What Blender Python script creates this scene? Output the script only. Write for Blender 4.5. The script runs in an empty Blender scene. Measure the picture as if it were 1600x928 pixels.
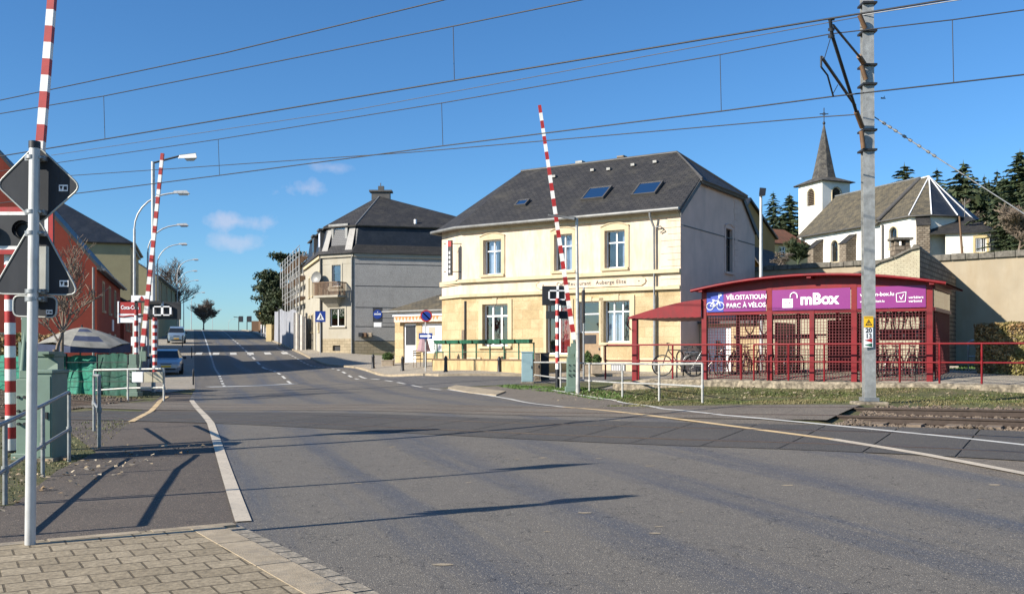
import bpy, bmesh, math, random
import numpy as np
from mathutils import Vector, Matrix, noise
R = math.radians
random.seed(7)
sc = bpy.context.scene
col = sc.collection

# ---------------------------------------------------------------- camera
F, CX, CY, EYE = 1500.0, 800.0, 550.0, 1.6
cd = bpy.data.cameras.new('camera'); cam = bpy.data.objects.new('camera', cd); col.objects.link(cam)
cam.location = (0, 0, EYE); cam.rotation_euler = (R(90), 0, 0)
cd.sensor_width = 36.0; cd.lens = 36.0 * F / 1600.0; cd.shift_y = (CY - 464.0) / 1600.0
cd.clip_start = 0.1; cd.clip_end = 3000.0
sc.camera = cam

# ---------------------------------------------------------------- sun and sky
AZ, EL = R(28), R(29)      # the light travels towards (+cos AZ, +sin AZ)
S = Vector((-math.cos(AZ) * math.cos(EL), -math.sin(AZ) * math.cos(EL), math.sin(EL)))
sd = bpy.data.lights.new('sun', 'SUN'); sun = bpy.data.objects.new('sun', sd); col.objects.link(sun)
sd.energy = 5.0; sd.angle = R(0.53); sd.color = (1.0, 0.925, 0.81)
sun.rotation_euler = S.to_track_quat('Z', 'Y').to_euler(); sun.location = (-60, -30, 50)

world = bpy.data.worlds.new('World'); sc.world = world; world.use_nodes = True
wn = world.node_tree.nodes; wl = world.node_tree.links; wn.clear()
wo = wn.new('ShaderNodeOutputWorld'); bg = wn.new('ShaderNodeBackground'); bg.inputs[1].default_value = 0.078
sky = wn.new('ShaderNodeTexSky'); sky.sky_type = 'NISHITA'; sky.sun_disc = False
sky.sun_elevation = EL; sky.sun_rotation = math.atan2(S.x, S.y)
sky.air_density = 1.0; sky.dust_density = 0.35; sky.ozone_density = 3.2; sky.altitude = 300
hs = wn.new('ShaderNodeHueSaturation'); hs.inputs['Saturation'].default_value = 1.06
tint = wn.new('ShaderNodeMix'); tint.data_type = 'RGBA'; tint.blend_type = 'MULTIPLY'; tint.inputs['Factor'].default_value = 1
wl.new(sky.outputs[0], tint.inputs['A']); tint.inputs['B'].default_value = (.70, .97, 1.2, 1)
wl.new(tint.outputs['Result'], hs.inputs['Color'])
tc = wn.new('ShaderNodeTexCoord'); prev = hs.outputs[0]
def wmath(op, a, b=None):
    n = wn.new('ShaderNodeMath'); n.operation = op
    for i, v in enumerate((a, b)):
        if v is None: continue
        if isinstance(v, (int, float)): n.inputs[i].default_value = v
        else: wl.new(v, n.inputs[i])
    return n.outputs[0]
cn = wn.new('ShaderNodeTexNoise'); cn.inputs['Scale'].default_value = 34; cn.inputs['Detail'].default_value = 10; cn.inputs['Roughness'].default_value = .6
wl.new(tc.outputs['Generated'], cn.inputs['Vector'])
def cloud(px, py, wx, wy, amt):                 # a small cloud in one direction of the sky
    global prev
    c = Vector(((px - CX) / F, 1.0, (CY - py) / F)).normalized()
    sub = wn.new('ShaderNodeVectorMath'); sub.operation = 'SUBTRACT'; wl.new(tc.outputs['Generated'], sub.inputs[0]); sub.inputs[1].default_value = c
    mul = wn.new('ShaderNodeVectorMath'); mul.operation = 'MULTIPLY'; wl.new(sub.outputs[0], mul.inputs[0]); mul.inputs[1].default_value = (F / wx, 20, F / wy)
    ln = wn.new('ShaderNodeVectorMath'); ln.operation = 'LENGTH'; wl.new(mul.outputs[0], ln.inputs[0])
    m = wmath('SUBTRACT', 1.15, ln.outputs['Value'])
    m = wmath('ADD', m, wmath('MULTIPLY', wmath('SUBTRACT', cn.outputs['Fac'], .55), 3.2))
    cl = wn.new('ShaderNodeClamp'); wl.new(m, cl.inputs[0])
    f = wmath('MULTIPLY', cl.outputs[0], amt)
    mx = wn.new('ShaderNodeMix'); mx.data_type = 'RGBA'; wl.new(f, mx.inputs['Factor']); wl.new(prev, mx.inputs['A'])
    mx.inputs['B'].default_value = (6.4, 5.9, 6.6, 1); prev = mx.outputs['Result']
cloud(476, 295, 46, 15, .42); cloud(370, 347, 50, 13, .42); cloud(362, 378, 46, 13, .34); cloud(520, 262, 30, 9, .25)
wl.new(prev, bg.inputs[0]); wl.new(bg.outputs[0], wo.inputs[0])
sc.view_settings.view_transform = 'Standard'; sc.view_settings.look = 'None'
sc.view_settings.exposure = 0.75; sc.view_settings.gamma = 1.0; sc.view_settings.use_curve_mapping = False
sc.render.engine = 'CYCLES'
sc.cycles.use_denoising = True
sc.cycles.max_bounces = 6; sc.cycles.transparent_max_bounces = 12

# ---------------------------------------------------------------- geometry helpers
def P(px, py, d):
    return Vector(((px - CX) / F * d, d, EYE + (CY - py) / F * d))
def frame(o, ux):
    """local frame: x along ux, y into the building, z up"""
    ux = Vector((ux[0], ux[1], 0)).normalized(); uy = Vector((0, 0, 1)).cross(ux)
    M = Matrix.Identity(4)
    for i in range(3):
        M[i][0] = ux[i]; M[i][1] = uy[i]; M[i][2] = (0, 0, 1)[i]; M[i][3] = o[i]
    return M
I4 = Matrix.Identity(4)

class MB:
    def __init__(s, T=None): s.v = []; s.f = []; s.m = []; s.s = []; s.T = T or I4; s.mi = 0; s.sm = False
    def add(s, pts, faces, m=None, sm=None):
        b = len(s.v); s.v += [s.T @ Vector(p) for p in pts]
        for f in faces:
            s.f.append([b + i for i in f]); s.m.append(s.mi if m is None else m); s.s.append(s.sm if sm is None else sm)
    def poly(s, pts, m=None): s.add(pts, [list(range(len(pts)))], m)
    def box(s, a, b, m=None):
        x0, y0, z0 = a; x1, y1, z1 = b
        if x0 > x1: x0, x1 = x1, x0
        if y0 > y1: y0, y1 = y1, y0
        if z0 > z1: z0, z1 = z1, z0
        s.add([(x0, y0, z0), (x1, y0, z0), (x1, y1, z0), (x0, y1, z0), (x0, y0, z1), (x1, y0, z1), (x1, y1, z1), (x0, y1, z1)],
              [(3, 2, 1, 0), (4, 5, 6, 7), (0, 1, 5, 4), (1, 2, 6, 5), (2, 3, 7, 6), (3, 0, 4, 7)], m)
    def tube(s, path, r, n=8, m=None, r1=None, cap=True, sm=True):
        path = [Vector(p) for p in path]; N = len(path); pts = []; up = Vector((0.03, 0.02, 1)).normalized()
        for i, p in enumerate(path):
            d = (path[min(i + 1, N - 1)] - path[max(i - 1, 0)])
            if d.length < 1e-9: d = Vector((0, 0, 1))
            d.normalize()
            a = d.cross(up)
            if a.length < .05: a = d.cross(Vector((1, 0, 0)))
            a.normalize(); b = d.cross(a)
            rr = r if r1 is None else r + (r1 - r) * i / max(N - 1, 1)
            for k in range(n):
                t = 2 * math.pi * k / n
                pts.append(p + (a * math.cos(t) + b * math.sin(t)) * rr)
        fs = []
        for i in range(N - 1):
            for k in range(n):
                fs.append((i * n + k, i * n + (k + 1) % n, (i + 1) * n + (k + 1) % n, (i + 1) * n + k))
        s.add(pts, fs, m, sm)
        if cap:
            s.add(pts[:n], [list(range(n))][:1], m, False); s.add(pts[-n:], [list(range(n))[::-1]], m, False)
    def prism(s, pts2, z0, z1, m=None):
        n = len(pts2)
        s.add([(p[0], p[1], z0) for p in pts2] + [(p[0], p[1], z1) for p in pts2],
              [list(range(n))[::-1], list(range(n, 2 * n))] + [(i, (i + 1) % n, n + (i + 1) % n, n + i) for i in range(n)], m)
    def slab(s, pts, t, m=None, m2=None):
        """thick sheet: top polygon pts, thickness t along the reversed normal"""
        pts = [Vector(p) for p in pts]; n = (pts[1] - pts[0]).cross(pts[-1] - pts[0]).normalized()
        if n.z < 0: n = -n
        k = len(pts); lo = [p - n * t for p in pts]
        s.add(pts + lo, [list(range(k))], m)
        s.add(pts + lo, [list(range(k, 2 * k))[::-1]] + [(i, (i + 1) % k, k + (i + 1) % k, k + i) for i in range(k)], m2 if m2 is not None else m)
    def lathe(s, prof, c=(0, 0, 0), n=12, m=None, sm=True):
        pts = []; fs = []
        for r, z in prof:
            for k in range(n):
                t = 2 * math.pi * k / n; pts.append((c[0] + r * math.cos(t), c[1] + r * math.sin(t), c[2] + z))
        for i in range(len(prof) - 1):
            for k in range(n): fs.append((i * n + k, i * n + (k + 1) % n, (i + 1) * n + (k + 1) % n, (i + 1) * n + k))
        s.add(pts, fs, m, sm)
    def ring(s, c, r, t, axis='y', n=20, k=5, m=None):
        pts = []
        for i in range(n + 1):
            a = 2 * math.pi * i / n
            if axis == 'y': pts.append((c[0] + r * math.cos(a), c[1], c[2] + r * math.sin(a)))
            else: pts.append((c[0], c[1] + r * math.cos(a), c[2] + r * math.sin(a)))
        s.tube(pts, t, k, m, cap=False)
    def wall(s, L, z0, z1, ops=(), dep=.2, m=None, mr=None, x0=0.0):
        """wall front at y=0 with real openings (xa, xb, za, zb) and reveals of depth dep"""
        xs = sorted({x0, L} | {o[0] for o in ops} | {o[1] for o in ops}); zs = sorted({z0, z1} | {o[2] for o in ops} | {o[3] for o in ops})
        for i in range(len(xs) - 1):
            for j in range(len(zs) - 1):
                cx = (xs[i] + xs[i + 1]) / 2; cz = (zs[j] + zs[j + 1]) / 2
                if any(o[0] < cx < o[1] and o[2] < cz < o[3] for o in ops): continue
                s.poly([(xs[i], 0, zs[j]), (xs[i + 1], 0, zs[j]), (xs[i + 1], 0, zs[j + 1]), (xs[i], 0, zs[j + 1])], m)
        for a, b, c, d in ops:
            q = mr if mr is not None else m
            s.poly([(a, 0, c), (b, 0, c), (b, dep, c), (a, dep, c)], q); s.poly([(a, 0, d), (a, dep, d), (b, dep, d), (b, 0, d)], q)
            s.poly([(a, 0, c), (a, dep, c), (a, dep, d), (a, 0, d)], q); s.poly([(b, 0, c), (b, 0, d), (b, dep, d), (b, dep, c)], q)
    def build(s, name, mats, parent=None, bevel=0, org=None, uv=True):
        me = bpy.data.meshes.new(name)
        o0 = Vector((0, 0, 0)) if org is None else Vector(org)
        if parent is not None and org is None:
            p = parent
            while p.parent: p = p.parent
            o0 = Vector(p.location)
        me.from_pydata([v - o0 for v in s.v], [], s.f)
        if not isinstance(mats, (list, tuple)): mats = [mats]
        for mm in mats: me.materials.append(mm)
        me.polygons.foreach_set('material_index', s.m); me.polygons.foreach_set('use_smooth', s.s)
        if uv:
            ul = me.uv_layers.new(name='uv'); data = [0.0] * (2 * len(me.loops))
            for pl, f in zip(me.polygons, s.f):
                n = pl.normal
                t = Vector((0, 0, 1)).cross(n)
                if t.length < .05: t = Vector((1, 0, 0))
                else: t.normalize()
                b = n.cross(t)
                for li, vi in zip(pl.loop_indices, f):
                    q = s.v[vi]; data[2 * li] = q.dot(t); data[2 * li + 1] = q.dot(b)
            ul.data.foreach_set('uv', data)
        ob = bpy.data.objects.new(name, me); col.objects.link(ob)
        if parent is not None: ob.parent = parent
        elif org is not None: ob.location = o0
        if bevel:
            bm = ob.modifiers.new('bevel', 'BEVEL'); bm.width = bevel; bm.segments = 2; bm.limit_method = 'ANGLE'
        return ob

def tag(o, label=None, cat=None, group=None, kind=None):
    if label: o['label'] = label
    if cat: o['category'] = cat
    if group: o['group'] = group
    if kind: o['kind'] = kind
    return o
def thing(name, label, cat, loc=(0, 0, 0), group=None, rz=0.0):
    o = bpy.data.objects.new(name, None); col.objects.link(o); o.empty_display_size = .2
    o.location = loc; o.rotation_euler = (0, 0, rz)
    return tag(o, label, cat, group)
def kids(o): return [c for c in bpy.data.objects if c.parent is o]
def copy_thing(o, loc, rz=None, label=None, scale=None, _kids=None):
    c = o.copy(); col.objects.link(c); c.location = loc
    if rz is not None: c.rotation_euler = (0, 0, rz)
    if scale is not None: c.scale = (scale,) * 3 if isinstance(scale, (int, float)) else scale
    if label: c['label'] = label
    for k in kids(o):
        d = k.copy(); col.objects.link(d); d.parent = c
        for g in kids(k):
            e = g.copy(); col.objects.link(e); e.parent = d
    return c
def text(body, m, M, size, parent, name='lettering', bold=0.0, ext=.004, align='CENTER', sx=1.0, sp=1.0):
    cu = bpy.data.curves.new(name, 'FONT'); cu.body = body; cu.size = size; cu.extrude = ext; cu.offset = bold
    cu.align_x = align; cu.align_y = 'CENTER'; cu.space_character = sp; cu.resolution_u = 3
    cu.materials.append(m)
    o = bpy.data.objects.new(name, cu); col.objects.link(o)
    p = parent
    while p.parent: p = p.parent
    o.parent = parent
    o.matrix_local = Matrix.Translation(-Vector(p.location)) @ M @ Matrix.Diagonal((sx, 1, 1, 1))
    return o
def textM(fr, x, y, z):
    """matrix for text on the front (-y side) of frame fr at local x,y,z"""
    L = Matrix(((1, 0, 0, x), (0, 0, -1, y), (0, 1, 0, z), (0, 0, 0, 1)))
    return fr @ L

# ---------------------------------------------------------------- materials
def C(r, g, b): return (r, g, b, 1)
MATS = {}
def newmat(name):
    m = bpy.data.materials.new(name); m.use_nodes = True; nt = m.node_tree; nt.nodes.clear()
    out = nt.nodes.new('ShaderNodeOutputMaterial'); b = nt.nodes.new('ShaderNodeBsdfPrincipled'); nt.links.new(b.outputs[0], out.inputs[0])
    MATS[name] = m
    return m, nt, b, out
def N(nt, t, **kw):
    n = nt.nodes.new(t)
    for k, v in kw.items():
        if k in n.inputs.keys():
            i = n.inputs[k]
            if isinstance(v, bpy.types.NodeSocket): nt.links.new(v, i)
            else: i.default_value = v
        else: setattr(n, k, v)
    return n
def mixc(nt, f, a, b, bt='MIX'):
    n = nt.nodes.new('ShaderNodeMix'); n.data_type = 'RGBA'; n.blend_type = bt
    for k, v in (('Factor', f), ('A', a), ('B', b)):
        i = [q for q in n.inputs if q.name == k and (q.type == 'VALUE' if k == 'Factor' else q.type == 'RGBA')][0]
        if isinstance(v, bpy.types.NodeSocket): nt.links.new(v, i)
        else: i.default_value = v
    return [q for q in n.outputs if q.type == 'RGBA'][0]
def ramp(nt, x, p0, p1, c0=C(0, 0, 0), c1=C(1, 1, 1)):
    n = nt.nodes.new('ShaderNodeValToRGB'); nt.links.new(x, n.inputs[0])
    n.color_ramp.elements[0].position = p0; n.color_ramp.elements[1].position = p1
    n.color_ramp.elements[0].color = c0; n.color_ramp.elements[1].color = c1
    return n.outputs[0]
def noise_(nt, vec, sc_, det=5, ro=.6, dist=0):
    return N(nt, 'ShaderNodeTexNoise', Vector=vec, Scale=sc_, Detail=det, Roughness=ro, Distortion=dist).outputs['Fac']
def bump(nt, b, h, s, d=.01):
    n = N(nt, 'ShaderNodeBump', Height=h, Strength=s, Distance=d); nt.links.new(n.outputs[0], b.inputs['Normal'])
def mapping(nt, vec, scale=(1, 1, 1), rot=(0, 0, 0), loc=(0, 0, 0)):
    n = nt.nodes.new('ShaderNodeMapping'); nt.links.new(vec, n.inputs[0]); n.inputs['Scale'].default_value = scale; n.inputs['Rotation'].default_value = rot; n.inputs['Location'].default_value = loc
    return n.outputs[0]
def plain(name, c, rough=.6, metal=0, var=.18, scale=3.0, bmp=0.0, bsc=60, spec=.5, coat=0, dirt=None, dsc=1.2):
    m, nt, b, out = newmat(name)
    v = nt.nodes.new('ShaderNodeTexCoord').outputs['Object']
    n1 = noise_(nt, v, scale, 6); c2 = C(*[x * (1 - var) for x in c]); c1 = C(*[min(1, x * (1 + var * .6)) for x in c])
    cc = mixc(nt, ramp(nt, n1, .3, .7), c2, c1)
    if dirt:
        cc = mixc(nt, ramp(nt, noise_(nt, mapping(nt, v, (1, 1, .25)), dsc, 7, .7), .5, .72), cc, C(*dirt))
    nt.links.new(cc, b.inputs['Base Color']); b.inputs['Roughness'].default_value = rough; b.inputs['Metallic'].default_value = metal
    b.inputs['Specular IOR Level'].default_value = spec; b.inputs['Coat Weight'].default_value = coat
    if bmp: bump(nt, b, noise_(nt, v, bsc, 4), bmp, .01)
    return m
def bricks(name, c1, c2, mort, w, h, ms=.012, rough=.8, bmp=.5, off=.5, rot=0.0, stain=None, ssc=.8, samt=.6, sthr=(.48, .7), bias=0, squash=1, spec=.3, obj=False, fine=.25):
    m, nt, b, out = newmat(name)
    t = nt.nodes.new('ShaderNodeTexCoord'); uv = t.outputs['Object' if obj else 'UV']
    uvm = mapping(nt, uv, rot=(0, 0, rot))
    nz = N(nt, 'ShaderNodeTexNoise', Vector=t.outputs['Object'], Scale=9.0, Detail=3.0)
    vadd = N(nt, 'ShaderNodeVectorMath', operation='MULTIPLY_ADD'); nt.links.new(nz.outputs['Color'], vadd.inputs[0]); vadd.inputs[1].default_value = (ms * .7,) * 3; nt.links.new(uvm, vadd.inputs[2])
    br = N(nt, 'ShaderNodeTexBrick', Vector=vadd.outputs[0], Color1=C(*c1), Color2=C(*c2), Mortar=C(*mort), Scale=1.0)
    br.inputs['Mortar Size'].default_value = ms; br.inputs['Mortar Smooth'].default_value = .25; br.inputs['Brick Width'].default_value = w; br.inputs['Row Height'].default_value = h; br.inputs['Bias'].default_value = bias
    br.offset = off
    o = t.outputs['Object']
    cc = mixc(nt, fine, br.outputs['Color'], mixc(nt, ramp(nt, noise_(nt, o, 22, 6), .3, .7), C(.35, .35, .35), C(1.5, 1.5, 1.5)), 'MULTIPLY')
    cc = mixc(nt, .5, cc, mixc(nt, ramp(nt, noise_(nt, o, .7, 5), .3, .75), C(.6, .6, .6), C(1.25, 1.25, 1.25)), 'MULTIPLY')
    if stain:
        f = N(nt, 'ShaderNodeMath', operation='MULTIPLY'); nt.links.new(ramp(nt, noise_(nt, o, ssc, 8, .72), *sthr), f.inputs[0]); f.inputs[1].default_value = samt
        cc = mixc(nt, f.outputs[0], cc, C(*stain))
    nt.links.new(cc, b.inputs['Base Color']); b.inputs['Roughness'].default_value = rough; b.inputs['Specular IOR Level'].default_value = spec
    hh = N(nt, 'ShaderNodeMath', operation='MULTIPLY_ADD'); nt.links.new(noise_(nt, o, 40, 4), hh.inputs[0]); hh.inputs[1].default_value = .35
    inv = N(nt, 'ShaderNodeMath', operation='SUBTRACT'); inv.inputs[0].default_value = 1; nt.links.new(br.outputs['Fac'], inv.inputs[1]); nt.links.new(inv.outputs[0], hh.inputs[2])
    bump(nt, b, hh.outputs[0], bmp, .012)
    return m
def asphalt(name, base, warm, tracks=False, speck=.9, crack=True):
    m, nt, b, out = newmat(name)
    t = nt.nodes.new('ShaderNodeTexCoord'); o = t.outputs['Object']
    big = ramp(nt, noise_(nt, o, .35, 6, .6), .3, .7)
    cc = mixc(nt, big, C(*base), C(*warm))
    if tracks:
        uv = N(nt, 'ShaderNodeSeparateXYZ', Vector=t.outputs['UV'])
        wob = N(nt, 'ShaderNodeMath', operation='MULTIPLY_ADD'); nt.links.new(noise_(nt, mapping(nt, t.outputs['UV'], (.6, .05, 1)), 1.0, 4), wob.inputs[0]); wob.inputs[1].default_value = 1.5; nt.links.new(uv.outputs[0], wob.inputs[2])
        sn = N(nt, 'ShaderNodeMath', operation='MULTIPLY'); nt.links.new(wob.outputs[0], sn.inputs[0]); sn.inputs[1].default_value = 2 * math.pi / 1.75
        s2 = N(nt, 'ShaderNodeMath', operation='SINE'); nt.links.new(sn.outputs[0], s2.inputs[0])
        s3 = N(nt, 'ShaderNodeMath', operation='MULTIPLY_ADD'); nt.links.new(s2.outputs[0], s3.inputs[0]); s3.inputs[1].default_value = .18; s3.inputs[2].default_value = .55
        s4 = N(nt, 'ShaderNodeMath', operation='MULTIPLY_ADD'); nt.links.new(noise_(nt, mapping(nt, t.outputs['UV'], (3.2, .16, 1)), 1.0, 6, .65), s4.inputs[0]); s4.inputs[1].default_value = .85; nt.links.new(s3.outputs[0], s4.inputs[2])
        band = ramp(nt, s4.outputs[0], .62, 1.32)
        polished = C(base[0] * .9, base[1] * .92, base[2] * .98)
        cc = mixc(nt, band, polished, C(warm[0] * 1.0, warm[1] * .98, warm[2] * .95))
        seal = ramp(nt, noise_(nt, mapping(nt, t.outputs['UV'], (.5, .03, 1)), 2.2, 3), .62, .7)
        cc = mixc(nt, seal, cc, mixc(nt, .45, cc, C(base[0] * .6, base[1] * .6, base[2] * .62)))
        rg = mixc(nt, band, C(.5, .5, .5), C(.8, .8, .8)); nt.links.new(rg, b.inputs['Roughness'])
    else: b.inputs['Roughness'].default_value = .85
    sp = N(nt, 'ShaderNodeTexVoronoi', Vector=o, Scale=115.0)
    g = ramp(nt, sp.outputs['Distance'], .12, .75, C(1.65, 1.6, 1.5), C(.62, .62, .64))
    cc = mixc(nt, speck * .5, cc, mixc(nt, 1.0, cc, g, 'MULTIPLY'))
    cw = N(nt, 'ShaderNodeSeparateColor', Color=sp.outputs['Color'])
    cc = mixc(nt, ramp(nt, cw.outputs[0], .93, .96), cc, C(warm[0] * 2.4, warm[1] * 2.3, warm[2] * 2.1))
    st = ramp(nt, noise_(nt, o, 1.1, 9, .75), .6, .74)
    cc = mixc(nt, st, cc, mixc(nt, .5, cc, C(base[0] * .62, base[1] * .62, base[2] * .62)))
    if crack:
        vo = N(nt, 'ShaderNodeTexVoronoi', feature='DISTANCE_TO_EDGE', Vector=N(nt, 'ShaderNodeTexNoise', Vector=o, Scale=.8, Detail=6.0).outputs['Color'], Scale=5.0)
        cr = ramp(nt, vo.outputs[0], .0, .008, C(1, 1, 1), C(0, 0, 0))
        cc = mixc(nt, cr, cc, C(.02, .02, .02))
    nt.links.new(cc, b.inputs['Base Color']); b.inputs['Specular IOR Level'].default_value = .35
    hh = N(nt, 'ShaderNodeMath', operation='SUBTRACT'); hh.inputs[0].default_value = 1; nt.links.new(sp.outputs['Distance'], hh.inputs[1])
    bump(nt, b, hh.outputs[0], .38, .012)
    return m

M_road = asphalt('road_asphalt', (.086, .088, .093), (.138, .128, .113), True)
M_foot = asphalt('footway_asphalt', (.078, .066, .056), (.118, .098, .080))
M_foot2 = asphalt('pale_footway_asphalt', (.27, .24, .195), (.33, .295, .24), speck=.5)
M_foot_r = asphalt('crossing_footway_asphalt', (.125, .108, .088), (.17, .147, .12))
M_side = asphalt('side_road_asphalt', (.10, .098, .098), (.13, .125, .12), speck=.7)
M_panel = asphalt('crossing_panel', (.060, .058, .056), (.085, .078, .070), crack=False)
def paint(name, c, rough=.6, thr=(.60, .66), sub=(.1, .1, .1)):
    m, nt, b, out = newmat(name); o = nt.nodes.new('ShaderNodeTexCoord').outputs['Object']
    f = ramp(nt, noise_(nt, o, 30, 8, .8), *thr); g = ramp(nt, noise_(nt, o, 2.5, 5), .3, .8)
    cc = mixc(nt, g, C(*[x * .72 for x in c]), C(*c)); cc = mixc(nt, f, cc, C(*sub))
    nt.links.new(cc, b.inputs['Base Color']); b.inputs['Roughness'].default_value = rough
    return m
M_white_mark = paint('white_road_paint', (.66, .64, .58))
M_yellow_mark = paint('yellow_road_paint', (.72, .52, .27), thr=(.62, .68))
M_old_mark = paint('worn_yellow_paint', (.62, .53, .40), thr=(.56, .64))
M_paver = bricks('pavers', (.36, .295, .20), (.29, .235, .155), (.12, .095, .06), .262, .25, .009, .85, .9, rot=R(-31), fine=.6)
M_kerb = plain('kerb_stone', (.37, .30, .205), .85, var=.3, scale=6, bmp=.5, bsc=90, dirt=(.17, .15, .12), dsc=3)
M_kerbrough = plain('rough_gutter_stone', (.30, .26, .20), .9, var=.5, scale=14, bmp=1.0, bsc=30, dirt=(.13, .12, .10), dsc=8)
def grassmat():
    m, nt, b, out = newmat('ground_soil_grass'); o = nt.nodes.new('ShaderNodeTexCoord').outputs['Object']
    a = mixc(nt, ramp(nt, noise_(nt, o, 9, 8, .75), .35, .62), C(.062, .085, .02), C(.13, .13, .045))
    c = mixc(nt, ramp(nt, noise_(nt, o, 1.4, 7, .7), .45, .66), a, C(.17, .135, .07))
    c = mixc(nt, ramp(nt, noise_(nt, o, 60, 2), .64, .7), c, C(.26, .21, .13))
    nt.links.new(c, b.inputs['Base Color']); b.inputs['Roughness'].default_value = .95; bump(nt, b, noise_(nt, o, 30, 8, .8), 1.0, .06)
    return m
M_grass = grassmat()
def bladesmat(name, c0, c1, c2):
    m, nt, b, out = newmat(name); g = nt.nodes.new('ShaderNodeNewGeometry')
    o = nt.nodes.new('ShaderNodeTexCoord').outputs['Object']
    c = mixc(nt, g.outputs['Random Per Island'], C(*c0), C(*c1)); c = mixc(nt, ramp(nt, noise_(nt, o, .8, 3), .45, .6), c, C(*c2))
    nt.links.new(c, b.inputs['Base Color']); b.inputs['Roughness'].default_value = .7
    return m
M_blade = bladesmat('grass_blades', (.055, .08, .015), (.12, .13, .035), (.17, .14, .06))
M_blade_g = bladesmat('green_grass_blades', (.05, .11, .012), (.10, .17, .03), (.08, .14, .025))
M_deadleaf = bladesmat('dead_leaves', (.32, .24, .14), (.5, .42, .3), (.24, .16, .08))
M_ballast = plain('ballast_stone', (.165, .125, .09), .9, var=.5, scale=3, bmp=.4, bsc=20)
M_bed = plain('ballast_bed', (.10, .078, .058), .95, var=.5, scale=12, bmp=1, bsc=25)
M_rail = plain('rusty_rail_steel', (.06, .042, .032), .6, .4, var=.3, scale=12)
M_railtop = plain('worn_rail_head', (.13, .115, .10), .4, .8, var=.3, scale=4)
M_steel = plain('galvanised_steel', (.32, .33, .33), .45, .55, var=.28, scale=9, dirt=(.28, .27, .26), dsc=3)
M_polegrey = plain('painted_grey_pole', (.55, .55, .53), .45, .2, var=.15, scale=5, dirt=(.32, .30, .28), dsc=4)
M_mast = plain('mast_zinc', (.36, .365, .35), .55, .45, var=.35, scale=7, dirt=(.25, .25, .24), dsc=2.5, bmp=.15, bsc=30)
M_railgrey = plain('handrail_zinc', (.30, .31, .30), .5, .4, var=.3, scale=14, dirt=(.2, .19, .17), dsc=6)
M_railpale = plain('pale_handrail', (.50, .49, .45), .5, .3, var=.25, scale=14, dirt=(.3, .28, .25), dsc=6)
M_black = plain('black_plastic', (.018, .019, .022), .5, var=.3)
M_dark = plain('dark_iron', (.03, .032, .035), .55, .3, var=.3)
M_signback = plain('sign_back_grey', (.020, .024, .031), .8, 0, var=.2, scale=2.5, dirt=(.04, .043, .05), dsc=3)
M_signrim = plain('sign_rim', (.42, .43, .40), .5, .4, var=.2)
M_red = plain('red_paint', (.38, .018, .016), .5, var=.2, scale=8, dirt=(.28, .04, .03), dsc=5)
M_white = plain('white_paint', (.78, .77, .73), .5, var=.1, scale=8, dirt=(.58, .55, .5), dsc=5)
M_green = plain('machine_green', (.15, .22, .17), .55, var=.14, scale=4, dirt=(.14, .2, .165), dsc=4)
M_greendk = plain('dark_machine_green', (.07, .12, .095), .6, var=.2, scale=4, dirt=(.05, .08, .065))
M_wine = plain('red_steelwork', (.19, .004, .008), .45, var=.2, scale=3, dirt=(.12, .01, .012), dsc=5, spec=.35)
M_winewire = plain('red_mesh_wire', (.12, .006, .009), .5, var=.1)
M_purple = plain('purple_board', (.20, .012, .16), .4, var=.05, scale=2)
M_signblue = plain('sign_blue', (.012, .04, .24), .4, var=.06)
M_vblue = plain('board_blue', (.035, .06, .36), .4, var=.06)
M_signwhite = plain('sign_white', (.82, .82, .82), .45, var=.04)
M_signyellow = plain('sign_yellow', (.85, .50, .02), .45, var=.06)
M_green_pl = plain('planter_green', (.012, .085, .045), .5, var=.25, dirt=(.05, .2, .12), dsc=6)
M_cabblue = plain('pale_blue_cabinet', (.26, .38, .40), .5, var=.1, dirt=(.25, .37, .4))
M_beige = plain('beige_cabinet', (.52, .47, .34), .6, var=.15, dirt=(.4, .35, .25))
M_slate = bricks('slate', (.046, .043, .041), (.029, .028, .028), (.010, .010, .011), .30, .19, .012, .65, .9, stain=(.10, .09, .068), ssc=.9, samt=.45, sthr=(.5, .74), spec=.4, fine=.5)
M_slate_l = bricks('lichen_slate', (.105, .092, .068), (.068, .062, .05), (.02, .02, .018), .3, .2, .014, .85, .9, stain=(.19, .155, .095), ssc=1.6, samt=.65, sthr=(.42, .66))
M_slate_b = bricks('blue_slate', (.018, .024, .034), (.024, .030, .042), (.01, .014, .02), .22, .15, .006, .45, .3, stain=(.07, .075, .08), ssc=.8, samt=.3)
M_slate_s = bricks('spire_slate', (.085, .08, .075), (.055, .052, .05), (.02, .02, .02), .28, .2, .01, .8, .7, stain=(.19, .17, .13), ssc=2.2, samt=.6, sthr=(.45, .7))
M_tile = bricks('red_tile', (.24, .105, .055), (.17, .07, .04), (.06, .03, .02), .25, .25, .015, .8, .6, stain=(.12, .08, .05), ssc=1.2, samt=.5)
M_zinc = plain('zinc_trim', (.22, .22, .21), .5, .3, var=.2, scale=3, dirt=(.15, .145, .13))
M_zincdk = plain('dark_gutter', (.09, .085, .08), .6, .2, var=.2)
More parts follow.
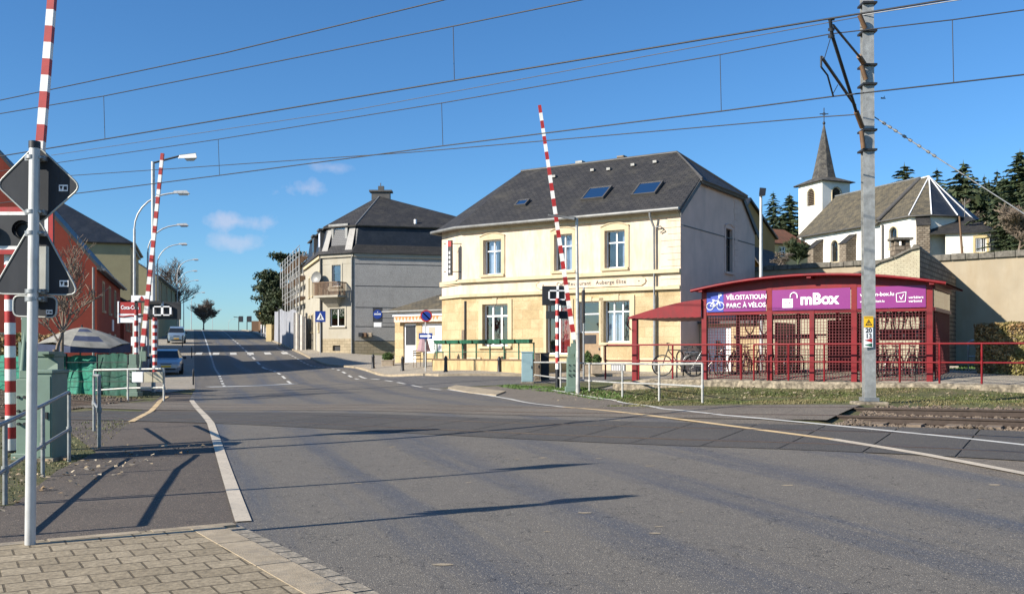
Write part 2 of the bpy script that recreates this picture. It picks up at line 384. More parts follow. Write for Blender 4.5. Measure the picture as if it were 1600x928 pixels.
def render_mat(name, c, stain, amt=.5, sc_=.9, thr=(.5, .72), bmp=.25, bsc=70, speck=0):
    m, nt, b, out = newmat(name); o = nt.nodes.new('ShaderNodeTexCoord').outputs['Object']
    c0 = mixc(nt, ramp(nt, noise_(nt, o, 1.2, 6, .6), .3, .7), C(*[x * .9 for x in c]), C(*[x * 1.05 for x in c]))
    f = N(nt, 'ShaderNodeMath', operation='MULTIPLY'); nt.links.new(ramp(nt, noise_(nt, mapping(nt, o, (1.3, 1.3, .3)), sc_, 8, .72), *thr), f.inputs[0]); f.inputs[1].default_value = amt
    c0 = mixc(nt, f.outputs[0], c0, C(*stain))
    if speck:
        v = N(nt, 'ShaderNodeTexVoronoi', Vector=o, Scale=28.0)
        c0 = mixc(nt, speck, c0, mixc(nt, 1.0, c0, ramp(nt, v.outputs['Distance'], .1, .8, C(1.5, 1.5, 1.5), C(.4, .4, .4)), 'MULTIPLY'))
    nt.links.new(c0, b.inputs['Base Color']); b.inputs['Roughness'].default_value = .92; b.inputs['Specular IOR Level'].default_value = .2
    bump(nt, b, noise_(nt, o, bsc, 6, .7), bmp, .015)
    return m
M_cream = render_mat('cream_render', (.68, .56, .43), (.46, .35, .235), .8, 1.3, (.45, .68))
M_sandstone = bricks('sandstone_ashlar', (.58, .45, .27), (.48, .365, .20), (.38, .28, .155), .95, .46, .010, .9, .3, stain=(.33, .235, .12), ssc=.9, samt=.75, sthr=(.46, .66), fine=.35)
M_trim = render_mat('stone_trim', (.56, .465, .31), (.36, .28, .16), .6, 2.0)
M_mauve = render_mat('mauve_render', (.68, .50, .42), (.46, .36, .31), .5)
M_quoin = bricks('quoin_stone', (.50, .42, .33), (.42, .35, .27), (.28, .22, .17), .7, .3, .012, .9, .3)
M_greyrender = render_mat('grey_pebbledash', (.40, .385, .36), (.30, .29, .27), .6, speck=.5, bmp=.3, bsc=40)
M_palerender = render_mat('pale_grey_render', (.40, .37, .30), (.33, .29, .21), .6, 1.4)
M_plinth = bricks('plinth_block', (.42, .35, .24), (.36, .3, .2), (.22, .18, .12), .5, .25, .015, .9, .4, stain=(.22, .17, .1), ssc=1.4, samt=.5)
M_redrender = render_mat('red_render', (.36, .08, .045), (.26, .06, .035), .6, .9)
M_redrender_shade = render_mat('shaded_red_render', (.30, .065, .042), (.2, .05, .035), .6, .9)  # darker copy of the red render, the gable's shade put into its colour
M_olive = render_mat('yellow_render', (.38, .33, .19), (.30, .26, .15), .5)
M_church = render_mat('church_whitewash', (.80, .77, .69), (.52, .46, .36), .45, .5, (.52, .75))
M_yelhouse = render_mat('pale_yellow_render', (.62, .49, .26), (.45, .35, .18), .5)
M_ochre = render_mat('ochre_boards', (.36, .23, .10), (.25, .16, .07), .6)
M_retain = render_mat('retaining_wall_render', (.36, .305, .22), (.30, .23, .14), .6, .55, (.46, .7))
M_rubble = bricks('rubble_stone', (.30, .25, .19), (.19, .15, .11), (.10, .08, .06), .42, .2, .03, .95, 1.0, stain=(.12, .1, .08), ssc=2, samt=.5)
M_painted_brick = bricks('painted_brick', (.52, .47, .33), (.46, .41, .29), (.36, .32, .22), .24, .08, .01, .9, .8, stain=(.3, .25, .17), ssc=1.3, samt=.6)
M_coping = plain('mossy_coping', (.16, .145, .12), .95, var=.5, scale=6, bmp=.8, bsc=15, dirt=(.07, .07, .05), dsc=5)
M_lowwall = plain('weathered_concrete', (.27, .225, .16), .95, var=.75, scale=9, bmp=1, bsc=18, dirt=(.09, .075, .055), dsc=4)
M_terrace = render_mat('terrace_wall_render', (.50, .38, .2), (.25, .18, .09), .75, 2.2, (.48, .66))
M_winframe = plain('white_window_frame', (.8, .8, .78), .4, var=.05)
M_curtain = plain('pale_curtain', (.62, .68, .78), .8, var=.15, scale=5)
M_redcurtain = plain('red_curtain', (.4, .03, .03), .8, var=.3, scale=6)
M_greenblind = plain('green_blind', (.35, .5, .08), .8, var=.1)
M_room = plain('dark_room', (.02, .02, .022), .9)
M_wood = plain('brown_wood', (.16, .09, .045), .6, var=.35, scale=12)
M_oldwood = plain('grey_wood', (.20, .15, .105), .8, var=.35, scale=14)
M_doorwood = plain('door_wood', (.30, .20, .11), .55, var=.2, scale=8)
M_terracotta = plain('planter_stone', (.36, .29, .21), .9, var=.3, scale=6)
M_leafdk = bladesmat('dark_evergreen', (.018, .034, .012), (.055, .08, .028), (.045, .055, .018))
M_leafbl = bladesmat('spruce_needles', (.012, .030, .018), (.040, .066, .034), (.035, .05, .02))
M_leafbox = bladesmat('box_shrub_leaves', (.03, .07, .012), (.08, .13, .025), (.05, .09, .02))
M_hedge = bladesmat('beech_hedge_leaves', (.24, .14, .06), (.44, .29, .14), (.22, .19, .06))
M_bark = plain('bark', (.10, .075, .055), .95, var=.4, scale=8)
M_twig = plain('bare_twigs', (.20, .155, .115), .95, var=.3, scale=4)
M_twigdk = plain('far_bare_twigs', (.20, .165, .135), .95, var=.3, scale=2)
M_screen = plain('green_netting', (.015, .20, .13), .75, var=.4, scale=6, dirt=(.01, .09, .06), dsc=5)
M_screendk = plain('dark_green_netting', (.012, .075, .05), .8, var=.4, scale=5)
M_scaf = plain('scaffold_tube', (.46, .46, .45), .45, .4, var=.2)
M_board = plain('scaffold_board', (.36, .25, .18), .8, var=.3)
M_sheet = plain('hoarding_sheet', (.30, .31, .34), .6, var=.15, dirt=(.2, .2, .22))
M_sheetw = plain('white_hoarding_sheet', (.62, .58, .52), .6, var=.2)
M_carblue = plain('pale_blue_car_paint', (.30, .40, .50), .28, .4, var=.04, coat=.6)
M_carsilver = plain('silver_blue_car_paint', (.36, .42, .48), .28, .45, var=.04, coat=.6)
M_carglass = plain('car_glass', (.02, .025, .03), .08, var=.0, spec=.8)
M_tyre = plain('tyre_rubber', (.02, .02, .02), .9)
M_lampglass = plain('headlight_glass', (.55, .56, .56), .15, var=.05, spec=.8)
M_parasol = plain('striped_parasol_cloth', (.30, .285, .24), .85, var=.3, scale=3)
M_parasolblue = plain('blue_valance', (.05, .065, .12), .85, var=.3, scale=3)
M_pink = plain('pink_parasol_cloth', (.34, .22, .23), .85, var=.3, scale=6)
M_orange = plain('awning_orange', (.62, .22, .07), .8, var=.3, scale=6)
M_pattern = plain('floral_awning', (.72, .45, .36), .8, var=.35, scale=14, dirt=(.8, .75, .68), dsc=14)
M_cable = plain('bicycle_black', (.02, .02, .022), .4, var=.1)
M_chrome = plain('bright_metal', (.25, .25, .25), .3, .8, var=.1)
def glassmat(name, tint, refl):
    m, nt, b, out = newmat(name); nt.nodes.remove(b)
    tr = N(nt, 'ShaderNodeBsdfTransparent'); tr.inputs[0].default_value = C(*tint)
    gl = N(nt, 'ShaderNodeBsdfGlossy', Roughness=.03); gl.inputs[0].default_value = C(.95, .95, .95)
    o = nt.nodes.new('ShaderNodeTexCoord').outputs['Object']
    bp = N(nt, 'ShaderNodeBump', Height=noise_(nt, o, 1.6, 2), Strength=.12, Distance=.05); nt.links.new(bp.outputs[0], gl.inputs['Normal'])
    fr = N(nt, 'ShaderNodeFresnel', IOR=1.5); ad = N(nt, 'ShaderNodeMath', operation='ADD', use_clamp=True); nt.links.new(fr.outputs[0], ad.inputs[0]); ad.inputs[1].default_value = refl
    mx = N(nt, 'ShaderNodeMixShader'); nt.links.new(ad.outputs[0], mx.inputs[0]); nt.links.new(tr.outputs[0], mx.inputs[1]); nt.links.new(gl.outputs[0], mx.inputs[2]); nt.links.new(mx.outputs[0], out.inputs[0])
    return m
M_glass = glassmat('window_glass', (.75, .8, .85), .12)
M_skyglass = glassmat('skylight_glass', (.2, .3, .35), .65)
M_dirtyglass = glassmat('shelter_pane', (.8, .75, .62), .06)
# ---------------------------------------------------------------- terrain
U = Vector((.85, -.527, 0)).normalized(); W = Vector((.527, .85, 0)).normalized()     # along / across the railway
A0 = Vector((-1.95, 19.5, 0)); B0 = Vector((-2.4, 24.0, 0))                            # axes of the near and the far track
CP = [(-6, 3, 0), (0, 3, 0), (6, 3, 0), (-7, 8, 0), (0, 8, 0), (7, 8, 0), (-8, 13, 0), (-1, 13, 0), (5, 11.5, .1),
      (-12.05, 25.8, -.085), (-1.95, 19.5, .13), (2.75, 16.6, .18), (7.3, 13.7, .257), (-14.8, 31.7, -.05), (-2.4, 24, .22), (3.4, 20.4, .35), (9, 16.9, .47),
      (7.54, 20.3, .52), (12, 17.2, .62), (-2.45, 36.8, .2), (.8, 38, .33), (4.65, 23.4, .35), (3.2, 28, .28), (-10.6, 46, .07), (-16.6, 64, .53), (-22.4, 81, 1.44),
      (-33.4, 114, 3.1), (-51, 168, 5.45), (-58, 190, 5.75), (-72, 230, 4.6), (-25, 50, .2), (-20, 36, .1), (-30, 60, .6), (-7.4, 51, .65), (-5.6, 49, .52), (-2.9, 43, .58), (-.6, 43, .58),
      (-12.8, 78, 1.42), (-15.8, 80, 1.5), (5.8, 29, .80), (11.3, 25.6, .86), (7.5, 43, .6), (-3.2, 50, .85), (20, 42, .95), (24, 24, .9),
      (3.4, 29.2, .42), (5.0, 27.7, .46), (8.4, 25.7, .50), (11.8, 23.6, .54), (16, 21, .56), (22, 17.5, .6), (8.2, 28.4, .84), (13.5, 26, .86), (20, 24, .88), (12, 12, .15), (16, 8, .1), (40, 0, 0), (-40, 0, -.3), (45, 20, .8), (-60, 60, .8), (-60, 100, 3.0), (-100, 170, 6), (60, 60, 1.2), (10, 100, 2.6), (30, 130, 3), (-110, 230, 4.6), (0, 190, 5), (0, 230, 4.4),
      (120, 200, 4.5), (-130, 400, -6), (0, 500, -6), (300, 500, -2), (-400, 500, -6), (-250, 100, 1), (250, 100, 2), (0, -30, 0), (250, -30, 0), (-250, -30, -.5)]
CPa = np.array(CP, float); cxy = CPa[:, :2]
def phi(r): return -np.sqrt(r * r + 6.0)
def basis(xy):
    d = np.sqrt(((xy[:, None, :] - cxy[None]) ** 2).sum(-1)); return phi(d)
n_ = len(CP); Am = np.zeros((n_ + 3, n_ + 3)); Am[:n_, :n_] = basis(cxy) + np.eye(n_) * .12; Pm = np.c_[np.ones(n_), cxy]; Am[:n_, n_:] = Pm; Am[n_:, :n_] = Pm.T
wts = np.linalg.solve(Am, np.r_[CPa[:, 2], 0, 0, 0])
def steps(*seg):
    out = [seg[0]]
    for end, st in seg[1]:
        k = max(1, round((end - out[-1]) / st)); a = out[-1]
        out += [a + (end - a) * (i + 1) / k for i in range(k)]
    return np.array(out)
GX = steps(-700.0, [(-300, 50), (-60, 12), (-30, 2), (30, .75), (60, 2), (300, 12), (700, 50)])
GY = steps(-60.0, [(-10, 5), (60, .75), (200, 2), (300, 10), (1400, 60)])
gxx, gyy = np.meshgrid(GX, GY, indexing='ij')
G0 = (basis(np.c_[gxx.ravel(), gyy.ravel()]) @ wts[:n_] + wts[n_] + wts[n_ + 1] * gxx.ravel() + wts[n_ + 2] * gyy.ravel()).reshape(gxx.shape)
G0 = np.clip(G0, -8, 6.2)
# the trackbed lies a little lower outside the crossing
cA = (gxx - A0.x) * W.x + (gyy - A0.y) * W.y; sA = (gxx - A0.x) * U.x + (gyy - A0.y) * U.y
def sstep(x, a, b): t = np.clip((x - a) / (b - a), 0, 1); return t * t * (3 - 2 * t)
lo = -12.7 - .65 * cA; hi = np.where(cA > 1.7, 7.3, 14.2)
dit = sstep(1.9 + 1.9 - np.abs(cA - 1.8), 0, .7) * np.maximum(sstep(lo - sA, 0, 1.2), sstep(sA - hi, 0, 1.2))
DZ = G0 - .17 * dit
def _interp(G, x, y):
    i = min(max(int(np.searchsorted(GX, x) - 1), 0), len(GX) - 2); j = min(max(int(np.searchsorted(GY, y) - 1), 0), len(GY) - 2)
    u = (x - GX[i]) / (GX[i + 1] - GX[i]); v = (y - GY[j]) / (GY[j + 1] - GY[j])
    return float(G[i, j] * (1 - u) * (1 - v) + G[i + 1, j] * u * (1 - v) + G[i, j + 1] * (1 - u) * v + G[i + 1, j + 1] * u * v)
def H(x, y): return _interp(DZ, x, y)
def Hb(x, y): return _interp(G0, x, y)
def G(px, py, dmax=400):
    """the point of the terrain seen at a place of the photograph"""
    d = 3.0; dx = (px - CX) / F; dz = (CY - py) / F; last = None
    while d < dmax:
        if EYE + dz * d <= Hb(dx * d, d):
            a, b = d / 1.01, d
            for _ in range(30):
                c = (a + b) / 2
                if EYE + dz * c <= Hb(dx * c, c): b = c
                else: a = c
            return Vector((dx * b, b, Hb(dx * b, b)))
        d *= 1.01
    return Vector((dx * dmax, dmax, Hb(dx * dmax, dmax)))
def at(px, d, up=0.0):
    x = (px - CX) / F * d; return Vector((x, d, H(x, d) + up))

me = bpy.data.meshes.new('ground'); nx, ny = gxx.shape
vv = np.c_[gxx.ravel(), gyy.ravel(), DZ.ravel()]
idx = np.arange(nx * ny).reshape(nx, ny)
fc = np.stack([idx[:-1, :-1], idx[1:, :-1], idx[1:, 1:], idx[:-1, 1:]], -1).reshape(-1, 4)
me.from_pydata(vv.tolist(), [], fc.tolist()); me.materials.append(M_grass); me.polygons.foreach_set('use_smooth', [True] * len(me.polygons))
ground = bpy.data.objects.new('ground', me); col.objects.link(ground); tag(ground, kind='structure')

def drape(name, polys, off, mats, uvfn=None, kind='structure', parent=None, skirt=0.0, base=True):
    """flat sheets (2D polygons, optional material index) laid on the terrain at a height off"""
    bm = bmesh.new()
    for pl in polys:
        mi = 0
        if isinstance(pl, tuple): pl, mi = pl
        vs = [bm.verts.new((p[0], p[1], 0)) for p in pl]
        f = bm.faces.new(vs); f.material_index = mi
    bm.normal_update()
    for f in list(bm.faces):
        if f.normal.z < 0: f.normal_flip()
    bmesh.ops.triangulate(bm, faces=[f for f in bm.faces if len(f.verts) > 4])
    xs = [v.co.x for v in bm.verts]; ys = [v.co.y for v in bm.verts]
    for arr, ax, lo_, hi_ in ((GX, 0, min(xs), max(xs)), (GY, 1, min(ys), max(ys))):
        for g in arr:
            if lo_ < g < hi_:
                bmesh.ops.bisect_plane(bm, geom=bm.verts[:] + bm.edges[:] + bm.faces[:], plane_co=(g, 0, 0) if ax == 0 else (0, g, 0), plane_no=(1, 0, 0) if ax == 0 else (0, 1, 0), dist=1e-5)
    fn = Hb if base else H
    for v in bm.verts: v.co.z = fn(v.co.x, v.co.y) + off
    uvl = bm.loops.layers.uv.new('uv')
    for f in bm.faces:
        f.smooth = not skirt
        for l in f.loops: l[uvl].uv = uvfn(l.vert.co.x, l.vert.co.y) if uvfn else (l.vert.co.x, l.vert.co.y)
    if skirt:
        ed = [e for e in bm.edges if len(e.link_faces) == 1]
        r = bmesh.ops.extrude_edge_only(bm, edges=ed)
        for v in r['geom']:
            if isinstance(v, bmesh.types.BMVert): v.co.z -= skirt
        for v in r['geom']:
            if isinstance(v, bmesh.types.BMFace): v.smooth = False
    m = bpy.data.meshes.new(name); bm.to_mesh(m); bm.free()
    for q in (mats if isinstance(mats, (list, tuple)) else [mats]): m.materials.append(q)
    o = bpy.data.objects.new(name, m); col.objects.link(o)
    if parent: o.parent = parent
    if kind: o['kind'] = kind
    return o

def centre(y): return -10.6 - .332 * (y - 46)
LT = [(-20, 8.8), (0, 2.4), (4, .55), (6.35, -.92), (8.8, -2.52), (20.5, -6.5), (32, -10.75), (36, -12.0), (40, -13.2)]
RT = [(-20, 17.5), (0, 9.9), (5, 8.0), (11, 5.9), (18.6, 3.1), (26, .95), (34, -1.25), (36.8, -2.45), (37.5, -3.2), (42, -4.9), (46, -6.3)]
def tab(T, y, far):
    if y >= T[-1][0]: return centre(y) + far
    for (a, xa), (b, xb) in zip(T, T[1:]):
        if y <= b: return xa + (xb - xa) * (y - a) / (b - a)
def left(y): return tab(LT, y, -4.6)
def right(y): return tab(RT, y, 4.3)
ys = [-20, -10, -3, 0, 2, 4, 5, 6.35, 7.5, 8.8, 11, 14, 18.6, 20.5, 23, 26, 29, 32, 34, 36, 36.8, 37.5, 40, 42, 46, 52, 60, 70, 81, 95, 114, 140, 168, 190, 230, 280]
poly = [(right(y), y) for y in ys] + [(left(y), y) for y in reversed(ys)]
drape('road', [poly], .012, M_road, uvfn=lambda x, y: (x - (-10.6 - .345 * (y - 46)) + (0 if y > 6 else 0), y))
# asphalt footways, side road, yards
gp = lambda px, py: tuple(G(px, py))[:2]
line2 = [gp(832, 600), gp(862, 610), gp(900, 617), gp(960, 626), gp(1035, 640), gp(1130, 650), gp(1240, 660), gp(1400, 676), gp(1600, 697)]
e2 = line2[-1]
line2 += [(e2[0] + 4, e2[1] - 2.9), (e2[0] + 9, e2[1] - 8)]
yr = [36.0, 34, 30, 26, 22, 18.6, 14, 11, 8, 5, 2]
drape('pavement', [[(right(y) - .02, y) for y in yr] + line2[::-1] + [gp(700, 607)]], .007, M_foot_r)
# left footway between the railing and the white line
lf = [(left(y) + .02, y) for y in (8.75, 11, 14, 17, 20.5, 24, 28, 32, 35.5)]
lb = [gp(263, 612), gp(238, 628), gp(212, 648), (-11.6, 24.0), (-9.9, 21), gp(150, 707), gp(90, 735), gp(20, 790), (-6.6, 8.5), (-6.6, 6.6)]
drape('pavement', [lf + lb], .007, M_foot)
drape('pavement', [[gp(212, 648), gp(60, 660), (-16.5, 27.5), (-15.8, 25.2), (-11, 22)]], .005, M_foot)
# side road and forecourt
side = [(right(36.9) - .6, 37.1), gp(735, 604), gp(832, 599), (3, 37.2), (9, 33.8), (15, 30.1), (25, 24), (60, 3), (62, 6), (28, 29), (17.5, 37), (9, 41.2), (-.5, 42.3), (-3.2, 42.4), (-5.6, 46), (-8.2, 52), (centre(56) + 4.3, 56), (centre(50) + 4.2, 50), (centre(44) + 4.2, 44)]
drape('side_road', [side], .009, M_side)
drape('pavement', [[(centre(y) + 4.3, y) for y in (56, 60, 70, 80, 95, 110, 140, 168, 200)] + [(centre(y) + 7.4, y) for y in (200, 168, 140, 110, 95, 84)] +
                   [(-13.2, 77.6), (-8, 72), (-1.5, 60), (-2.8, 49.9), (8.5, 42.8), (17.3, 37.2), (9, 41.2), (-.5, 42.3), (-3.2, 42.4), (-5.6, 46), (-8.2, 52)]], .1, M_foot2, skirt=.14)
drape('pavement', [[(left(y), y) for y in (41, 46, 60, 80, 100, 140, 168, 200)] + [(centre(y) - 9.8, y) for y in (200, 168, 140, 100, 80, 60, 50)] + [(-22, 47), gp(262, 614)]], .02, M_foot2)
def strip(pts, w):
    """ribbon of width w along a 2D line"""
    pts = [Vector((p[0], p[1])) for p in pts]; L_ = []; R_ = []
    for i, p in enumerate(pts):
        d = (pts[min(i + 1, len(pts) - 1)] - pts[max(i - 1, 0)]).normalized(); n = Vector((-d.y, d.x)) * (w / 2)
        L_.append(tuple(p + n)); R_.append(tuple(p - n))
    return [[R_[i], R_[i + 1], L_[i + 1], L_[i]] for i in range(len(pts) - 1)]
# crossing panels
def trk(o, s, c): q = o + U * s + W * c; return (q.x, q.y)
pan = []; pan_f = []
for o, s0, s1 in ((A0, -12.6, 14.5), (B0, -12.2, 10.4)):
    k = 0; s = s0; gp_ = .011 if o is A0 else .003
    while s < s1 - .05:
        e = min(s + 1.2, s1)
        for c0, c1 in ((-1.45, -.80), (-.68, .68), (.80, 1.45)): (pan if o is A0 else pan_f).append([trk(o, s + gp_, c0), trk(o, e - gp_, c0), trk(o, e - gp_, c1), trk(o, s + gp_, c1)])
        s = e
drape('crossing_panels', pan, .02, M_panel); drape('far_crossing_panels', pan_f, .02, M_foot_r)
drape('flangeway', [[trk(o, a, c - .075), trk(o, b, c - .075), trk(o, b, c + .075), trk(o, a, c + .075)] for o, a, b in ((A0, -12.6, 14.5), (B0, -12.2, 10.4)) for c in (-.74, .74)], .016, M_black)
# rails
mb = MB()
for o in (A0, B0):
    for c in (-.7175, .7175):
        prof = [(-.036, 0), (.036, 0), (.036, -.035), (.012, -.05), (.012, -.13), (.07, -.15), (-.07, -.15), (-.012, -.13), (-.012, -.05), (-.036, -.035)]
        pts = []; ss = [-70 + 2 * i for i in range(71)]
        for s in ss:
            x, y = trk(o, s, c); z = Hb(x, y) + .026
            for a, b in prof: pts.append((x + W.x * a, y + W.y * a, z + b))
        n = len(prof)
        for i in range(len(ss) - 1):
            for k in range(n):
                mb.add([pts[i * n + k], pts[i * n + (k + 1) % n], pts[(i + 1) * n + (k + 1) % n], pts[(i + 1) * n + k]], [(0, 1, 2, 3)], 1 if k == 0 else 0)
tag(mb.build('railway_rails', [M_rail, M_railtop]), kind='structure')
# sleepers and trackbed
bed = []
for s0, s1, c0, c1 in ((-70, -13.0, -2.0, 5.8), (15.2, 60, -2.0, 5.8), (8.0, 15.4, 1.5, 5.3)): bed.append([trk(A0, s0, c0), trk(A0, s1, c0), trk(A0, s1 + (-3.0 if s0 == -70 else 0), c1), trk(A0, s0, c1)])
drape('trackbed', bed, .012, M_bed, base=False)
mb = MB()
for o, rs in ((A0, ((-60, -13.5), (15.2, 50))), (B0, ((-60, -13.0), (11.2, 50)))):
    for a, b in rs:
        s = a
        while s < b:
            p = o + U * s; mb.T = frame((p.x, p.y, Hb(p.x, p.y) - .125), (U.x, U.y)); mb.box((-.12, -1.25, -.1), (.12, 1.25, 0)); s += .62
tag(mb.build('railway_sleepers', M_oldwood), kind='structure')
rng = random.Random(3)
mb = MB(); ico = [(0, 0, 1), (.9, 0, .3), (.25, .85, .35), (-.7, .5, .3), (-.7, -.5, .35), (.3, -.85, .3), (0, 0, -.8)]
icf = [(0, 1, 2), (0, 2, 3), (0, 3, 4), (0, 4, 5), (0, 5, 1), (6, 2, 1), (6, 3, 2), (6, 4, 3), (6, 5, 4), (6, 1, 5)]
for k in range(26000):
    if k % 3 == 0: c = rng.uniform(-2.0, 5.8); s = rng.uniform(-32, -13.0 - .6 * c)
    elif k % 3 == 1: s = rng.uniform(7.9, 16); c = rng.uniform(1.55, 5.3)
    else: s = rng.uniform(15, 26); c = rng.uniform(-1.9, 5.6)
    if min(abs(abs(c) - .72), abs(abs(c - 3.6) - .72)) < .09: continue
    x, y = trk(A0, s, c); r = rng.uniform(.028, .06); rot = Matrix.Rotation(rng.uniform(0, 6.28), 4, (rng.random(), rng.random(), rng.random() + .1))
    mb.T = Matrix.Translation((x, y, H(x, y) + r * .4 + .02)) @ rot @ Matrix.Diagonal((r, r * rng.uniform(.6, 1.1), r * rng.uniform(.6, 1), 1))
    mb.add(ico, icf)
tag(mb.build('ballast_gravel', M_ballast, uv=False), 'loose brown ballast stones around the rails beside the crossing', 'gravel', kind='stuff')
# paved corner
pk = [(left(y), y) for y in (8.78, 8.0, 7.2, 6.35, 5, 4, 2, 0, -6)]
inner = lambda w: [(x - w * .84, y - w * .54) for x, y in pk]
top0 = Vector(pk[0]); rowdir = Vector((-math.cos(R(31)), -math.sin(R(31)), 0)).xy
far_ = top0 + rowdir * 6.5
g1 = inner(.18); g2 = inner(.45)
drape('pavers', [[g2[i] for i in range(len(g2))] + [(-12, -6), (-12, 4), tuple(far_)] + [tuple(Vector(g2[0]))]], .05, M_paver, skirt=.06)
def seg(a, b, n, z, m, name, gap=.008):
    out = []
    for i in range(len(a) - 1):
        La = (Vector(a[i + 1]) - Vector(a[i])).length; k = max(1, round(La / n))
        for j in range(k):
            t0 = j / k + gap; t1 = (j + 1) / k - gap
            l = lambda p, q, t: tuple(Vector(p).lerp(Vector(q), t))
            out.append([l(a[i], a[i + 1], t0), l(a[i], a[i + 1], t1), l(b[i], b[i + 1], t1), l(b[i], b[i + 1], t0)])
    return drape(name, out, z, m, skirt=.05)
seg(g1, g2, .95, .056, M_kerb, 'kerb'); seg(pk, g1, .24, .03, M_kerbrough, 'gutter_stones', .012)
a = [tuple(top0), tuple(far_)]; b = [(p[0] + .53 * .13, p[1] - .85 * .13) for p in a]
seg(a, b, .8, .054, M_kerb, 'kerb')
drape('kerb', strip([(centre(y) + 4.3, y) for y in (200, 168, 140, 110, 95, 80, 70, 60, 56)] + [(-8.2, 52), (-5.6, 46), (-3.2, 42.4), (-.5, 42.3), (9, 41.2)], .16), .112, M_kerb, skirt=.14)
isl = [gp(700, 607), gp(712, 603), gp(745, 607), gp(790, 613), gp(775, 619), gp(735, 615)]
drape('kerb', [isl], .05, M_kerb, skirt=.06)
# markings
mk = []
def line(pts, w, m): mk.extend((q, m) for q in strip(pts, w))
def dash(x_of, y0, y1, on, off, w, m):
    y = y0
    while y < y1: line([(x_of(y), y), (x_of(y + on), y + on)], w, m); y += on + off
line([(left(y) + .07, y) for y in (9.0, 12, 16, 20.5, 26, 32)], .15, 2)
line([gp(263, 619), gp(250, 627), gp(236, 643), gp(205, 660)], .15, 1)
line([gp(700, 609), gp(745, 616), gp(800, 625), gp(880, 637)], .13, 0)
line([gp(880, 637), gp(985, 647), gp(1050, 655), gp(1150, 668), gp(1300, 688)], .13, 1); line([gp(1300, 688), gp(1450, 713), gp(1600, 742), gp(1750, 772)], .16, 2)
line(line2[1:5], .12, 0); line(line2[4:-1], .11, 0)
dash(lambda y: centre(y) - 3.25, 44, 76, .9, .9, .13, 0); line([(centre(y) - 3.25, y) for y in (76, 100, 130, 168)], .14, 0)
dash(centre, 46, 62, 1.6, 1.2, .13, 0); dash(centre, 62, 170, 3, 2.4, .15, 0)
dash(lambda y: centre(y) + 3.25, 46, 92, 1.0, 1.0, .13, 0)
line([(centre(43.5) - 3.9, 43.1), (centre(46) + .3, 45.6)], .9, 0)
line([(centre(133) - 3.4, 133), (centre(133) + 3.6, 134)], .5, 0)
for i in range(6): x = centre(81) - 4.0 + i * 1.45; mk.append(([(x, 79.4), (x + .55, 79.4), (x - .45, 82.8), (x - 1.0, 82.8)], 0))
dl = [gp(560, 587), gp(600, 595), gp(640, 602), gp(700, 611)]
for i in range(len(dl) - 1):
    p, q = Vector(dl[i]), Vector(dl[i + 1])
    for j in range(2): mk.extend((r, 0) for r in strip([tuple(p.lerp(q, j / 2 + .04)), tuple(p.lerp(q, j / 2 + .34))], .13))
drape('road_markings', mk, .024, [M_white_mark, M_yellow_mark, M_old_mark])
# drain covers, low tufts
rs = random.Random(8); sc_ = []
for k in range(60):
    x = rs.uniform(-5, 9); y = rs.uniform(6.5, 24)
    if not left(y) + .4 < x < right(y) - .3: continue
    q = rs.uniform(.015, .07); a = rs.uniform(0, 3.1); sc_.append([(x + q * (1 + .5 * rs.random()) * math.cos(a + t) , y + q * .6 * math.sin(a + t)) for t in (0, 1.1, 2.2, 3.3, 4.4, 5.4)])
drape('road_scuffs', sc_, .016, M_kerb)
# grass blades and dead leaves as stuff
def blades(name, areas, mat_, label, h0, h1, w=.012):
    mb = MB(); r = random.Random(11)
    for poly_, n in areas:
        pv = [Vector((p[0], p[1])) for p in poly_]; x0 = min(p.x for p in pv); x1 = max(p.x for p in pv); y0 = min(p.y for p in pv); y1 = max(p.y for p in pv); k = 0; tries = 0
        while k < n and tries < n * 12:
            tries += 1
            x = r.uniform(x0, x1); y = r.uniform(y0, y1); ins = False
            for i in range(len(pv)):
                a, b = pv[i], pv[i - 1]
                if (a.y > y) != (b.y > y) and x < (b.x - a.x) * (y - a.y) / (b.y - a.y) + a.x: ins = not ins
            if not ins: continue
            if noise.noise(Vector((x * .9, y * .9, 0))) < r.uniform(-.5, .25): continue
            k += 1; z = H(x, y) - .01; h = r.uniform(h0, h1) * (.6 + .8 * abs(noise.noise(Vector((x * .5, y * .5, 3))))); a = r.uniform(0, 6.28); lx = math.cos(a) * h * .5; ly = math.sin(a) * h * .5; ww = w * (1 + y / 25)
            dx = -math.sin(a) * ww; dy = math.cos(a) * ww
            mb.add([(x - dx, y - dy, z), (x + dx, y + dy, z), (x + lx * .4 + dx * .6, y + ly * .4 + dy * .6, z + h * .6), (x + lx, y + ly, z + h)], [(0, 1, 2), (0, 2, 3)])
    return tag(mb.build(name, mat_, uv=False), label, 'grass', kind='stuff')
bank = line2[1:6] + [trk(B0, 4, 2.1), trk(B0, 9, 2.1), trk(B0, 20, 2.1), trk(B0, 24, 2.1), trk(B0, 24, 7.5), trk(B0, 1, 7.5), (1.6, 35.5)]
leftv = [gp(212, 655), gp(150, 708), gp(60, 750), gp(5, 800), (-8.5, 10), (-12, 14), (-13, 21)]
leftfar = [trk(A0, -40, 6.0), trk(A0, -16.8, 6.0), trk(A0, -17.6, 8.2), trk(A0, -40, 9)]
blades('grass', [(bank, 42000), (leftv, 7000), (leftfar, 5000)], M_blade, 'short dry tufted grass on the railway bank', .02, .075, .008)
blades('grass', [([(11.5, 30), (30, 19), (34, 30), (22, 45), (18, 44)], 9000), ([(0, 38), (3.6, 27.6), (2.5, 27.4), (.4, 33), (-.6, 37.5)], 3500)], M_blade_g, 'fresh green grass behind the bicycle shelter and round the cabinets', .04, .12, .009)
mb = MB(); r = random.Random(5)
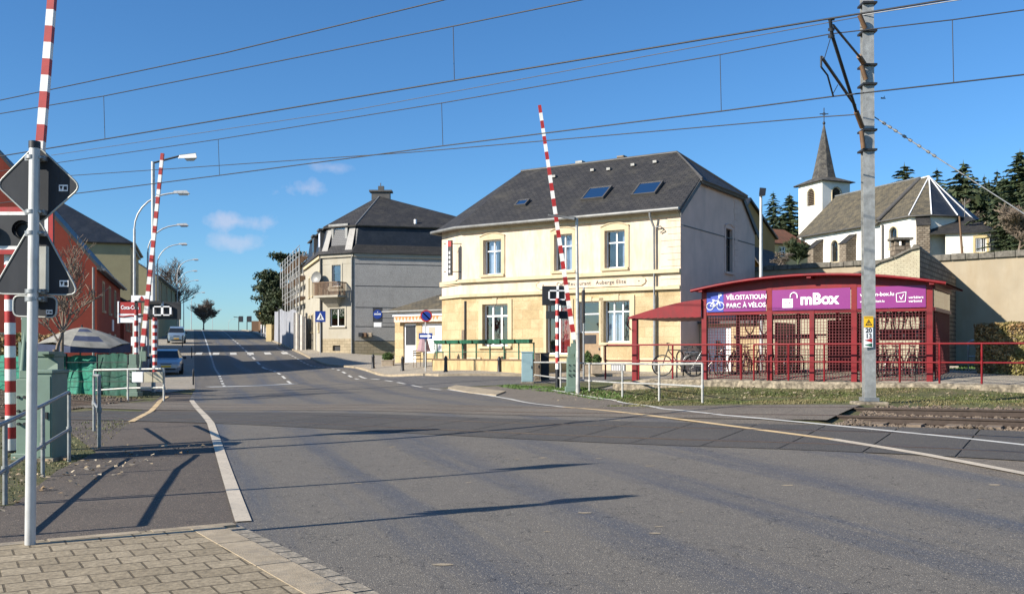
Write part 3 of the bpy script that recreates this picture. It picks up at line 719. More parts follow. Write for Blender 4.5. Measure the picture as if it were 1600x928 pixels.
for k in range(1500):
    if k % 3: s = r.uniform(-2, 22); c = 3.6 + 7.6 - abs(r.gauss(0, 1)) * 1.3; x, y = trk(A0, s, c)
    else: x, y = r.uniform(-9.5, -5.0), r.uniform(9, 16)
    if k % 3 and c < 5.6: continue
    z = H(x, y) + .03; a = r.uniform(0, 6.28); q = r.uniform(.018, .04)
    mb.add([(x + q * math.cos(a + t) , y + q * math.sin(a + t), z + r.uniform(-.005, .03)) for t in (0, 1.5, 3.1, 4.6)], [(0, 1, 2, 3)])
tag(mb.build('fallen_leaves', M_deadleaf, uv=False), 'dry pale leaves scattered along the foot of the low wall', 'leaves', kind='stuff')
# ================================================================ helpers for repeated kinds
def part(name, mats, root, fn, bevel=0, T=None):
    mb = MB(T); fn(mb); return mb.build(name, mats, root, bevel)
def stripes(mb, p0, p1, r, n, first=0, k=10, seg=None):
    """round post in alternating bands (materials 0 and 1)"""
    p0, p1 = Vector(p0), Vector(p1)
    for i in range(n): mb.tube([p0.lerp(p1, i / n), p0.lerp(p1, (i + 1) / n)], r, k, (i + first) % 2, cap=(i == n - 1))
def arm_pattern(mb, p0, p1, w0, w1, period, red, dir_):
    """flat barrier arm, white with red blocks"""
    p0, p1 = Vector(p0), Vector(p1); L = (p1 - p0).length; ax = (p1 - p0).normalized(); sx = Vector(dir_).normalized(); sx = (sx - ax * sx.dot(ax)).normalized(); sy = ax.cross(sx)
    s = L; q = [L]
    while s > 0:
        s2 = max(0, s - red); mats_ = 1; segs = (s2, s, 1)
        yield_(mb, p0, ax, sx, sy, s2, s, w0 + (w1 - w0) * s2 / L, w0 + (w1 - w0) * s / L, 1)
        s3 = max(0, s2 - (period - red))
        if s2 > 0: yield_(mb, p0, ax, sx, sy, s3, s2, w0 + (w1 - w0) * s3 / L, w0 + (w1 - w0) * s2 / L, 0)
        s = s3
def yield_(mb, p0, ax, sx, sy, a, b, wa, wb, m):
    pts = []
    for s, w in ((a, wa), (b, wb)):
        for u, v in ((-1, -.4), (1, -.4), (1, .4), (-1, .4)): pts.append(p0 + ax * s + sx * u * w / 2 + sy * v * w)
    mb.add(pts, [(0, 1, 5, 4), (1, 2, 6, 5), (2, 3, 7, 6), (3, 0, 4, 7), (4, 5, 6, 7), (3, 2, 1, 0)], m)

# ---------------------------------------------------------------- sign post in the foreground (signs seen from behind)
d0 = 7.75; base = at(47, d0, .05); base.z = EYE + (CY - 857) / F * d0
root = thing('sign_post', 'pale round post carrying three traffic signs seen from their dark backs on the paved corner', 'sign post', base)
top = P(54, 232, d0)
part('pole', M_polegrey, root, lambda m: m.tube([base, top], .041, 16))
part('cap', M_black, root, lambda m: m.tube([top, top + Vector((0, 0, .055))], .045, 16))
part('base_plate', M_steel, root, lambda m: (m.tube([base - Vector((0, 0, .01)), base + Vector((0, 0, .035))], .07, 16)))
ys_ = d0 + .085
def flat_sign(name, pts2, rim, root, rr=.02, stick=None, grp=None):
    pp = [P(x, y, ys_) for x, y in pts2]; m = MB()
    q = [p + Vector((0, .012, 0)) for p in pp]; n = len(pp)
    m.add(pp + q, [list(range(n)), list(range(n, 2 * n))[::-1]] + [(i, (i + 1) % n, n + (i + 1) % n, n + i) for i in range(n)], 0)
    o = m.build(name, M_signback, root)
    r_ = MB(); c = sum(pp, Vector()) / n
    for i in range(n): r_.tube([pp[i], pp[(i + 1) % n]], .008, 6)
    r_.build('rim', M_signrim, o)
    return o
def rounded(pts, r, k=4):
    out = []; n = len(pts)
    for i in range(n):
        p = Vector(pts[i]); a = (Vector(pts[i - 1]) - p).normalized(); b = (Vector(pts[(i + 1) % n]) - p).normalized()
        for j in range(k + 1):
            t = j / k; s = p + a * r * (1 - t) ** 2 + b * r * t ** 2
            out.append((s.x, s.y))
    return out
dia = flat_sign('warning_sign_back', rounded([(57, 226), (127, 292), (60, 351), (-6, 289)], 14), 0, root)
tri = flat_sign('triangle_sign_back', rounded([(57, 336), (125, 461), (-14, 459)], 20), 0, root)
pl = flat_sign('plate_sign_back', rounded([(21, 462), (89, 464), (88, 496), (21, 494)], 10), 0, root)
def sticker(o, x, y, w=14, h=10):
    m = MB(); a = P(x, y, ys_ - .003); dx = w / F * ys_; dz = h / F * ys_
    m.box((a.x, a.y - .001, a.z - dz), (a.x + dx, a.y, a.z), 0)
    m.add([(a.x + .006, a.y - .002, a.z - .01), (a.x + dx * .45, a.y - .002, a.z - .01), (a.x + dx * .25, a.y - .002, a.z - dz + .008)], [(0, 1, 2)], 1)
    m.box((a.x + dx * .55, a.y - .003, a.z - dz + .01), (a.x + dx * .9, a.y - .001, a.z - .012), 1)
    m.build('sticker', [M_signwhite, M_signback], o)
sticker(dia, 92, 289); sticker(tri, 93, 438); sticker(pl, 72, 484, 10, 7)
mb = MB(); a = P(75, 381, ys_ - .002); b = P(77, 459, ys_ - .002); mb.box((a.x - .02 * 0, a.y, b.z), (a.x, a.y, a.z)); 
part('backing_strip', M_signrim, tri, lambda m: m.box((P(62, 0, ys_).x, ys_ - .006, P(0, 457, ys_).z), (P(77, 0, ys_).x, ys_ - .002, P(0, 385, ys_).z)))
for y in (246, 331, 364, 455, 467):
    c = P(50, y, d0)
    def cl(m, c=c):
        m.tube([c - Vector((0, 0, .015)), c + Vector((0, 0, .015))], .047, 16)
        m.box((c.x - .075, c.y + .03, c.z - .02), (c.x + .085, c.y + .085, c.z + .02)); m.tube([(c.x + .065, c.y - .01, c.z), (c.x + .065, c.y + .09, c.z)], .012, 6)
    part('clamp', M_steel, root, cl)

# ---------------------------------------------------------------- crossing signal on a striped post, facing us
d1 = 15.3; b1 = at(17, d1)
root = thing('crossing_signal', 'crossing signal with red bordered black board facing us on a thick striped post', 'crossing signal', b1)
zt = P(0, 448, d1).z; zb = P(0, 703, d1).z
def post(m):
    m.tube([(b1.x, b1.y, b1.z - .1), (b1.x, b1.y, zb)], .085, 14, 2)
    stripes(m, (b1.x, b1.y, zb), (b1.x - .02, b1.y, zt + .9), .082, 19, 1, 14)
part('striped_post', [M_red, M_white, M_black], root, post)
def board(m):
    fr = frame((P(-46, 0, d1).x, d1 - .16, 0), (1, 0)); m.T = fr; z0 = P(0, 399, d1).z; z1 = P(0, 326, d1).z; w = 1.39
    m.box((0, 0, z0), (w, .05, z1), 0); t = .075; u = .055
    for a, b in (((0, 0), (w, t)), ((0, z1 - z0 - t), (w, z1 - z0)), ((0, 0), (t, z1 - z0)), ((w - t, 0), (w, z1 - z0))): m.box((a[0], -.004, z0 + a[1]), (b[0], .0, z0 + b[1]), 1)
    for a, b in (((t, t), (w - t, t + u)), ((t, z1 - z0 - t - u), (w - t, z1 - z0 - t)), ((t, t), (t + u, z1 - z0 - t)), ((w - t - u, t), (w - t, z1 - z0 - t))): m.box((a[0], -.008, z0 + a[1]), (b[0], -.002, z0 + b[1]), 2)
    m.T = I4
part('signal_board', [M_black, M_red, M_white], root, board)
for px in (-22, 38):
    c = P(px, 361, d1 - .17)
    l = part('signal_lamp', M_dark, root, lambda m: m.ring((c.x, c.y - .05, c.z), .13, .012))
    part('lamp_hood', M_black, l, lambda m: m.tube([(c.x, c.y - .12, c.z + .02), (c.x, c.y + .01, c.z)], .14, 16, cap=False))
# the same kind of post stands just outside the picture and throws its shadow into the road
bb = Vector((-6.4, 9.4, 0)); bb.z = H(bb.x, bb.y)
root = thing('road_sign', 'road sign on a tall thin post at the left pavement edge beside the railing', 'road sign', bb)
part('post', M_steel, root, lambda m: m.tube([bb, bb + Vector((0, 0, 4.5))], .04, 10))
part('sign_panel', M_signback, root, lambda m: m.box((bb.x - .35, bb.y + .05, bb.z + 4.05), (bb.x + .35, bb.y + .08, bb.z + 4.62)))

# ---------------------------------------------------------------- barriers
def barrier(name, label, px0, px1, py_top, py_bot, d, arm0, arm1, w0, w1, tilt, plate=True, per=.5, red=.25, depth=.35):
    b = P(px0, py_bot, d); c = P(px1, py_top, d); x0, x1, z0, z1 = b.x, c.x, b.z, c.z
    root = thing(name, label, 'barrier', ((x0 + x1) / 2, d, z0), 'level crossing barriers')
    def hous(m):
        m.box((x0, d, z0 - .1), (x1, d + depth, z0 + (z1 - z0) * .72)); m.box((x0 + .03, d + .02, z0 + (z1 - z0) * .72), (x1 - .03, d + depth - .04, z1))
        m.box((x0 - .05, d - .06, z0 - .12), (x1 + .05, d + depth + .06, z0 + .04))
    h = part('housing', M_green, root, hous, .012)
    def pl_(m):
        zc = z0 + (z1 - z0) * .45; m.box((x0 + .02, d - .02, zc - .16), (x1 - .02, d - .003, zc + .2))
    p_ = part('door', M_green, h, pl_, .006)
    def bolts(m):
        for fx in (.25, .7):
            for fz in (.3, .42, .55): m.tube([(x0 + (x1 - x0) * fx, d - .045, z0 + (z1 - z0) * fz), (x0 + (x1 - x0) * fx, d - .005, z0 + (z1 - z0) * fz)], .022, 8)
    part('bolt', M_dark, p_, bolts)
    p0 = P(arm0[0], arm0[1], d - .1); p1 = P(arm1[0], arm1[1], d - .1 + tilt)
    part('arm', [M_white, M_red], root, lambda m: arm_pattern(m, p0, p1, w0, w1, per, red, (1, 0, 0)))
    def bracket(m):
        dz = (p1 - p0).normalized(); q = p0 - dz * .75
        m.tube([q, p0 + dz * .25], .045, 8); m.box((p0.x - .1, p0.y - .05, z1 - .25), (p0.x + .12, p0.y + .06, z1 + .1))
    part('arm_bracket', M_green, root, bracket)
    return root
r_ = barrier('level_crossing_barrier', 'raised red and white barrier arm leaving the top of the picture behind the sign post', 25, 46, 545, 712, 14.3, (42, 500), (90, -110), .125, .105, .3)
part('arm_shoe', M_green, r_, lambda m: m.box((P(36, 0, 14.2).x, 14.15, P(0, 545, 14.2).z), (P(45, 0, 14.2).x, 14.25, P(0, 495, 14.2).z)))
barrier('level_crossing_barrier', 'raised striped barrier arm in front of the tall straight street lamp beyond the tracks', 200, 214, 553, 614, 34.0, (223, 541), (254, 240), .15, .11, .2, per=.52)
barrier('level_crossing_barrier', 'raised red and white barrier arm in front of the cream cafe building', 886, 901, 541, 606, 30.2, (897, 531), (843, 165), .14, .10, .25, per=.5)
# relay cabinets
def cabinet(name, label, cat, px0, px1, pyt, pyb, d, m, depth=.4, doors=1, lid=True, group=None):
    a = P(px0, pyb, d); b = P(px1, pyt, d)
    r = thing(name, label, cat, ((a.x + b.x) / 2, d, a.z), group)
    part('body', m, r, lambda q: (q.box((a.x, d, a.z - .15), (b.x, d + depth, b.z - .05)), q.box((a.x - .02, d - .02, b.z - .05), (b.x + .02, d + depth + .02, b.z))), .008)
    w = (b.x - a.x) / doors
    for i in range(doors):
        dr = part('door', m, r, lambda q: q.box((a.x + w * i + .02, d - .012, a.z + .06), (a.x + w * (i + 1) - .02, d - .001, b.z - .09)), .004)
        part('handle', M_dark, dr, lambda q: q.box((a.x + w * (i + 1) - .08, d - .035, (a.z + b.z) / 2 - .05), (a.x + w * (i + 1) - .05, d - .012, (a.z + b.z) / 2 + .05)))
    if lid: part('plinth', M_lowwall, r, lambda q: q.box((a.x - .03, d - .03, a.z - .2), (b.x + .03, d + depth + .03, a.z + .04)))
    return r
cabinet('relay_cabinet', 'tall dark green relay cabinet behind the nearest handrail', 'cabinet', 57, 81, 578, 720, 14.0, M_green, .5)
r_ = cabinet('relay_box', 'green box with a sloping lid behind the dark green cabinet', 'cabinet', 50, 84, 552, 640, 15.0, M_green, .35)
part('sloping_panel', M_green, r_, lambda m: m.slab([P(72, 578, 14.95), P(90, 578, 14.95), P(90, 566, 14.99), P(76, 556, 14.99)], .02))
part('hood', M_green, r_, lambda m: m.box((P(66, 0, 15).x, 14.8, P(0, 553, 15).z), (P(86, 0, 15).x, 15.3, P(0, 549, 15).z)))

# ---------------------------------------------------------------- handrails
def handrail(name, label, pts, mat_, h=1.0, r=.024, mid=.5, group=None, ends=None, tops=None, nm='handrail'):
    """pts: ground points (Vector); posts stand on them"""
    o = Vector(pts[0]); root = thing(nm, label, 'handrail', o, group)
    tp = [Vector(p) + Vector((0, 0, h if tops is None else tops[i])) for i, p in enumerate(pts)]
    path = list(tp)
    if ends in ('start', 'both'):
        d = (tp[0] - tp[1]).normalized(); path = [Vector(pts[0]) + (tp[0] - Vector(pts[0])) * .88 , tp[0] + Vector((0, 0, -.035)), tp[0] - d * .06] + path[1:]
    if ends in ('end', 'both'):
        d = (tp[-1] - tp[-2]).normalized(); path = path[:-1] + [tp[-1] - d * .06, tp[-1] + Vector((0, 0, -.035)), Vector(pts[-1]) + (tp[-1] - Vector(pts[-1])) * .88]
    part('top_rail', mat_, root, lambda m: m.tube(path, r, 10))
    if mid: part('middle_rail', mat_, root, lambda m: m.tube([Vector(p) + (t - Vector(p)) * mid for p, t in zip(pts, tp)], r * .85, 8))
    for p, t in zip(pts, tp):
        p = Vector(p)
        part('post', mat_, root, lambda m: (m.tube([p - Vector((0, 0, .1)), t], r, 10), m.tube([p + (t - p) * mid - Vector((0, 0, .04)), p + (t - p) * mid + Vector((0, 0, .04))], r * 1.5, 10) if mid else None))
    return root
g = [(8, 660, 787, 10.1), (67, 633, 741, 12.3), (108, 612, 713, 14.0)]
pts = [P(px, yb, d) for px, yt, yb, d in g]; tops = [P(px, yt, d).z - P(px, yb, d).z for px, yt, yb, d in g]
p_ = pts[0] + (pts[0] - pts[1]) * .9; pts = [p_] + pts; tops = [tops[0]] + tops
for p in pts: p.z = min(p.z, H(p.x, p.y) + .02) if False else p.z
handrail('handrail', 'nearest galvanised handrail with ball joints beside the sign post', pts, M_railgrey, tops=tops, r=.026, mid=.42, ends='end')
a = P(155, 693, 16.0); b = at(147, 19.3); handrail('handrail', 'short galvanised hoop rail at the edge of the left footway', [a, b], M_railgrey, h=1.13, r=.03, mid=.5, ends='both')
a = at(152, 33.0); pts = [at(147, 32.6), at(200, 32.3), at(256, 32.0)]; 
r_ = handrail('handrail', 'pale handrail with white and beige boxes fixed to it beyond the tracks', pts, M_railpale, tops=[EYE + (CY - 578) / F * 32.6 - pts[0].z, EYE + (CY - 577) / F * 32.3 - pts[1].z, EYE + (CY - 576) / F * 32 - pts[2].z], r=.035, mid=.42)
for px0, px1, m_, nm, lb in ((208, 225, M_signwhite, 'notice_plate', None), (227, 240, M_beige, 'junction_box', None), (241, 256, M_beige, 'junction_box', None)):
    part(nm, m_, r_, lambda m: m.box((P(px0, 0, 32).x, 31.9, P(0, 597, 32).z), (P(px1, 0, 32).x, 32.05, P(0, 581, 32).z)), .01)
g = [(832, 566, 599, 39), (876, 566, 609, 32.5), (921, 568, 614.5, 30), (972.5, 568, 620, 27.8), (1030, 569, 622.5, 25.8), (1097.5, 568, 630, 23.5)]
pts = [P(px, yb, d) for px, yt, yb, d in g]; tops = [P(px, yt, d).z - P(px, yb, d).z for px, yt, yb, d in g]
handrail('handrail', 'pale galvanised handrail curving along the footway on the right of the crossing', pts, M_railpale, tops=tops, r=.03, mid=.42)

# ---------------------------------------------------------------- far signals
def far_signal(label, px, pyt, pyb, d, board_, sub=None, frame_=None, first=1):
    b = P(px, pyb, d); t = P(px, pyt, d); r = thing('crossing_signal', label, 'crossing signal', b)
    def po(m):
        z = b.z + .6; m.tube([(b.x, b.y, b.z - .1), (b.x, b.y, z)], .075, 10, 2); stripes(m, (b.x, b.y, z), (t.x, t.y, t.z), .07, 12, first, 10)
    part('striped_post', [M_red, M_white, M_black], r, po)
    x0, x1, y0, y1 = board_; a = P(x0, y1, d + .2); c = P(x1, y0, d + .2)
    bo = part('signal_board', M_black, r, lambda m: m.box((a.x, d + .15, a.z), (c.x, d + .22, c.z)), .01)
    x0, x1, y0, y1 = frame_; a = P(x0, y1, d); c = P(x1, y0, d)
    part('bracket', M_signwhite, bo, lambda m: [m.box(p, q) for p, q in (((a.x, d + .05, a.z), (c.x, d + .1, a.z + .045)), ((a.x, d + .05, c.z - .045), (c.x, d + .1, c.z)), ((a.x, d + .05, a.z), (a.x + .045, d + .1, c.z)), ((c.x - .07, d + .05, a.z), (c.x, d + .1, c.z)), (((a.x + c.x) / 2 - .04, d + .05, a.z), ((a.x + c.x) / 2 + .04, d + .1, c.z + .15)))])
    if sub:
        x0, x1, y0, y1 = sub; a = P(x0, y1, d + .1); c = P(x1, y0, d + .1)
        part('lower_plate', M_signback, r, lambda m: m.box((a.x, d + .1, a.z), (c.x, d + .13, c.z)))
    return r
r_ = far_signal('crossing signal seen from behind with white bracket, beyond the tracks by the parked cars', 213, 484, 610, 35.5, (232, 283, 472, 499), None, (238, 267, 478, 493))
part('cross_arm', M_black, r_, lambda m: (m.box((P(211, 0, 35.5).x, 35.45, P(0, 473, 35.5).z), (P(253, 0, 35.5).x, 35.55, P(0, 470, 35.5).z)), m.box((P(211, 0, 35.5).x, 35.45, P(0, 487, 35.5).z), (P(215, 0, 35.5).x, 35.55, P(0, 470, 35.5).z)), m.box((P(213, 0, 35.5).x, 35.45, P(0, 495, 35.5).z), (P(236, 0, 35.5).x, 35.55, P(0, 492, 35.5).z))))
part('small_plate', M_signwhite, r_, lambda m: m.box((P(203, 0, 35.5).x, 35.6, P(0, 540, 35.5).z), (P(228, 0, 35.5).x, 35.62, P(0, 526, 35.5).z)))
far_signal('crossing signal seen from behind with white bracket, in front of the cafe', 871, 466, 604, 33.0, (847, 888, 447, 477), (853, 893, 486, 498), (857, 886, 453, 469))
b = P(242, 588, 33.6)
r_ = thing('marker_post', 'red and white striped post beside the tall straight street lamp', 'post', b)
def sp(m): stripes(m, b, P(242, 496, 33.6), .075, 16, 0, 10)
part('striped_post', [M_white, M_red], r_, sp)
b = P(912, 592, 35.0); t = P(912, 449, 35.0)
r_ = thing('road_sign', 'grey post with edge-on sign panel beside the barrier in front of the cafe', 'road sign', b)
part('post', M_steel, r_, lambda m: m.tube([b, t], .038, 8)); part('sign_panel', M_black, r_, lambda m: m.box((b.x - .045, 34.9, P(0, 505, 35).z), (b.x + .045, 35.5, t.z - .1)), .02)

# ---------------------------------------------------------------- cabinets near the cafe
cabinet('street_cabinet', 'pale blue street cabinet at the corner of the side road', 'cabinet', 815, 833, 549, 598, 38.5, M_cabblue, .4)
cabinet('street_cabinet', 'dark narrow street cabinet right of the pale blue one', 'cabinet', 836, 844, 551, 594, 39.4, M_oldwood, .4, group=None)
cabinet('street_cabinet', 'black street cabinet between the striped posts and the cafe', 'cabinet', 845, 858, 551, 594, 39.8, M_dark, .4)

# ---------------------------------------------------------------- catenary mast and wires
mbz = P(1358, 630, 20.3); mt = P(1354, -60, 20.3)
root = thing('catenary_mast', 'tall galvanised steel railway mast with numbers and warning plate behind the far track', 'railway mast', mbz)
mf = frame((mbz.x, mbz.y, 0), (1, -.12))
def hbeam(m):
    w, t = .115, .022
    z0, z1 = mbz.z - .3, mt.z; L = Vector((mt.x - mbz.x, 0, 0))
    for a, b in (((-w, -w), (w, -w + t)), ((-w, w - t), (w, w)), ((-t / 2, -w + t), (t / 2, w - t))):
        pts = [mf @ Vector((x, y, z0)) for x, y in ((a[0], a[1]), (b[0], a[1]), (b[0], b[1]), (a[0], b[1]))] + [mf @ Vector((x, y, z1)) + L for x, y in ((a[0], a[1]), (b[0], a[1]), (b[0], b[1]), (a[0], b[1]))]
        m.add(pts, [(3, 2, 1, 0), (4, 5, 6, 7), (0, 1, 5, 4), (1, 2, 6, 5), (2, 3, 7, 6), (3, 0, 4, 7)])
part('column', M_mast, root, hbeam)
part('foundation', M_lowwall, root, lambda m: m.prism([(mbz.x - .33, mbz.y - .25), (mbz.x + .33, mbz.y - .28), (mbz.x + .34, mbz.y + .3), (mbz.x - .32, mbz.y + .3)], mbz.z - .3, mbz.z + .04), .03)
part('base_collar', M_steel, root, lambda m: m.box((mbz.x - .155, mbz.y - .16, mbz.z + .05), (mbz.x + .155, mbz.y + .16, mbz.z + .13)))
yz = mbz.y - .165
def mz(y): return P(0, y, 20.12).z
fx = lambda px: P(px, 0, 20.12).x
wp = part('warning_plate', M_signyellow, root, lambda m: m.box((fx(1350.5), yz, mz(511)), (fx(1365), yz + .012, mz(494))))
def tri_(m):
    cx = fx(1357.7); z0 = mz(508.2); s = .072
    o = [(cx - s, yz - .004, z0), (cx + s, yz - .004, z0), (cx, yz - .004, z0 + s * 1.75)]; i_ = [(cx - s * .62, yz - .004, z0 + .018), (cx + s * .62, yz - .004, z0 + .018), (cx, yz - .004, z0 + s * 1.35)]
    m.add(o + i_, [(0, 1, 4, 3), (1, 2, 5, 4), (2, 0, 3, 5)]); m.box((cx - .008, yz - .005, z0 + .03), (cx + .008, yz - .003, z0 + .075))
    m.box((fx(1350.9), yz - .004, mz(496.3)), (fx(1364.6), yz - .002, mz(495.5)))
part('lightning_triangle', M_black, wp, tri_)
wp = part('number_plate', M_signwhite, root, lambda m: m.box((fx(1350.5), yz, mz(542.5)), (fx(1364.5), yz + .012, mz(512))))
fr_ = frame((0, yz - .003, 0), (1, 0))
text('20', M_black, textM(fr_, fx(1357.6), 0, mz(516.3)), .135, wp, 'mast_number', .003, .002)
text('13', M_black, textM(fr_, fx(1357.6), 0, mz(525)), .135, wp, 'mast_number', .003, .002)
part('arrow_mark', M_red, wp, lambda m: m.poly([(fx(1351), yz - .004, mz(531.5)), (fx(1363), yz - .004, mz(535)), (fx(1363), yz - .004, mz(528.5))]))
part('arrow_mark', M_green_pl, wp, lambda m: m.poly([(fx(1351), yz - .004, mz(539)), (fx(1363), yz - .004, mz(542)), (fx(1363), yz - .004, mz(535.8))]))
for y in (46, 99, 129, 201, 232, 2): part('clamp', M_dark, root, lambda m: m.box((P(1344, 0, 20.3).x, 20.12, mz(y + 3)), (P(1366, 0, 20.3).x, 20.48, mz(y))))
def Q(px, py, k):      # a point of the cantilever: k = metres from the mast towards the near track
    q = Vector((mbz.x, mbz.y, 0)) - W * k; return P(px, py, q.y)
def cant(m):
    m.tube([Q(1347, 199, .15), Q(1338, 175, .45)], .055, 8, 1); m.tube([Q(1338, 175, .45), Q(1300, 55, 2.5), Q(1297, 30, 2.6)], .035, 8)
    m.tube([Q(1350, 100, .15), Q(1342, 88, .4)], .055, 8, 1); m.tube([Q(1342, 88, .4), Q(1302, 40, 2.4)], .024, 8)
    m.tube([Q(1336, 165, .5), Q(1284, 90, 3.0)], .03, 8); m.tube([Q(1283, 88, 3.0), Q(1283, 105, 3.0)], .02, 6)
    m.tube([Q(1283, 105, 3.0), Q(1293, 118, 2.8), Q(1302, 151, 2.55)], .018, 6); m.tube([Q(1300, 52, 2.5), Q(1288, 92, 2.9)], .008, 5); m.tube([Q(1309, 133, 2.2), Q(1302, 146, 2.5)], .008, 5)
    for y in (28, 44, 55): m.tube([Q(1299, y, 2.52), Q(1299, y + 5, 2.5)], .06, 8)
    m.tube([Q(1349, 232, .2), Q(1346, 205, .25)], .05, 8, 1); m.tube([Q(1353, 125, .2), Q(1346, 103, .25)], .05, 8, 1); m.tube([Q(1352, 45, .2), Q(1343, 24, .3)], .05, 8, 1)
part('cantilever', [M_dark, M_wood], root, cant)
def wire(label, pts, r, m=M_black, nm='overhead_wire', sag=0, group=None):
    pts = [Vector(p) for p in pts]; path = []
    for a, b in zip(pts, pts[1:]):
        k = 14
        for i in range(k if b is not pts[-1] else k + 1):
            t = i / k; p = a.lerp(b, t); p.z -= sag * 4 * t * (1 - t); path.append(p)
    mb = MB(); mb.tube(path, r, 6)
    return tag(mb.build(nm, m, uv=False, org=path[0]), label, 'wire', group)
def onl(o, px, py, c=0):
    """point over a line parallel to the track (offset c) seen at a place of the photograph"""
    q = o + W * c; r = (px - CX) / F; s = (r * q.y - q.x) / (U.x - r * U.y); y = q.y + U.y * s; return P(px, py, y)
def ext(pts, k=30):
    d0_ = (pts[0] - pts[1]); d1_ = (pts[-1] - pts[-2]); d0_.normalize(); d1_.normalize(); return [pts[0] + d0_ * k] + pts + [pts[-1] + d1_ * k * .35]
wA = ext([onl(A0, 0, 157, -1.2), onl(A0, 350, 83.5, -1.2), onl(A0, 695, 0, -1.2)]); wB = ext([onl(A0, 0, 178), onl(A0, 162, 150.5), onl(A0, 708, 41.5), onl(A0, 910, 0)])
wC = ext([onl(A0, 0, 244.5), onl(A0, 162, 218), onl(A0, 708, 126.5), onl(A0, 1297, 29.5), onl(A0, 1480, 0)]); wE = ext([onl(B0, 80, 256), onl(B0, 341, 218), onl(B0, 690, 161.5), onl(B0, 1125, 86), onl(B0, 1298, 53.5), onl(B0, 1488, 31.5), onl(B0, 1600, 16)])
wG = ext([onl(B0, 115, 303), onl(B0, 341, 274.5), onl(B0, 690, 228.5), onl(B0, 1128, 174), onl(B0, 1302, 151), onl(B0, 1488, 130), onl(B0, 1600, 117)])
wire('uppermost feeder wire crossing the top left of the sky', wA, .012)
wire('second wire from the top left, carrying the droppers of the near contact wire', wB, .012)
wire('thick contact wire over the near track, passing under the top wires', wC, .015)
wD = [onl(A0, 0, 264, 3.6), onl(A0, 300, 210, 3.8), Vector(P(1340, 27, 20.3))]
wire('thin pale wire ending at the top of the railway mast', [P(80, 243, 35.5), P(560, 171, 27.8), P(1342, 27, 20.2)], .009, M_zincdk)
wire('thin pale wire running right from the top of the railway mast', [P(1348, 24, 20.2), P(1640, -22, 18.4)], .011, M_steel)
wire('catenary wire over the far track with three droppers', wE, .011)
wire('contact wire over the far track, lowest on the right of the sky', wG, .014)
wire('wire anchored to the railway mast beside the church steeple', [P(105, 275, 35.0), P(640, 238.5, 26.8), P(1283, 183, 20.75), P(1336, 179.5, 20.3)], .012)
wire('stay wire with insulators running down to the right from the railway mast', [P(1366, 183, 20.3), P(1606, 338, 18.8), P(1900, 545, 16.9)], .013, M_steel)
mb = MB(); a, b = P(1366, 183, 20.3), P(1606, 338, 18.8)
for t in (.06, .1, .14, .2, .24, .3, .36, .4): mb.tube([a.lerp(b, t), a.lerp(b, t + .018)], .03, 8)
tag(mb.build('stay_insulators', M_zinc, uv=False, org=a), 'pale ribbed insulators strung on the stay wire right of the railway mast', 'insulators')
for (px, y0, y1, o, lb) in ((162, 150, 218, A0, 'leftmost dropper wire, above the tall striped barrier'), (708, 41, 126.5, A0, 'dropper wire hanging high over the middle of the sky'), (341, 218, 274.5, B0, 'short dropper wire right of the arched street lamps'), (690, 161.5, 228, B0, 'dropper wire above the left end of the cafe roof'), (1125, 86, 174.5, B0, 'dropper wire above the right end of the cafe roof'), (1488, 31.5, 130, B0, 'dropper wire right of the railway mast')):
    a, b = onl(o, px, y0), onl(o, px + 2, y1); mb = MB(); mb.tube([a, b], .008, 5)
    tag(mb.build('dropper_wire', M_black, uv=False, org=a), lb, 'wire', 'dropper wires of the railway line')
# ================================================================ buildings
def window(root, fr, x0, x1, z0, z1, dep=.16, nx=2, trans=None, fm=None, curtain=None, fw=.06, blind=None, glass=None, name='window', tcur=None):
    fm = fm or M_winframe; m = MB(fr); y0 = dep - .06; y1 = dep
    m.box((x0, y0, z0), (x0 + fw, y1, z1)); m.box((x1 - fw, y0, z0), (x1, y1, z1)); m.box((x0 + fw, y0, z0), (x1 - fw, y1, z0 + fw)); m.box((x0 + fw, y0, z1 - fw), (x1 - fw, y1, z1))
    for i in range(1, nx):
        x = x0 + (x1 - x0) * i / nx; m.box((x - fw * .55, y0 - .003, z0 + fw), (x + fw * .55, y1 - .003, z1 - fw))
    if trans:
        z = z0 + (z1 - z0) * trans; m.box((x0 + fw, y0 + .003, z - fw * .5), (x1 - fw, y1 - .006, z + fw * .5))
    f = m.build(name, fm, root)
    m = MB(fr); m.poly([(x0 + fw, dep - .02, z0 + fw), (x1 - fw, dep - .02, z0 + fw), (x1 - fw, dep - .02, z1 - fw), (x0 + fw, dep - .02, z1 - fw)]); m.build('pane', glass or M_glass, f)
    if curtain:
        for (a, b) in curtain[1]:
            xa = x0 + (x1 - x0) * a; xb = x0 + (x1 - x0) * b; m = MB(fr); k = 10; pts = []; 
            for i in range(k + 1):
                x = xa + (xb - xa) * i / k; y = dep + .1 + .03 * (i % 2); pts += [(x, y, z0 + .02), (x, y, z0 + (z1 - z0) * (tcur or .98))]
            m.add(pts, [(2 * i, 2 * i + 2, 2 * i + 3, 2 * i + 1) for i in range(k)]); m.build('curtain', curtain[0], f)
    if blind:
        m = MB(fr); m.box((x0 + fw, dep + .005, z0 + (z1 - z0) * blind[1]), (x1 - fw, dep + .03, z1 - fw)); m.build('blind', blind[0], f)
    return f
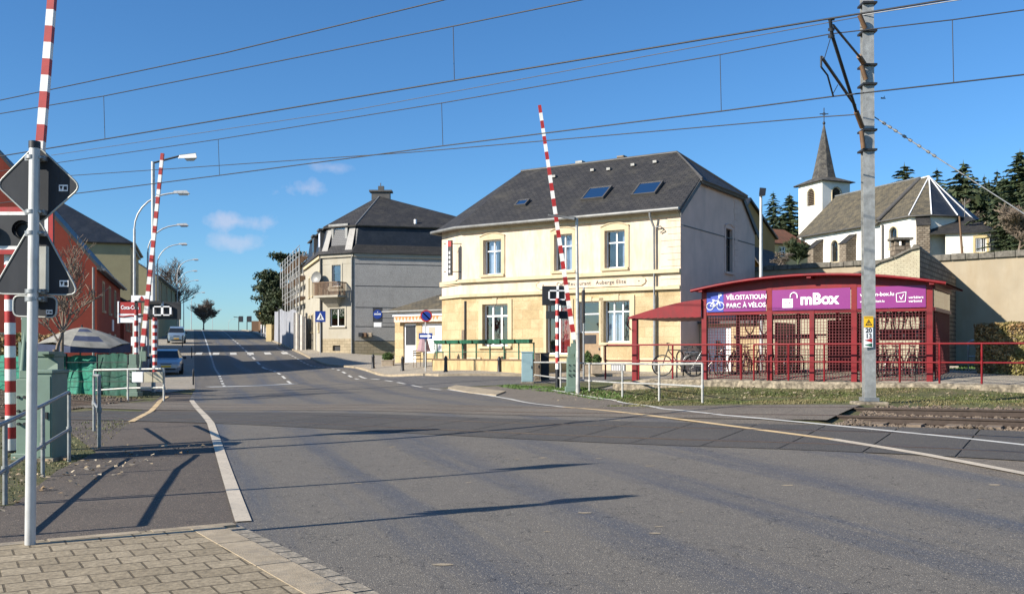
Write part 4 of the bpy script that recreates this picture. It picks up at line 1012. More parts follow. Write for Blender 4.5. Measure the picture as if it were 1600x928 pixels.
def surround(m, x0, x1, z0, z1, w=.2, t=.04, arch=0, sill=True, key=False):
    m.box((x0 - w, -t, z0), (x0, 0.02, z1)); m.box((x1, -t, z0), (x1 + w, 0.02, z1))
    if arch:
        k = 8; a = []; 
        for i in range(k + 1): u = i / k; x = x0 - w + (x1 - x0 + 2 * w) * u; a.append((x, z1 + w * .9 + arch * math.sin(math.pi * u)))
        lo = [(x0 - w + (x1 - x0 + 2 * w) * i / k, z1) for i in range(k + 1)]
        for i in range(k):
            m.add([(lo[i][0], -t, lo[i][1]), (lo[i + 1][0], -t, lo[i + 1][1]), (a[i + 1][0], -t, a[i + 1][1]), (a[i][0], -t, a[i][1]), (a[i][0], 0.02, a[i][1]), (a[i + 1][0], .02, a[i + 1][1])], [(0, 1, 2, 3), (3, 2, 5, 4)])
            if i: pass
        m.tube([(p[0], -t - .01, p[1]) for p in a], .035, 5, sm=False)
    else: m.box((x0 - w, -t, z1), (x1 + w, 0.02, z1 + w))
    if key: m.box(((x0 + x1) / 2 - .13, -t - .03, z1 + .003), ((x0 + x1) / 2 + .13, .015, z1 + w + .06))
    if sill: m.box((x0 - w * .9, -.12, z0 - .12), (x1 + w * .9, 0.03, z0))
def gable_pts(D, ze, zr, half=None): pass

# ---------------------------------------------------------------- cafe
L = 12.9; D = 9.9; UC = Vector((.836, -.548)).normalized(); CR = Vector((7.54, 43.0)); CL = CR - UC * L
fr = frame((CL.x, CL.y, 0), UC); zg = .3; ze = 8.0; zr = 11.65; hb = 9.6
root = thing('cafe_building', 'cream and sandstone cafe restaurant with a dark slate half hipped roof and three skylights', 'building', (CL.x, CL.y, .6))
up = [(L - 10.75, L - 9.65), (L - 6.55, L - 5.55), (L - 3.8, L - 2.75)]
opsu = [(a, b, 5.52, 7.28) for a, b in up]
opsl = [(L - 10.8, L - 9.25, 1.9, 4.02), (L - 7.0, L - 5.65, 1.5, 4.0), (L - 5.2, L - 4.0, .75, 4.0), (L - 3.85, L - 2.5, 2.05, 4.0)]
ch = .75
m = MB(fr); m.wall(L, 4.42, ze, opsu, .3, x0=ch); m.build('upper_wall', M_cream, root)
m = MB(fr); m.wall(L, zg, 4.42, opsl, .3, x0=ch); m.build('ground_floor_wall', M_sandstone, root)
m = MB(fr)
for z0, z1, mi in ((zg, 4.42, 0), (4.42, ze, 1)): m.poly([(-1.2, .9, z0), (ch, 0, z0), (ch, 0, z1), (-1.2, .9, z1)], mi); m.poly([(-1.2, D, z0), (-1.2, .9, z0), (-1.2, .9, z1), (-1.2, D, z1)], mi)
m.build('corner_wall', [M_sandstone, M_cream], root)
fs = frame((CR.x, CR.y, 0), -Vector((-.548, -.836)))          # gable wall: x runs to the back of the house
fs = frame((CR.x, CR.y, 0), Vector((.548, .836)))
m = MB(fs); ow = (5.6, 6.5, 5.6, 7.75)
m.wall(D, zg, ze, [ow], .2)
s0 = 2.1; s1 = D - 2.1
m.poly([(0, 0, ze), (D, 0, ze), (s1, 0, hb), (s0, 0, hb)])
m.build('gable_wall', M_mauve, root)
m = MB(fs); surround(m, *ow, w=.14, t=.03, arch=.12); m.build('gable_window_surround', M_mauve, root)
window(root, fs, *ow, dep=.18, nx=1, fm=M_dark, trans=.6, curtain=(M_curtain, [(0, .35)]))
m = MB(fs); k = 0
z = zg
while z < ze - .1: w = .62 if k % 2 else .4; m.box((.001, -.02, z), (w * .5, .01, min(z + .29, ze))); z += .3; k += 1
z = ze - 3.3; k = 0
while z < hb: w = .3 if k % 2 else .2; m.box((7.05 - w, -.02, z), (7.05 + w, .01, z + .29)); z += .3; k += 1
m.build('gable_quoins', M_mauve, root)
m = MB(fs); m.box((.02, -.02, 7.28), (D, 0, 7.33)); m.build('gable_cable', M_zincdk, root)
m = MB(fr); k = 0; z = 4.6
while z < ze - .35:
    w = .95 if k % 2 else .62
    if not 5.1 < z + .15 < 5.4: m.box((L - w, -.022, z), (L + .02, .01, z + .27))
    z += .29; k += 1
z = zg; k = 0
m.build('quoin_stones', M_cream, root)
m = MB(fr)
for z, h, t in ((5.16, .17, .19), (4.42, .15, .17), (5.08, .08, .06), (1.22, .12, .06)):
    if z == 1.22:
        for a, b in ((ch, L - 10.9), (L - 9.15, L - 7.1), (L - 2.4, L + .03)): m.box((a, -t, z), (b, .02, z + h))
        m.box((ch, -.04, zg), (L - 5.25, .02, 1.22)); m.box((L - 3.95, -.04, zg), (L + .03, .02, 1.22))
    else:
        m.box((ch, -t, z), (L + .03, .02, z + h))
        m.add([(ch, -t, z), (-1.3, .82, z), (-1.2, .9, z), (ch, 0, z), (ch, -t, z + h), (-1.3, .82, z + h), (-1.2, .9, z + h), (ch, 0, z + h)], [(0, 1, 2, 3), (4, 5, 6, 7), (0, 1, 5, 4)])
m.box((ch, -.1, ze - .32), (L, .02, ze - .18)); m.box((ch, -.2, ze - .17), (L, .02, ze - .02))
m.build('string_courses', M_trim, root)
for a, b, c, d in opsu: m = MB(fr); surround(m, a, b, c, d, w=.21, t=.045, arch=.16); m.build('window_surround', M_trim, root)
for i, (a, b, c, d) in enumerate(opsl): m = MB(fr); surround(m, a, b, c, d, w=.15 if i in (1, 2) else .24, t=.05, key=True, sill=i != 2); m.build('window_surround', M_trim, root)
cur = [[(.12, .62)], [(.5, .9)], [(.72, .96)]]
for i, (a, b, c, d) in enumerate(opsu): window(root, fr, a, b, c, d, dep=.26, nx=2, trans=.68, curtain=(M_curtain, cur[i]))
window(root, fr, *opsl[0], dep=.26, nx=3, trans=.72, fw=.085); window(root, fr, *opsl[1], dep=.2, nx=2, trans=.72, curtain=(M_redcurtain, [(.3, .98)]))
window(root, fr, *opsl[3], dep=.26, nx=3, trans=.74, curtain=(M_curtain, [(.05, .58)]), tcur=.72)
a, b, c, d = opsl[2]
dr = part('door', M_doorwood, root, lambda m: (m.box((a + .02, .16, c), (b - .02, .22, 2.5))), T=fr)
part('door_pane', M_signback, dr, lambda m: m.box((a + .12, .14, 2.0), (b - .35, .158, 2.42)), T=fr)
part('handle', M_chrome, dr, lambda m: m.box((b - .2, .1, 1.7), (b - .16, .16, 1.8)), T=fr)
window(root, fr, a, b, 2.52, d, dep=.2, nx=1, trans=.6, name='fanlight')
part('door_step', M_lowwall, root, lambda m: m.box((a - .2, -.6, .25), (b + .2, .0, .72)), T=fr)
gr_ = part('cellar_grille', M_dark, root, lambda m: (m.box((L - 3.45, -.06, .72), (L - 2.7, -.045, 1.02))), T=fr)
part('grille_bar', M_signwhite, gr_, lambda m: [m.box((L - 3.4 + i * .1, -.075, .74), (L - 3.36 + i * .1, -.062, 1.0)) for i in range(7)], T=fr)
# cartouche with the name
def cart(m):
    zc = 4.86; hh = .2; xa, xb = L - 7.35, L - 1.9
    m.prism([(xa, -.004), (xb, -.004), (xb, -.03), (xa, -.03)][::-1], zc - hh, zc + hh); 
    for x, s_ in ((xa, -1), (xb, 1)):
        m.add([(x, -.03, zc - hh), (x + s_ * .16, -.03, zc - hh * .6), (x + s_ * .2, -.03, zc), (x + s_ * .16, -.03, zc + hh * .6), (x, -.03, zc + hh)], [(0, 1, 2, 3, 4) if s_ > 0 else (4, 3, 2, 1, 0)])
cp = part('name_panel', M_cream, root, cart, T=fr)
part('panel_frame', M_trim, cp, lambda m: m.tube([(x, -.035, z) for x, z in ((L - 7.35, 4.66), (L - 1.9, 4.66), (L - 1.72, 4.76), (L - 1.66, 4.86), (L - 1.72, 4.96), (L - 1.9, 5.06), (L - 7.35, 5.06), (L - 7.53, 4.96), (L - 7.58, 4.86), (L - 7.53, 4.76), (L - 7.35, 4.66))], .018, 5), T=fr)
text('Café Restaurant   Auberge Elite', M_signback, textM(fr, L - 4.55, -.036, 4.86), .25, cp, 'lettering', .002, .003, sx=1.02, sp=1.12)
part('dot', M_signback, cp, lambda m: (m.box((L - 7.2, -.04, 4.84), (L - 7.15, -.03, 4.89)), m.box((L - 2.05, -.04, 4.84), (L - 2.0, -.03, 4.89))), T=fr)
# roof
e = .38
A_ = lambda x, y, z: fr @ Vector((x, y, z)); mid = D / 2
zsl = (zr - ze) / mid; zz = lambda y: ze - .02 + (zr - ze + .02) * (y + e) / (mid + e)
RL = (1.25, mid, zr); RR = (L - 2.3, mid, zr)
def roof(m):
    eF = -e; zF = ze - .02
    FL = (-1.6, .6, zF); FL2 = (ch - .1, eF, zF); FR = (L + .12, eF, zF - 0)
    HF = (L + .12, s0 - .1, hb + .05); HB = (L + .12, D - s0 + .1, hb + .05); BR = (L + .12, D + e, zF); BL = (-1.6, D + e, zF)
    q = lambda *pp: [A_(*p) for p in pp]
    m.slab(q(FL2, FR, HF, RR, RL), .09, 0, 1); m.slab(q(FL, FL2, RL), .09, 0, 1); m.slab(q((L + .3, s0 - .25, hb - .02), (L + .3, D - s0 + .25, hb - .02), RR), .09, 0, 1)
    m.slab(q(BR, BL, RL, RR, HB), .09, 0, 1); m.slab(q(BL, FL, RL), .09, 0, 1)
rf = part('roof', [M_slate, M_zincdk], root, roof)
part('ridge_cap', M_zincdk, rf, lambda m: (m.tube([A_(RL[0], mid, zr + .02), A_(RR[0], mid, zr + .02)], .07, 6), m.tube([A_(RR[0], mid, zr + .02), A_(L + .28, s0 - .2, hb + .03)], .05, 6), m.tube([A_(RR[0], mid, zr + .02), A_(L + .28, D - s0 + .2, hb + .03)], .05, 6)))
part('gutter', M_zinc, root, lambda m: (m.tube([A_(-1.65, .55, ze - .03), A_(ch - .1, -e - .07, ze - .03), A_(L + .12, -e - .07, ze - .03)], .085, 8), m.tube([A_(-1.65, .55, ze - .03), A_(-1.65, D + .3, ze - .03)], .085, 8)))
part('barge_board', M_zincdk, root, lambda m: (m.slab([A_(L + .13, -.3, ze - .1), A_(L + .13, s0 - .1, hb + .02), A_(L + .13, s0 - .1, hb - .22), A_(L + .13, -.3, ze - .35)], .04), m.slab([A_(L + .13, D + .3, ze - .1), A_(L + .13, D - s0 + .1, hb + .02), A_(L + .13, D - s0 + .1, hb - .22), A_(L + .13, D + .3, ze - .35)], .04), m.tube([A_(L + .14, s0 - .1, hb - .1), A_(L + .14, D - s0 + .1, hb - .1)], .09, 6)))
n_r = Vector((0, -zsl, 1)).normalized()
def sky_(a, y, w=1.25, h=1.2):
    c = Vector((a, y, zz(y))); sl = Vector((0, 1, zsl)).normalized(); n = Vector((0, -zsl, 1)).normalized(); T = fr @ Matrix(((1, 0, 0, c.x), (0, sl.y, n.y, c.y), (0, sl.z, n.z, c.z), (0, 0, 0, 1)))
    f = part('skylight', M_zincdk, root, lambda m: [m.box(p, q) for p, q in (((-w / 2, -h / 2, 0), (w / 2, -h / 2 + .07, .14)), ((-w / 2, h / 2 - .07, 0), (w / 2, h / 2, .14)), ((-w / 2, -h / 2 + .07, 0), (-w / 2 + .07, h / 2 - .07, .14)), ((w / 2 - .07, -h / 2 + .07, 0), (w / 2, h / 2 - .07, .14)))], T=T)
    part('pane', M_skyglass, f, lambda m: m.poly([(-w / 2 + .07, -h / 2 + .07, .12), (w / 2 - .07, -h / 2 + .07, .12), (w / 2 - .07, h / 2 - .07, .12), (-w / 2 + .07, h / 2 - .07, .12)]), T=T)
sky_(L - 5.05, 1.55); sky_(L - 2.3, 1.5); sky_(L - 9.25, 1.35, .7, .6)
for a, y in ((L - 6.6, 4.0), (L - 5.6, 3.9), (L - 4.3, 4.05), (L - 3.1, 4.1), (L - 8.8, 3.8)): part('roof_vent', M_zinc, root, lambda m: m.box((a - .1, y - .12, zz(y)), (a + .1, y + .12, zz(y) + .12)), T=fr)
for a in (L - 5.6, L - 8.1): part('chimney', M_zinc if a < L - 7 else M_rubble, root, lambda m: m.box((a - .2, mid + .2, zr - .4), (a + .2, mid + .6, zr + .25)), T=fr)
part('downpipe', M_steel, root, lambda m: (m.tube([(L - 1.3, -.44, ze - .1), (L - 1.3, -.4, ze - .3), (L - 1.22, -.14, ze - .75), (L - 1.2, -.14, 4.0)], .055, 8), m.tube([(L - 1.2, -.14, 4.2), (L - 1.2, -.14, .7)], .065, 8), m.tube([(L - 1.2, -.14, ze - .75), (L - .9, -.14, ze - .72), (L - .75, -.1, ze - .9), (L - .95, -.08, ze - 1.0)], .03, 6)), T=fr)
sg = part('hanging_sign', M_signwhite, root, lambda m: m.box((.16, -.52, 5.55), (.26, -.4, 7.35)), T=fr)
fz = frame((A_(.06, -.55, 0).x, A_(.06, -.55, 0).y, 0), UC)
part('sign_face', M_black, sg, lambda m: m.box((.26, -.52, 5.55), (.5, -.4, 7.35)), T=fr)
part('sign_mark', M_signwhite, sg, lambda m: [m.box((.34, -.53, 5.68 + i * .24), (.42, -.522, 5.68 + i * .24 + .14)) for i in range(5)], T=fr)
part('sign_top', M_red, sg, lambda m: m.box((.27, -.53, 7.02), (.49, -.522, 7.3)), T=fr)
part('sign_arm', M_dark, sg, lambda m: (m.tube([(.0, -.5, 7.2), (.75, 0, 7.2)], .02, 6), m.tube([(0, -.5, 5.75), (.75, 0, 5.75)], .02, 6)), T=fr)
part('back_wall', M_cream, root, lambda m: m.poly([A_(L, D, zg), A_(-1.2, D, zg), A_(-1.2, D, ze), A_(L, D, ze)]))
# garage beside the cafe
fg = frame((CR.x + .548 * 2.2, CR.y + .836 * 2.2, 0), UC)
root = thing('garage_annex', 'low sandstone garage with a white door between the cafe and the bicycle shelter', 'garage', (fg[0][3], fg[1][3], .7))
m = MB(fg); m.wall(5.6, .3, 3.0, [(.35, 1.55, .3, 2.75)], .15, x0=.02); m.build('wall', M_sandstone, root)
m = MB(fg); m.poly([(5.6, 0, .3), (5.6, 5, .3), (5.6, 5, 3), (5.6, 0, 3)]); m.build('side_wall', M_mauve, root)
m = MB(fg); m.slab([(.02, -.25, 3.02), (5.8, -.25, 3.02), (5.8, 5, 3.4), (.02, 5, 3.4)], .12); m.build('roof', M_zincdk, root)
dr = part('door', M_signwhite, root, lambda m: m.box((.38, .1, .35), (1.52, .16, 2.72)), T=fg); part('pane', M_carglass, dr, lambda m: m.box((.78, .085, 1.5), (.98, .098, 2.15)), T=fg)

# ---------------------------------------------------------------- kiosk annex left of the cafe
dk = 57.0; ka = P(617, 560, dk); kb = P(701, 560, 54.6); uk = Vector((kb.x - ka.x, kb.y - ka.y)).normalized(); LK = (Vector((kb.x, kb.y)) - Vector((ka.x, ka.y))).length
fk = frame((ka.x, ka.y, 0), uk); zk = H(ka.x, ka.y) - .2; zk1 = EYE + (CY - 487) / F * 56.3
root = thing('kiosk_annex', 'single storey annex with a floral awning and brown slate roof beside the cafe', 'building', (ka.x, ka.y, zk + .2))
kx = lambda px: (lambda r: ((ka.x - r * ka.y) / (r * uk.y - uk.x)))((px - CX) / F)
ops = [(kx(630), kx(650), zk, EYE + 45 / F * 56), (kx(659), kx(690), zk + .9, EYE + 44 / F * 56)]
m = MB(fk); m.wall(LK, zk, zk1, ops, .2); m.poly([(0, 6, zk), (0, 0, zk), (0, 0, zk1), (0, 6, zk1)]); m.build('wall', M_sandstone, root)
dr = part('door', M_winframe, root, lambda m: m.box((ops[0][0] + .02, .1, zk + .2), (ops[0][1] - .02, .17, ops[0][3])), T=fk)
part('pane', M_signback, dr, lambda m: m.box((ops[0][0] + .12, .085, zk + 1.35), (ops[0][1] - .12, .098, ops[0][3] - .15)), T=fk)
sh = part('serving_hatch', M_signwhite, root, lambda m: m.box((ops[1][0], .05, zk + .9), (ops[1][1], .12, ops[1][3])), T=fk)
part('notice', M_palerender, sh, lambda m: m.box((ops[1][0] + .5, .035, zk + 1.9), (ops[1][0] + 1.0, .048, zk + 2.4)), T=fk)
za, zb_ = EYE + (CY - 487) / F * 56, EYE + (CY - 500) / F * 56
part('awning', M_pattern, root, lambda m: m.box((.25, -.35, zb_ - .12), (LK - .1, -.3, za - .3)), T=fk)
part('awning_fringe', M_orange, root, lambda m: [m.add([(x, -.36, za - .2), (x + .3, -.36, za - .2), (x + .15, -.37, za - .5)], [(0, 1, 2)]) for x in [.3 + i * .26 for i in range(int((LK - .6) / .26))]], T=fk)
part('awning_box', M_signwhite, root, lambda m: m.box((.15, -.38, za - .26), (LK - .05, 0, za - .02)), T=fk)
zt_ = EYE + (CY - 445) / F * 58.5
part('roof', [M_slate_l, M_zincdk], root, lambda m: (m.slab([(-.4, -.5, zk1 + .05), (LK + .1, -.5, zk1 + .05), (LK + .1, 4, zt_ + .2), (LK - .4, 4, zt_ + .2)], .1, 0, 1), m.slab([(-.4, -.5, zk1 + .05), (LK - .4, 4, zt_ + .2), (-.4, 6, zk1 + .05)], .1, 0, 1)), T=fk)
part('gutter', M_zinc, root, lambda m: m.tube([(-.5, -.55, zk1), (LK, -.55, zk1)], .07, 6), T=fk)

# ---------------------------------------------------------------- grey corner house
c1 = P(553, 553, 78.0); c0 = P(502, 550, 79.6); us = Vector((.97, .245)).normalized()
zg = 1.2; E1 = EYE + (CY - 396) / F * 78; E2 = EYE + (CY - 351) / F * 78; TOP = EYE + (CY - 306) / F * 84
root = thing('corner_house', 'grey three storey corner house with balcony, dormers and a dark slate mansard roof', 'building', (c1.x, c1.y, zg + .2))
LS = 13.0
fsd = frame((c1.x, c1.y, 0), us)
m = MB(fsd); m.wall(LS, zg + 1.3, E1, []); m.build('side_wall', M_greyrender, root)
m = MB(fsd); m.wall(LS, zg - .3, zg + 1.3, []); m.build('side_plinth', M_plinth, root)
m = MB(fsd)
for z in (EYE + (CY - 412) / F * 78, EYE + (CY - 446.5) / F * 78, EYE + (CY - 480) / F * 78, EYE + (CY - 510) / F * 78, zg + 1.3): m.box((0.1, -.012, z - .022), (LS, .0, z + .022))
m.build('joint_band', M_dark, root)
m = MB(fsd); m.box((0, -.12, E1 - .28), (LS, 0, E1)); m.build('eaves_board', M_palerender, root)
uc = (Vector((c1.x, c1.y)) - Vector((c0.x, c0.y))); LC = uc.length; fcm = frame((c0.x, c0.y, 0), uc)
z78 = lambda y: EYE + (CY - y) / F * 78.8
opc = [(.40 * LC, .72 * LC, z78(509), z78(482)), (.45 * LC, .72 * LC, z78(443), z78(414))]
cx_ = lambda px: (px - 502) / 51.0 * LC
opc = [(cx_(516), cx_(539), z78(510), z78(482)), (cx_(519), cx_(533), z78(447), z78(414))]
m = MB(fcm); m.wall(LC, zg + 1.5, E1, opc, .18); m.build('chamfer_wall', M_palerender, root)
m = MB(fcm); m.wall(LC, zg - .3, zg + 1.5, [(cx_(520), cx_(532), zg + .5, zg + .95)], .2, mr=0); m.build('chamfer_plinth', M_plinth, root)
part('cellar_window', M_black, root, lambda m: m.box((cx_(520), .15, zg + .5), (cx_(532), .18, zg + .95)), T=fcm)
window(root, fcm, *opc[0], nx=2, blind=(M_greenblind, .45)); window(root, fcm, *opc[1], nx=1, blind=(M_winframe, .6), curtain=(M_curtain, [(.1, .9)]))
for o in opc: part('window_surround', M_palerender, root, lambda m: surround(m, *o, w=.16, t=.04), T=fcm)
m = MB(fcm)
m.box((0, -.02, z78(412) - .03), (LC, 0, z78(412) + .03)); m.box((0, -.15, E1 - .25), (LC, 0, E1)); m.build('eaves_board', M_palerender, root)
ust = Vector((.33, -1.0)).normalized(); LST = 12.0; c00 = Vector((c0.x, c0.y)) - ust * LST; fst = frame((c00.x, c00.y, 0), ust)
stx = [(LST - 1.9, LST - 1.1), (LST - 4.1, LST - 3.3), (LST - 6.5, LST - 5.7), (LST - 9, LST - 8.2)]
ops = [(a, b, z78(455), z78(422)) for a, b in stx] + [(a, b, z78(516), z78(487)) for a, b in stx[:1] + stx[2:]] + [(LST - 4.3, LST - 3.1, zg, z78(484))]
m = MB(fst); m.wall(LST, zg - .3, E1, ops, .2); m.build('street_wall', M_palerender, root)
for a, b, c, d in ops: window(root, fst, a, b, c, d, nx=1, trans=.7)
for o in ops[:7]: part('window_surround', M_trim, root, lambda m: surround(m, *o, w=.14, t=.05), T=fst)
part('eaves_board', M_trim, root, lambda m: m.box((0, -.2, E1 - .25), (LST, 0, E1)), T=fst)
# mansard
ctr = Vector((c1.x, c1.y)) + us * 6.5 + Vector((-.3, .95)) * 6
foot = [Vector((c00.x, c00.y)), Vector((c0.x, c0.y)), Vector((c1.x, c1.y)), Vector((c1.x, c1.y)) + us * LS, Vector((c00.x, c00.y)) + us * (LS + 3)]
def off(p, k): return p + (p - ctr).normalized() * k
lo_ = [off(p, .35) for p in foot]; up_ = [off(p, -.55) for p in foot]; sk = [off(p, -.25) for p in foot]
def mans(m):
    n = 5
    for i in range(n):
        j = (i + 1) % n; a, b = lo_[i], lo_[j]; c, d = sk[i], sk[j]; e_, f_ = up_[i], up_[j]
        m.poly([(a.x, a.y, E1 + .02), (b.x, b.y, E1 + .02), (d.x, d.y, E1 + .75), (c.x, c.y, E1 + .75)], 1 if i < 3 else 0)
        m.poly([(c.x, c.y, E1 + .75), (d.x, d.y, E1 + .75), (f_.x, f_.y, E2), (e_.x, e_.y, E2)], 0)
    m.poly([(p.x, p.y, E1 + .015) for p in lo_][::-1], 1)
part('mansard', [M_slate_b, M_slate], root, mans)
up2 = [off(p, -.2) for p in foot]; rt = P(593, 307, 84.5); rt2 = rt + Vector((-1.4, 4.0, 0))
def hip(m):
    v = lambda p, z: (p.x, p.y, z); z = E2
    m.slab([v(up2[2], z), v(up2[3], z), rt], .12, 0, 1); m.slab([v(up2[1], z), v(up2[2], z), rt], .12, 0, 1); m.slab([v(up2[0], z), v(up2[1], z), rt, rt2], .12, 0, 1); m.slab([v(up2[3], z), v(up2[4], z), rt2, rt], .12, 0, 1); m.slab([v(up2[4], z), v(up2[0], z), rt2], .12, 0, 1)
rf = part('roof', [M_slate, M_zincdk], root, hip)
part('ridge_cap', M_zinc, rf, lambda m: (m.tube([(up2[2].x, up2[2].y, E2), rt], .06, 5), m.tube([(up2[1].x, up2[1].y, E2), rt], .05, 5)))
part('chimney', M_zincdk, root, lambda m: (m.box((rt.x - .75, rt.y + .3, rt.z - .6), (rt.x + .85, rt.y + 1.1, rt.z + .45)), m.box((rt.x - .95, rt.y + .15, rt.z + .45), (rt.x + 1.05, rt.y + 1.25, rt.z + .6)), m.box((rt.x - .2, rt.y + .5, rt.z + .6), (rt.x + .3, rt.y + .9, rt.z + 1.0)), m.tube([(rt.x, rt.y + .7, rt.z + 1), (rt.x, rt.y + .7, rt.z + 1.3)], .04, 5)))
part('roof_vent', M_signwhite, root, lambda m: m.tube([P(649, 350, 80), P(649, 343, 80)], .12, 8))
# dormer on the chamfer
xa, xb, za, zb_ = cx_(517), cx_(535), z78(387), z78(353)
dm = part('dormer', M_zinc, root, lambda m: (m.box((xa - .25, .35, za - .1), (xa, 1.6, zb_)), m.box((xb, .35, za - .1), (xb + .25, 1.6, zb_)), m.box((xa, .35, za - .25), (xb, 1.6, za)), m.box((xa - .4, .2, zb_), (xb + .4, 1.9, zb_ + .18))), T=fcm)
window(dm, fcm, xa, xb, za, zb_, dep=.5, nx=1, name='dormer_window')
part('corner_panel', M_greyrender, root, lambda m: m.poly([(cx_(504), -.1, z78(392)), (cx_(513), -.1, z78(392)), (cx_(514), .5, z78(354)), (cx_(508), .5, z78(354))]), T=fcm)
part('corner_panel', M_greyrender, root, lambda m: m.poly([(cx_(540), -.1, z78(392)), (cx_(551), -.12, z78(392)), (cx_(550), .5, z78(354)), (cx_(541), .5, z78(354))]), T=fcm)
for x in (LST - 2.0, LST - 6.5):
    dm = part('dormer', M_zincdk, root, lambda m: (m.box((x - .6, .1, E1 + .5), (x + .6, 1.8, E2 - .1)), m.box((x - .75, -.05, E2 - .1), (x + .75, 2, E2 + .05))), T=fst)
    part('pane', M_curtain if x > LST - 3 else M_carglass, dm, lambda m: m.box((x - .4, .07, E1 + .9), (x + .4, .098, E2 - .3)), T=fst)
# balcony
xa, xb, za, zb_ = cx_(503), cx_(541), z78(463), z78(443)
ba = part('balcony', M_palerender, root, lambda m: (m.box((xa, -1.1, za - .12), (xb, 0, za + .05)), m.add([(xa + .4, -.9, za - .12), (xb - .4, -.9, za - .12), (xb - .7, 0, za - .95), (xa + .7, 0, za - .95), (xa + .4, 0, za - .12), (xb - .4, 0, za - .12)], [(0, 1, 2, 3), (0, 3, 4), (1, 5, 2)])), T=fcm)
def bal(m):
    for x in [xa + .05 + i * .13 for i in range(int((xb - xa) / .13) + 1)]: m.box((x, -1.1, za + .05), (x + .06, -1.07, zb_))
    for y in [-1.05 + i * .13 for i in range(8)]: m.box((xa, y, za + .05), (xa + .03, y + .06, zb_)); m.box((xb - .03, y, za + .05), (xb, y + .06, zb_))
    m.box((xa - .03, -1.13, zb_), (xb + .03, -1.05, zb_ + .08)); m.box((xa - .03, -1.13, zb_), (xa + .05, 0, zb_ + .08)); m.box((xb - .05, -1.13, zb_), (xb + .03, 0, zb_ + .08))
part('balustrade', M_wood, ba, bal, T=fcm)
def dish(m):
    c = Vector((cx_(501), -.5, z78(433.5))); m.lathe([(0, .0), (.3, .04), (.46, .12)], (0, 0, 0), 16)
m = MB(fcm @ Matrix.Translation((cx_(501), -.45, z78(433.5))) @ Matrix.Rotation(R(80), 4, 'X')); m.lathe([(0.01, .0), (.35, .05), (.52, .14)], (0, 0, 0), 16); m.tube([(0, 0, 0), (0, -.3, -.4)], .03, 5); m.build('satellite_dish', M_zinc, root)
part('downpipe', M_zinc, root, lambda m: m.tube([(cx_(551), -.1, E1 - .1), (cx_(551), -.1, zg)], .07, 6), T=fcm)
part('downpipe', M_zincdk, root, lambda m: m.tube([(cx_(502), -.1, E1 - .1), (cx_(502), -.1, zg)], .07, 6), T=fcm)
# beer sign, letter boxes on the side wall
a = P(590, 492, 76.2); rr = thing('pub_sign', 'round blue pub sign in a square frame on a bracket beside the grey wall', 'sign', a)
part('face', [M_signback, M_signblue], rr, lambda m: (m.box((a.x - .38, a.y, a.z - .55), (a.x + .38, a.y + .12, a.z + .55), 0), m.tube([(a.x, a.y - .02, a.z + .05), (a.x, a.y - .001, a.z + .05)], .36, 20, 1)))
part('word_mark', M_signwhite, rr, lambda m: [m.box((a.x - .26 + i * .09, a.y - .03, a.z), (a.x - .2 + i * .09, a.y - .022, a.z + .12)) for i in range(6)] + [m.box((a.x - .03, a.y - .03, a.z + .2), (a.x + .03, a.y - .022, a.z + .27))])
part('lower_panel', M_signwhite, rr, lambda m: m.box((a.x - .3, a.y, a.z - .95), (a.x + .3, a.y + .1, a.z - .6)))
part('bracket', M_dark, rr, lambda m: (m.box((a.x + .38, a.y + .05, a.z - .28), (a.x + 1.75, a.y + .09, a.z - .24)), m.box((a.x + .38, a.y + .05, a.z + .1 - .75), (a.x + 1.75, a.y + .09, a.z - .61))))
for px, lb, m_ in ((563, 'dark letter box on the grey wall, left one of the row', M_dark), (569, 'dark letter box on the grey wall between its two neighbours', M_wood), (577, 'light brown letter box on the grey wall, right one of the row', M_terracotta)):
    c = P(px, 523, 77.6); m = MB(); m.box((c.x - .17, c.y - .1 + (px - 553) * .012, c.z - .17), (c.x + .17, c.y + .35 + (px - 553) * .012, c.z + .17)); tag(m.build('letter_box', m_, org=c, bevel=.02), lb, 'letter box', 'letter boxes on the grey wall')

# ---------------------------------------------------------------- scaffolded house and hoarding beyond
def lx(off_, y): return centre(y) + off_
sx0 = Vector((centre(93) + 5.6, 93)); sx1 = Vector((centre(113) + 5.6, 113)); u2 = (sx0 - sx1).normalized(); fh = frame((sx1.x, sx1.y, 0), u2); LH = (sx0 - sx1).length
z0 = Hb(sx0.x, sx0.y)
root = thing('scaffolded_house', 'pale house wrapped in scaffolding beyond the grey corner house', 'building', (sx1.x, sx1.y, z0))
zt_ = 10.9
ops = [(2 + i * 3.2, 3.1 + i * 3.2, z, z + 1.9) for i in range(5) for z in (4.9, 7.9)]
fh2 = fh @ Matrix.Translation((0, 1.4, 0))
m = MB(fh2); m.wall(LH + 4, 1, zt_, ops, .25); m.build('wall', M_palerender, root)
m = MB(fh2); m.poly([(LH + 4, 0, 1), (LH + 4, 9, 1), (LH + 4, 9, zt_), (LH + 4, 0, zt_)]); m.poly([(0, 9, 1), (0, 0, 1), (0, 0, zt_), (0, 9, zt_)]); m.build('side_wall', M_ochre, root)
for o in ops: window(root, fh2, *o, nx=2)
m = MB(fh2); m.slab([(-.3, -.3, zt_), (LH + 4.3, -.3, zt_), (LH + 4.3, 4.5, zt_ + 2.2), (-.3, 4.5, zt_ + 2.2)], .12); m.slab([(-.3, 9, zt_), (LH + 4.3, 9, zt_), (LH + 4.3, 4.5, zt_ + 2.2), (-.3, 4.5, zt_ + 2.2)], .12); m.build('roof', M_slate, root)
root = thing('scaffolding', 'grey tube scaffolding with board decks standing on the right side of the street', 'scaffolding', (sx1.x, sx1.y, z0))
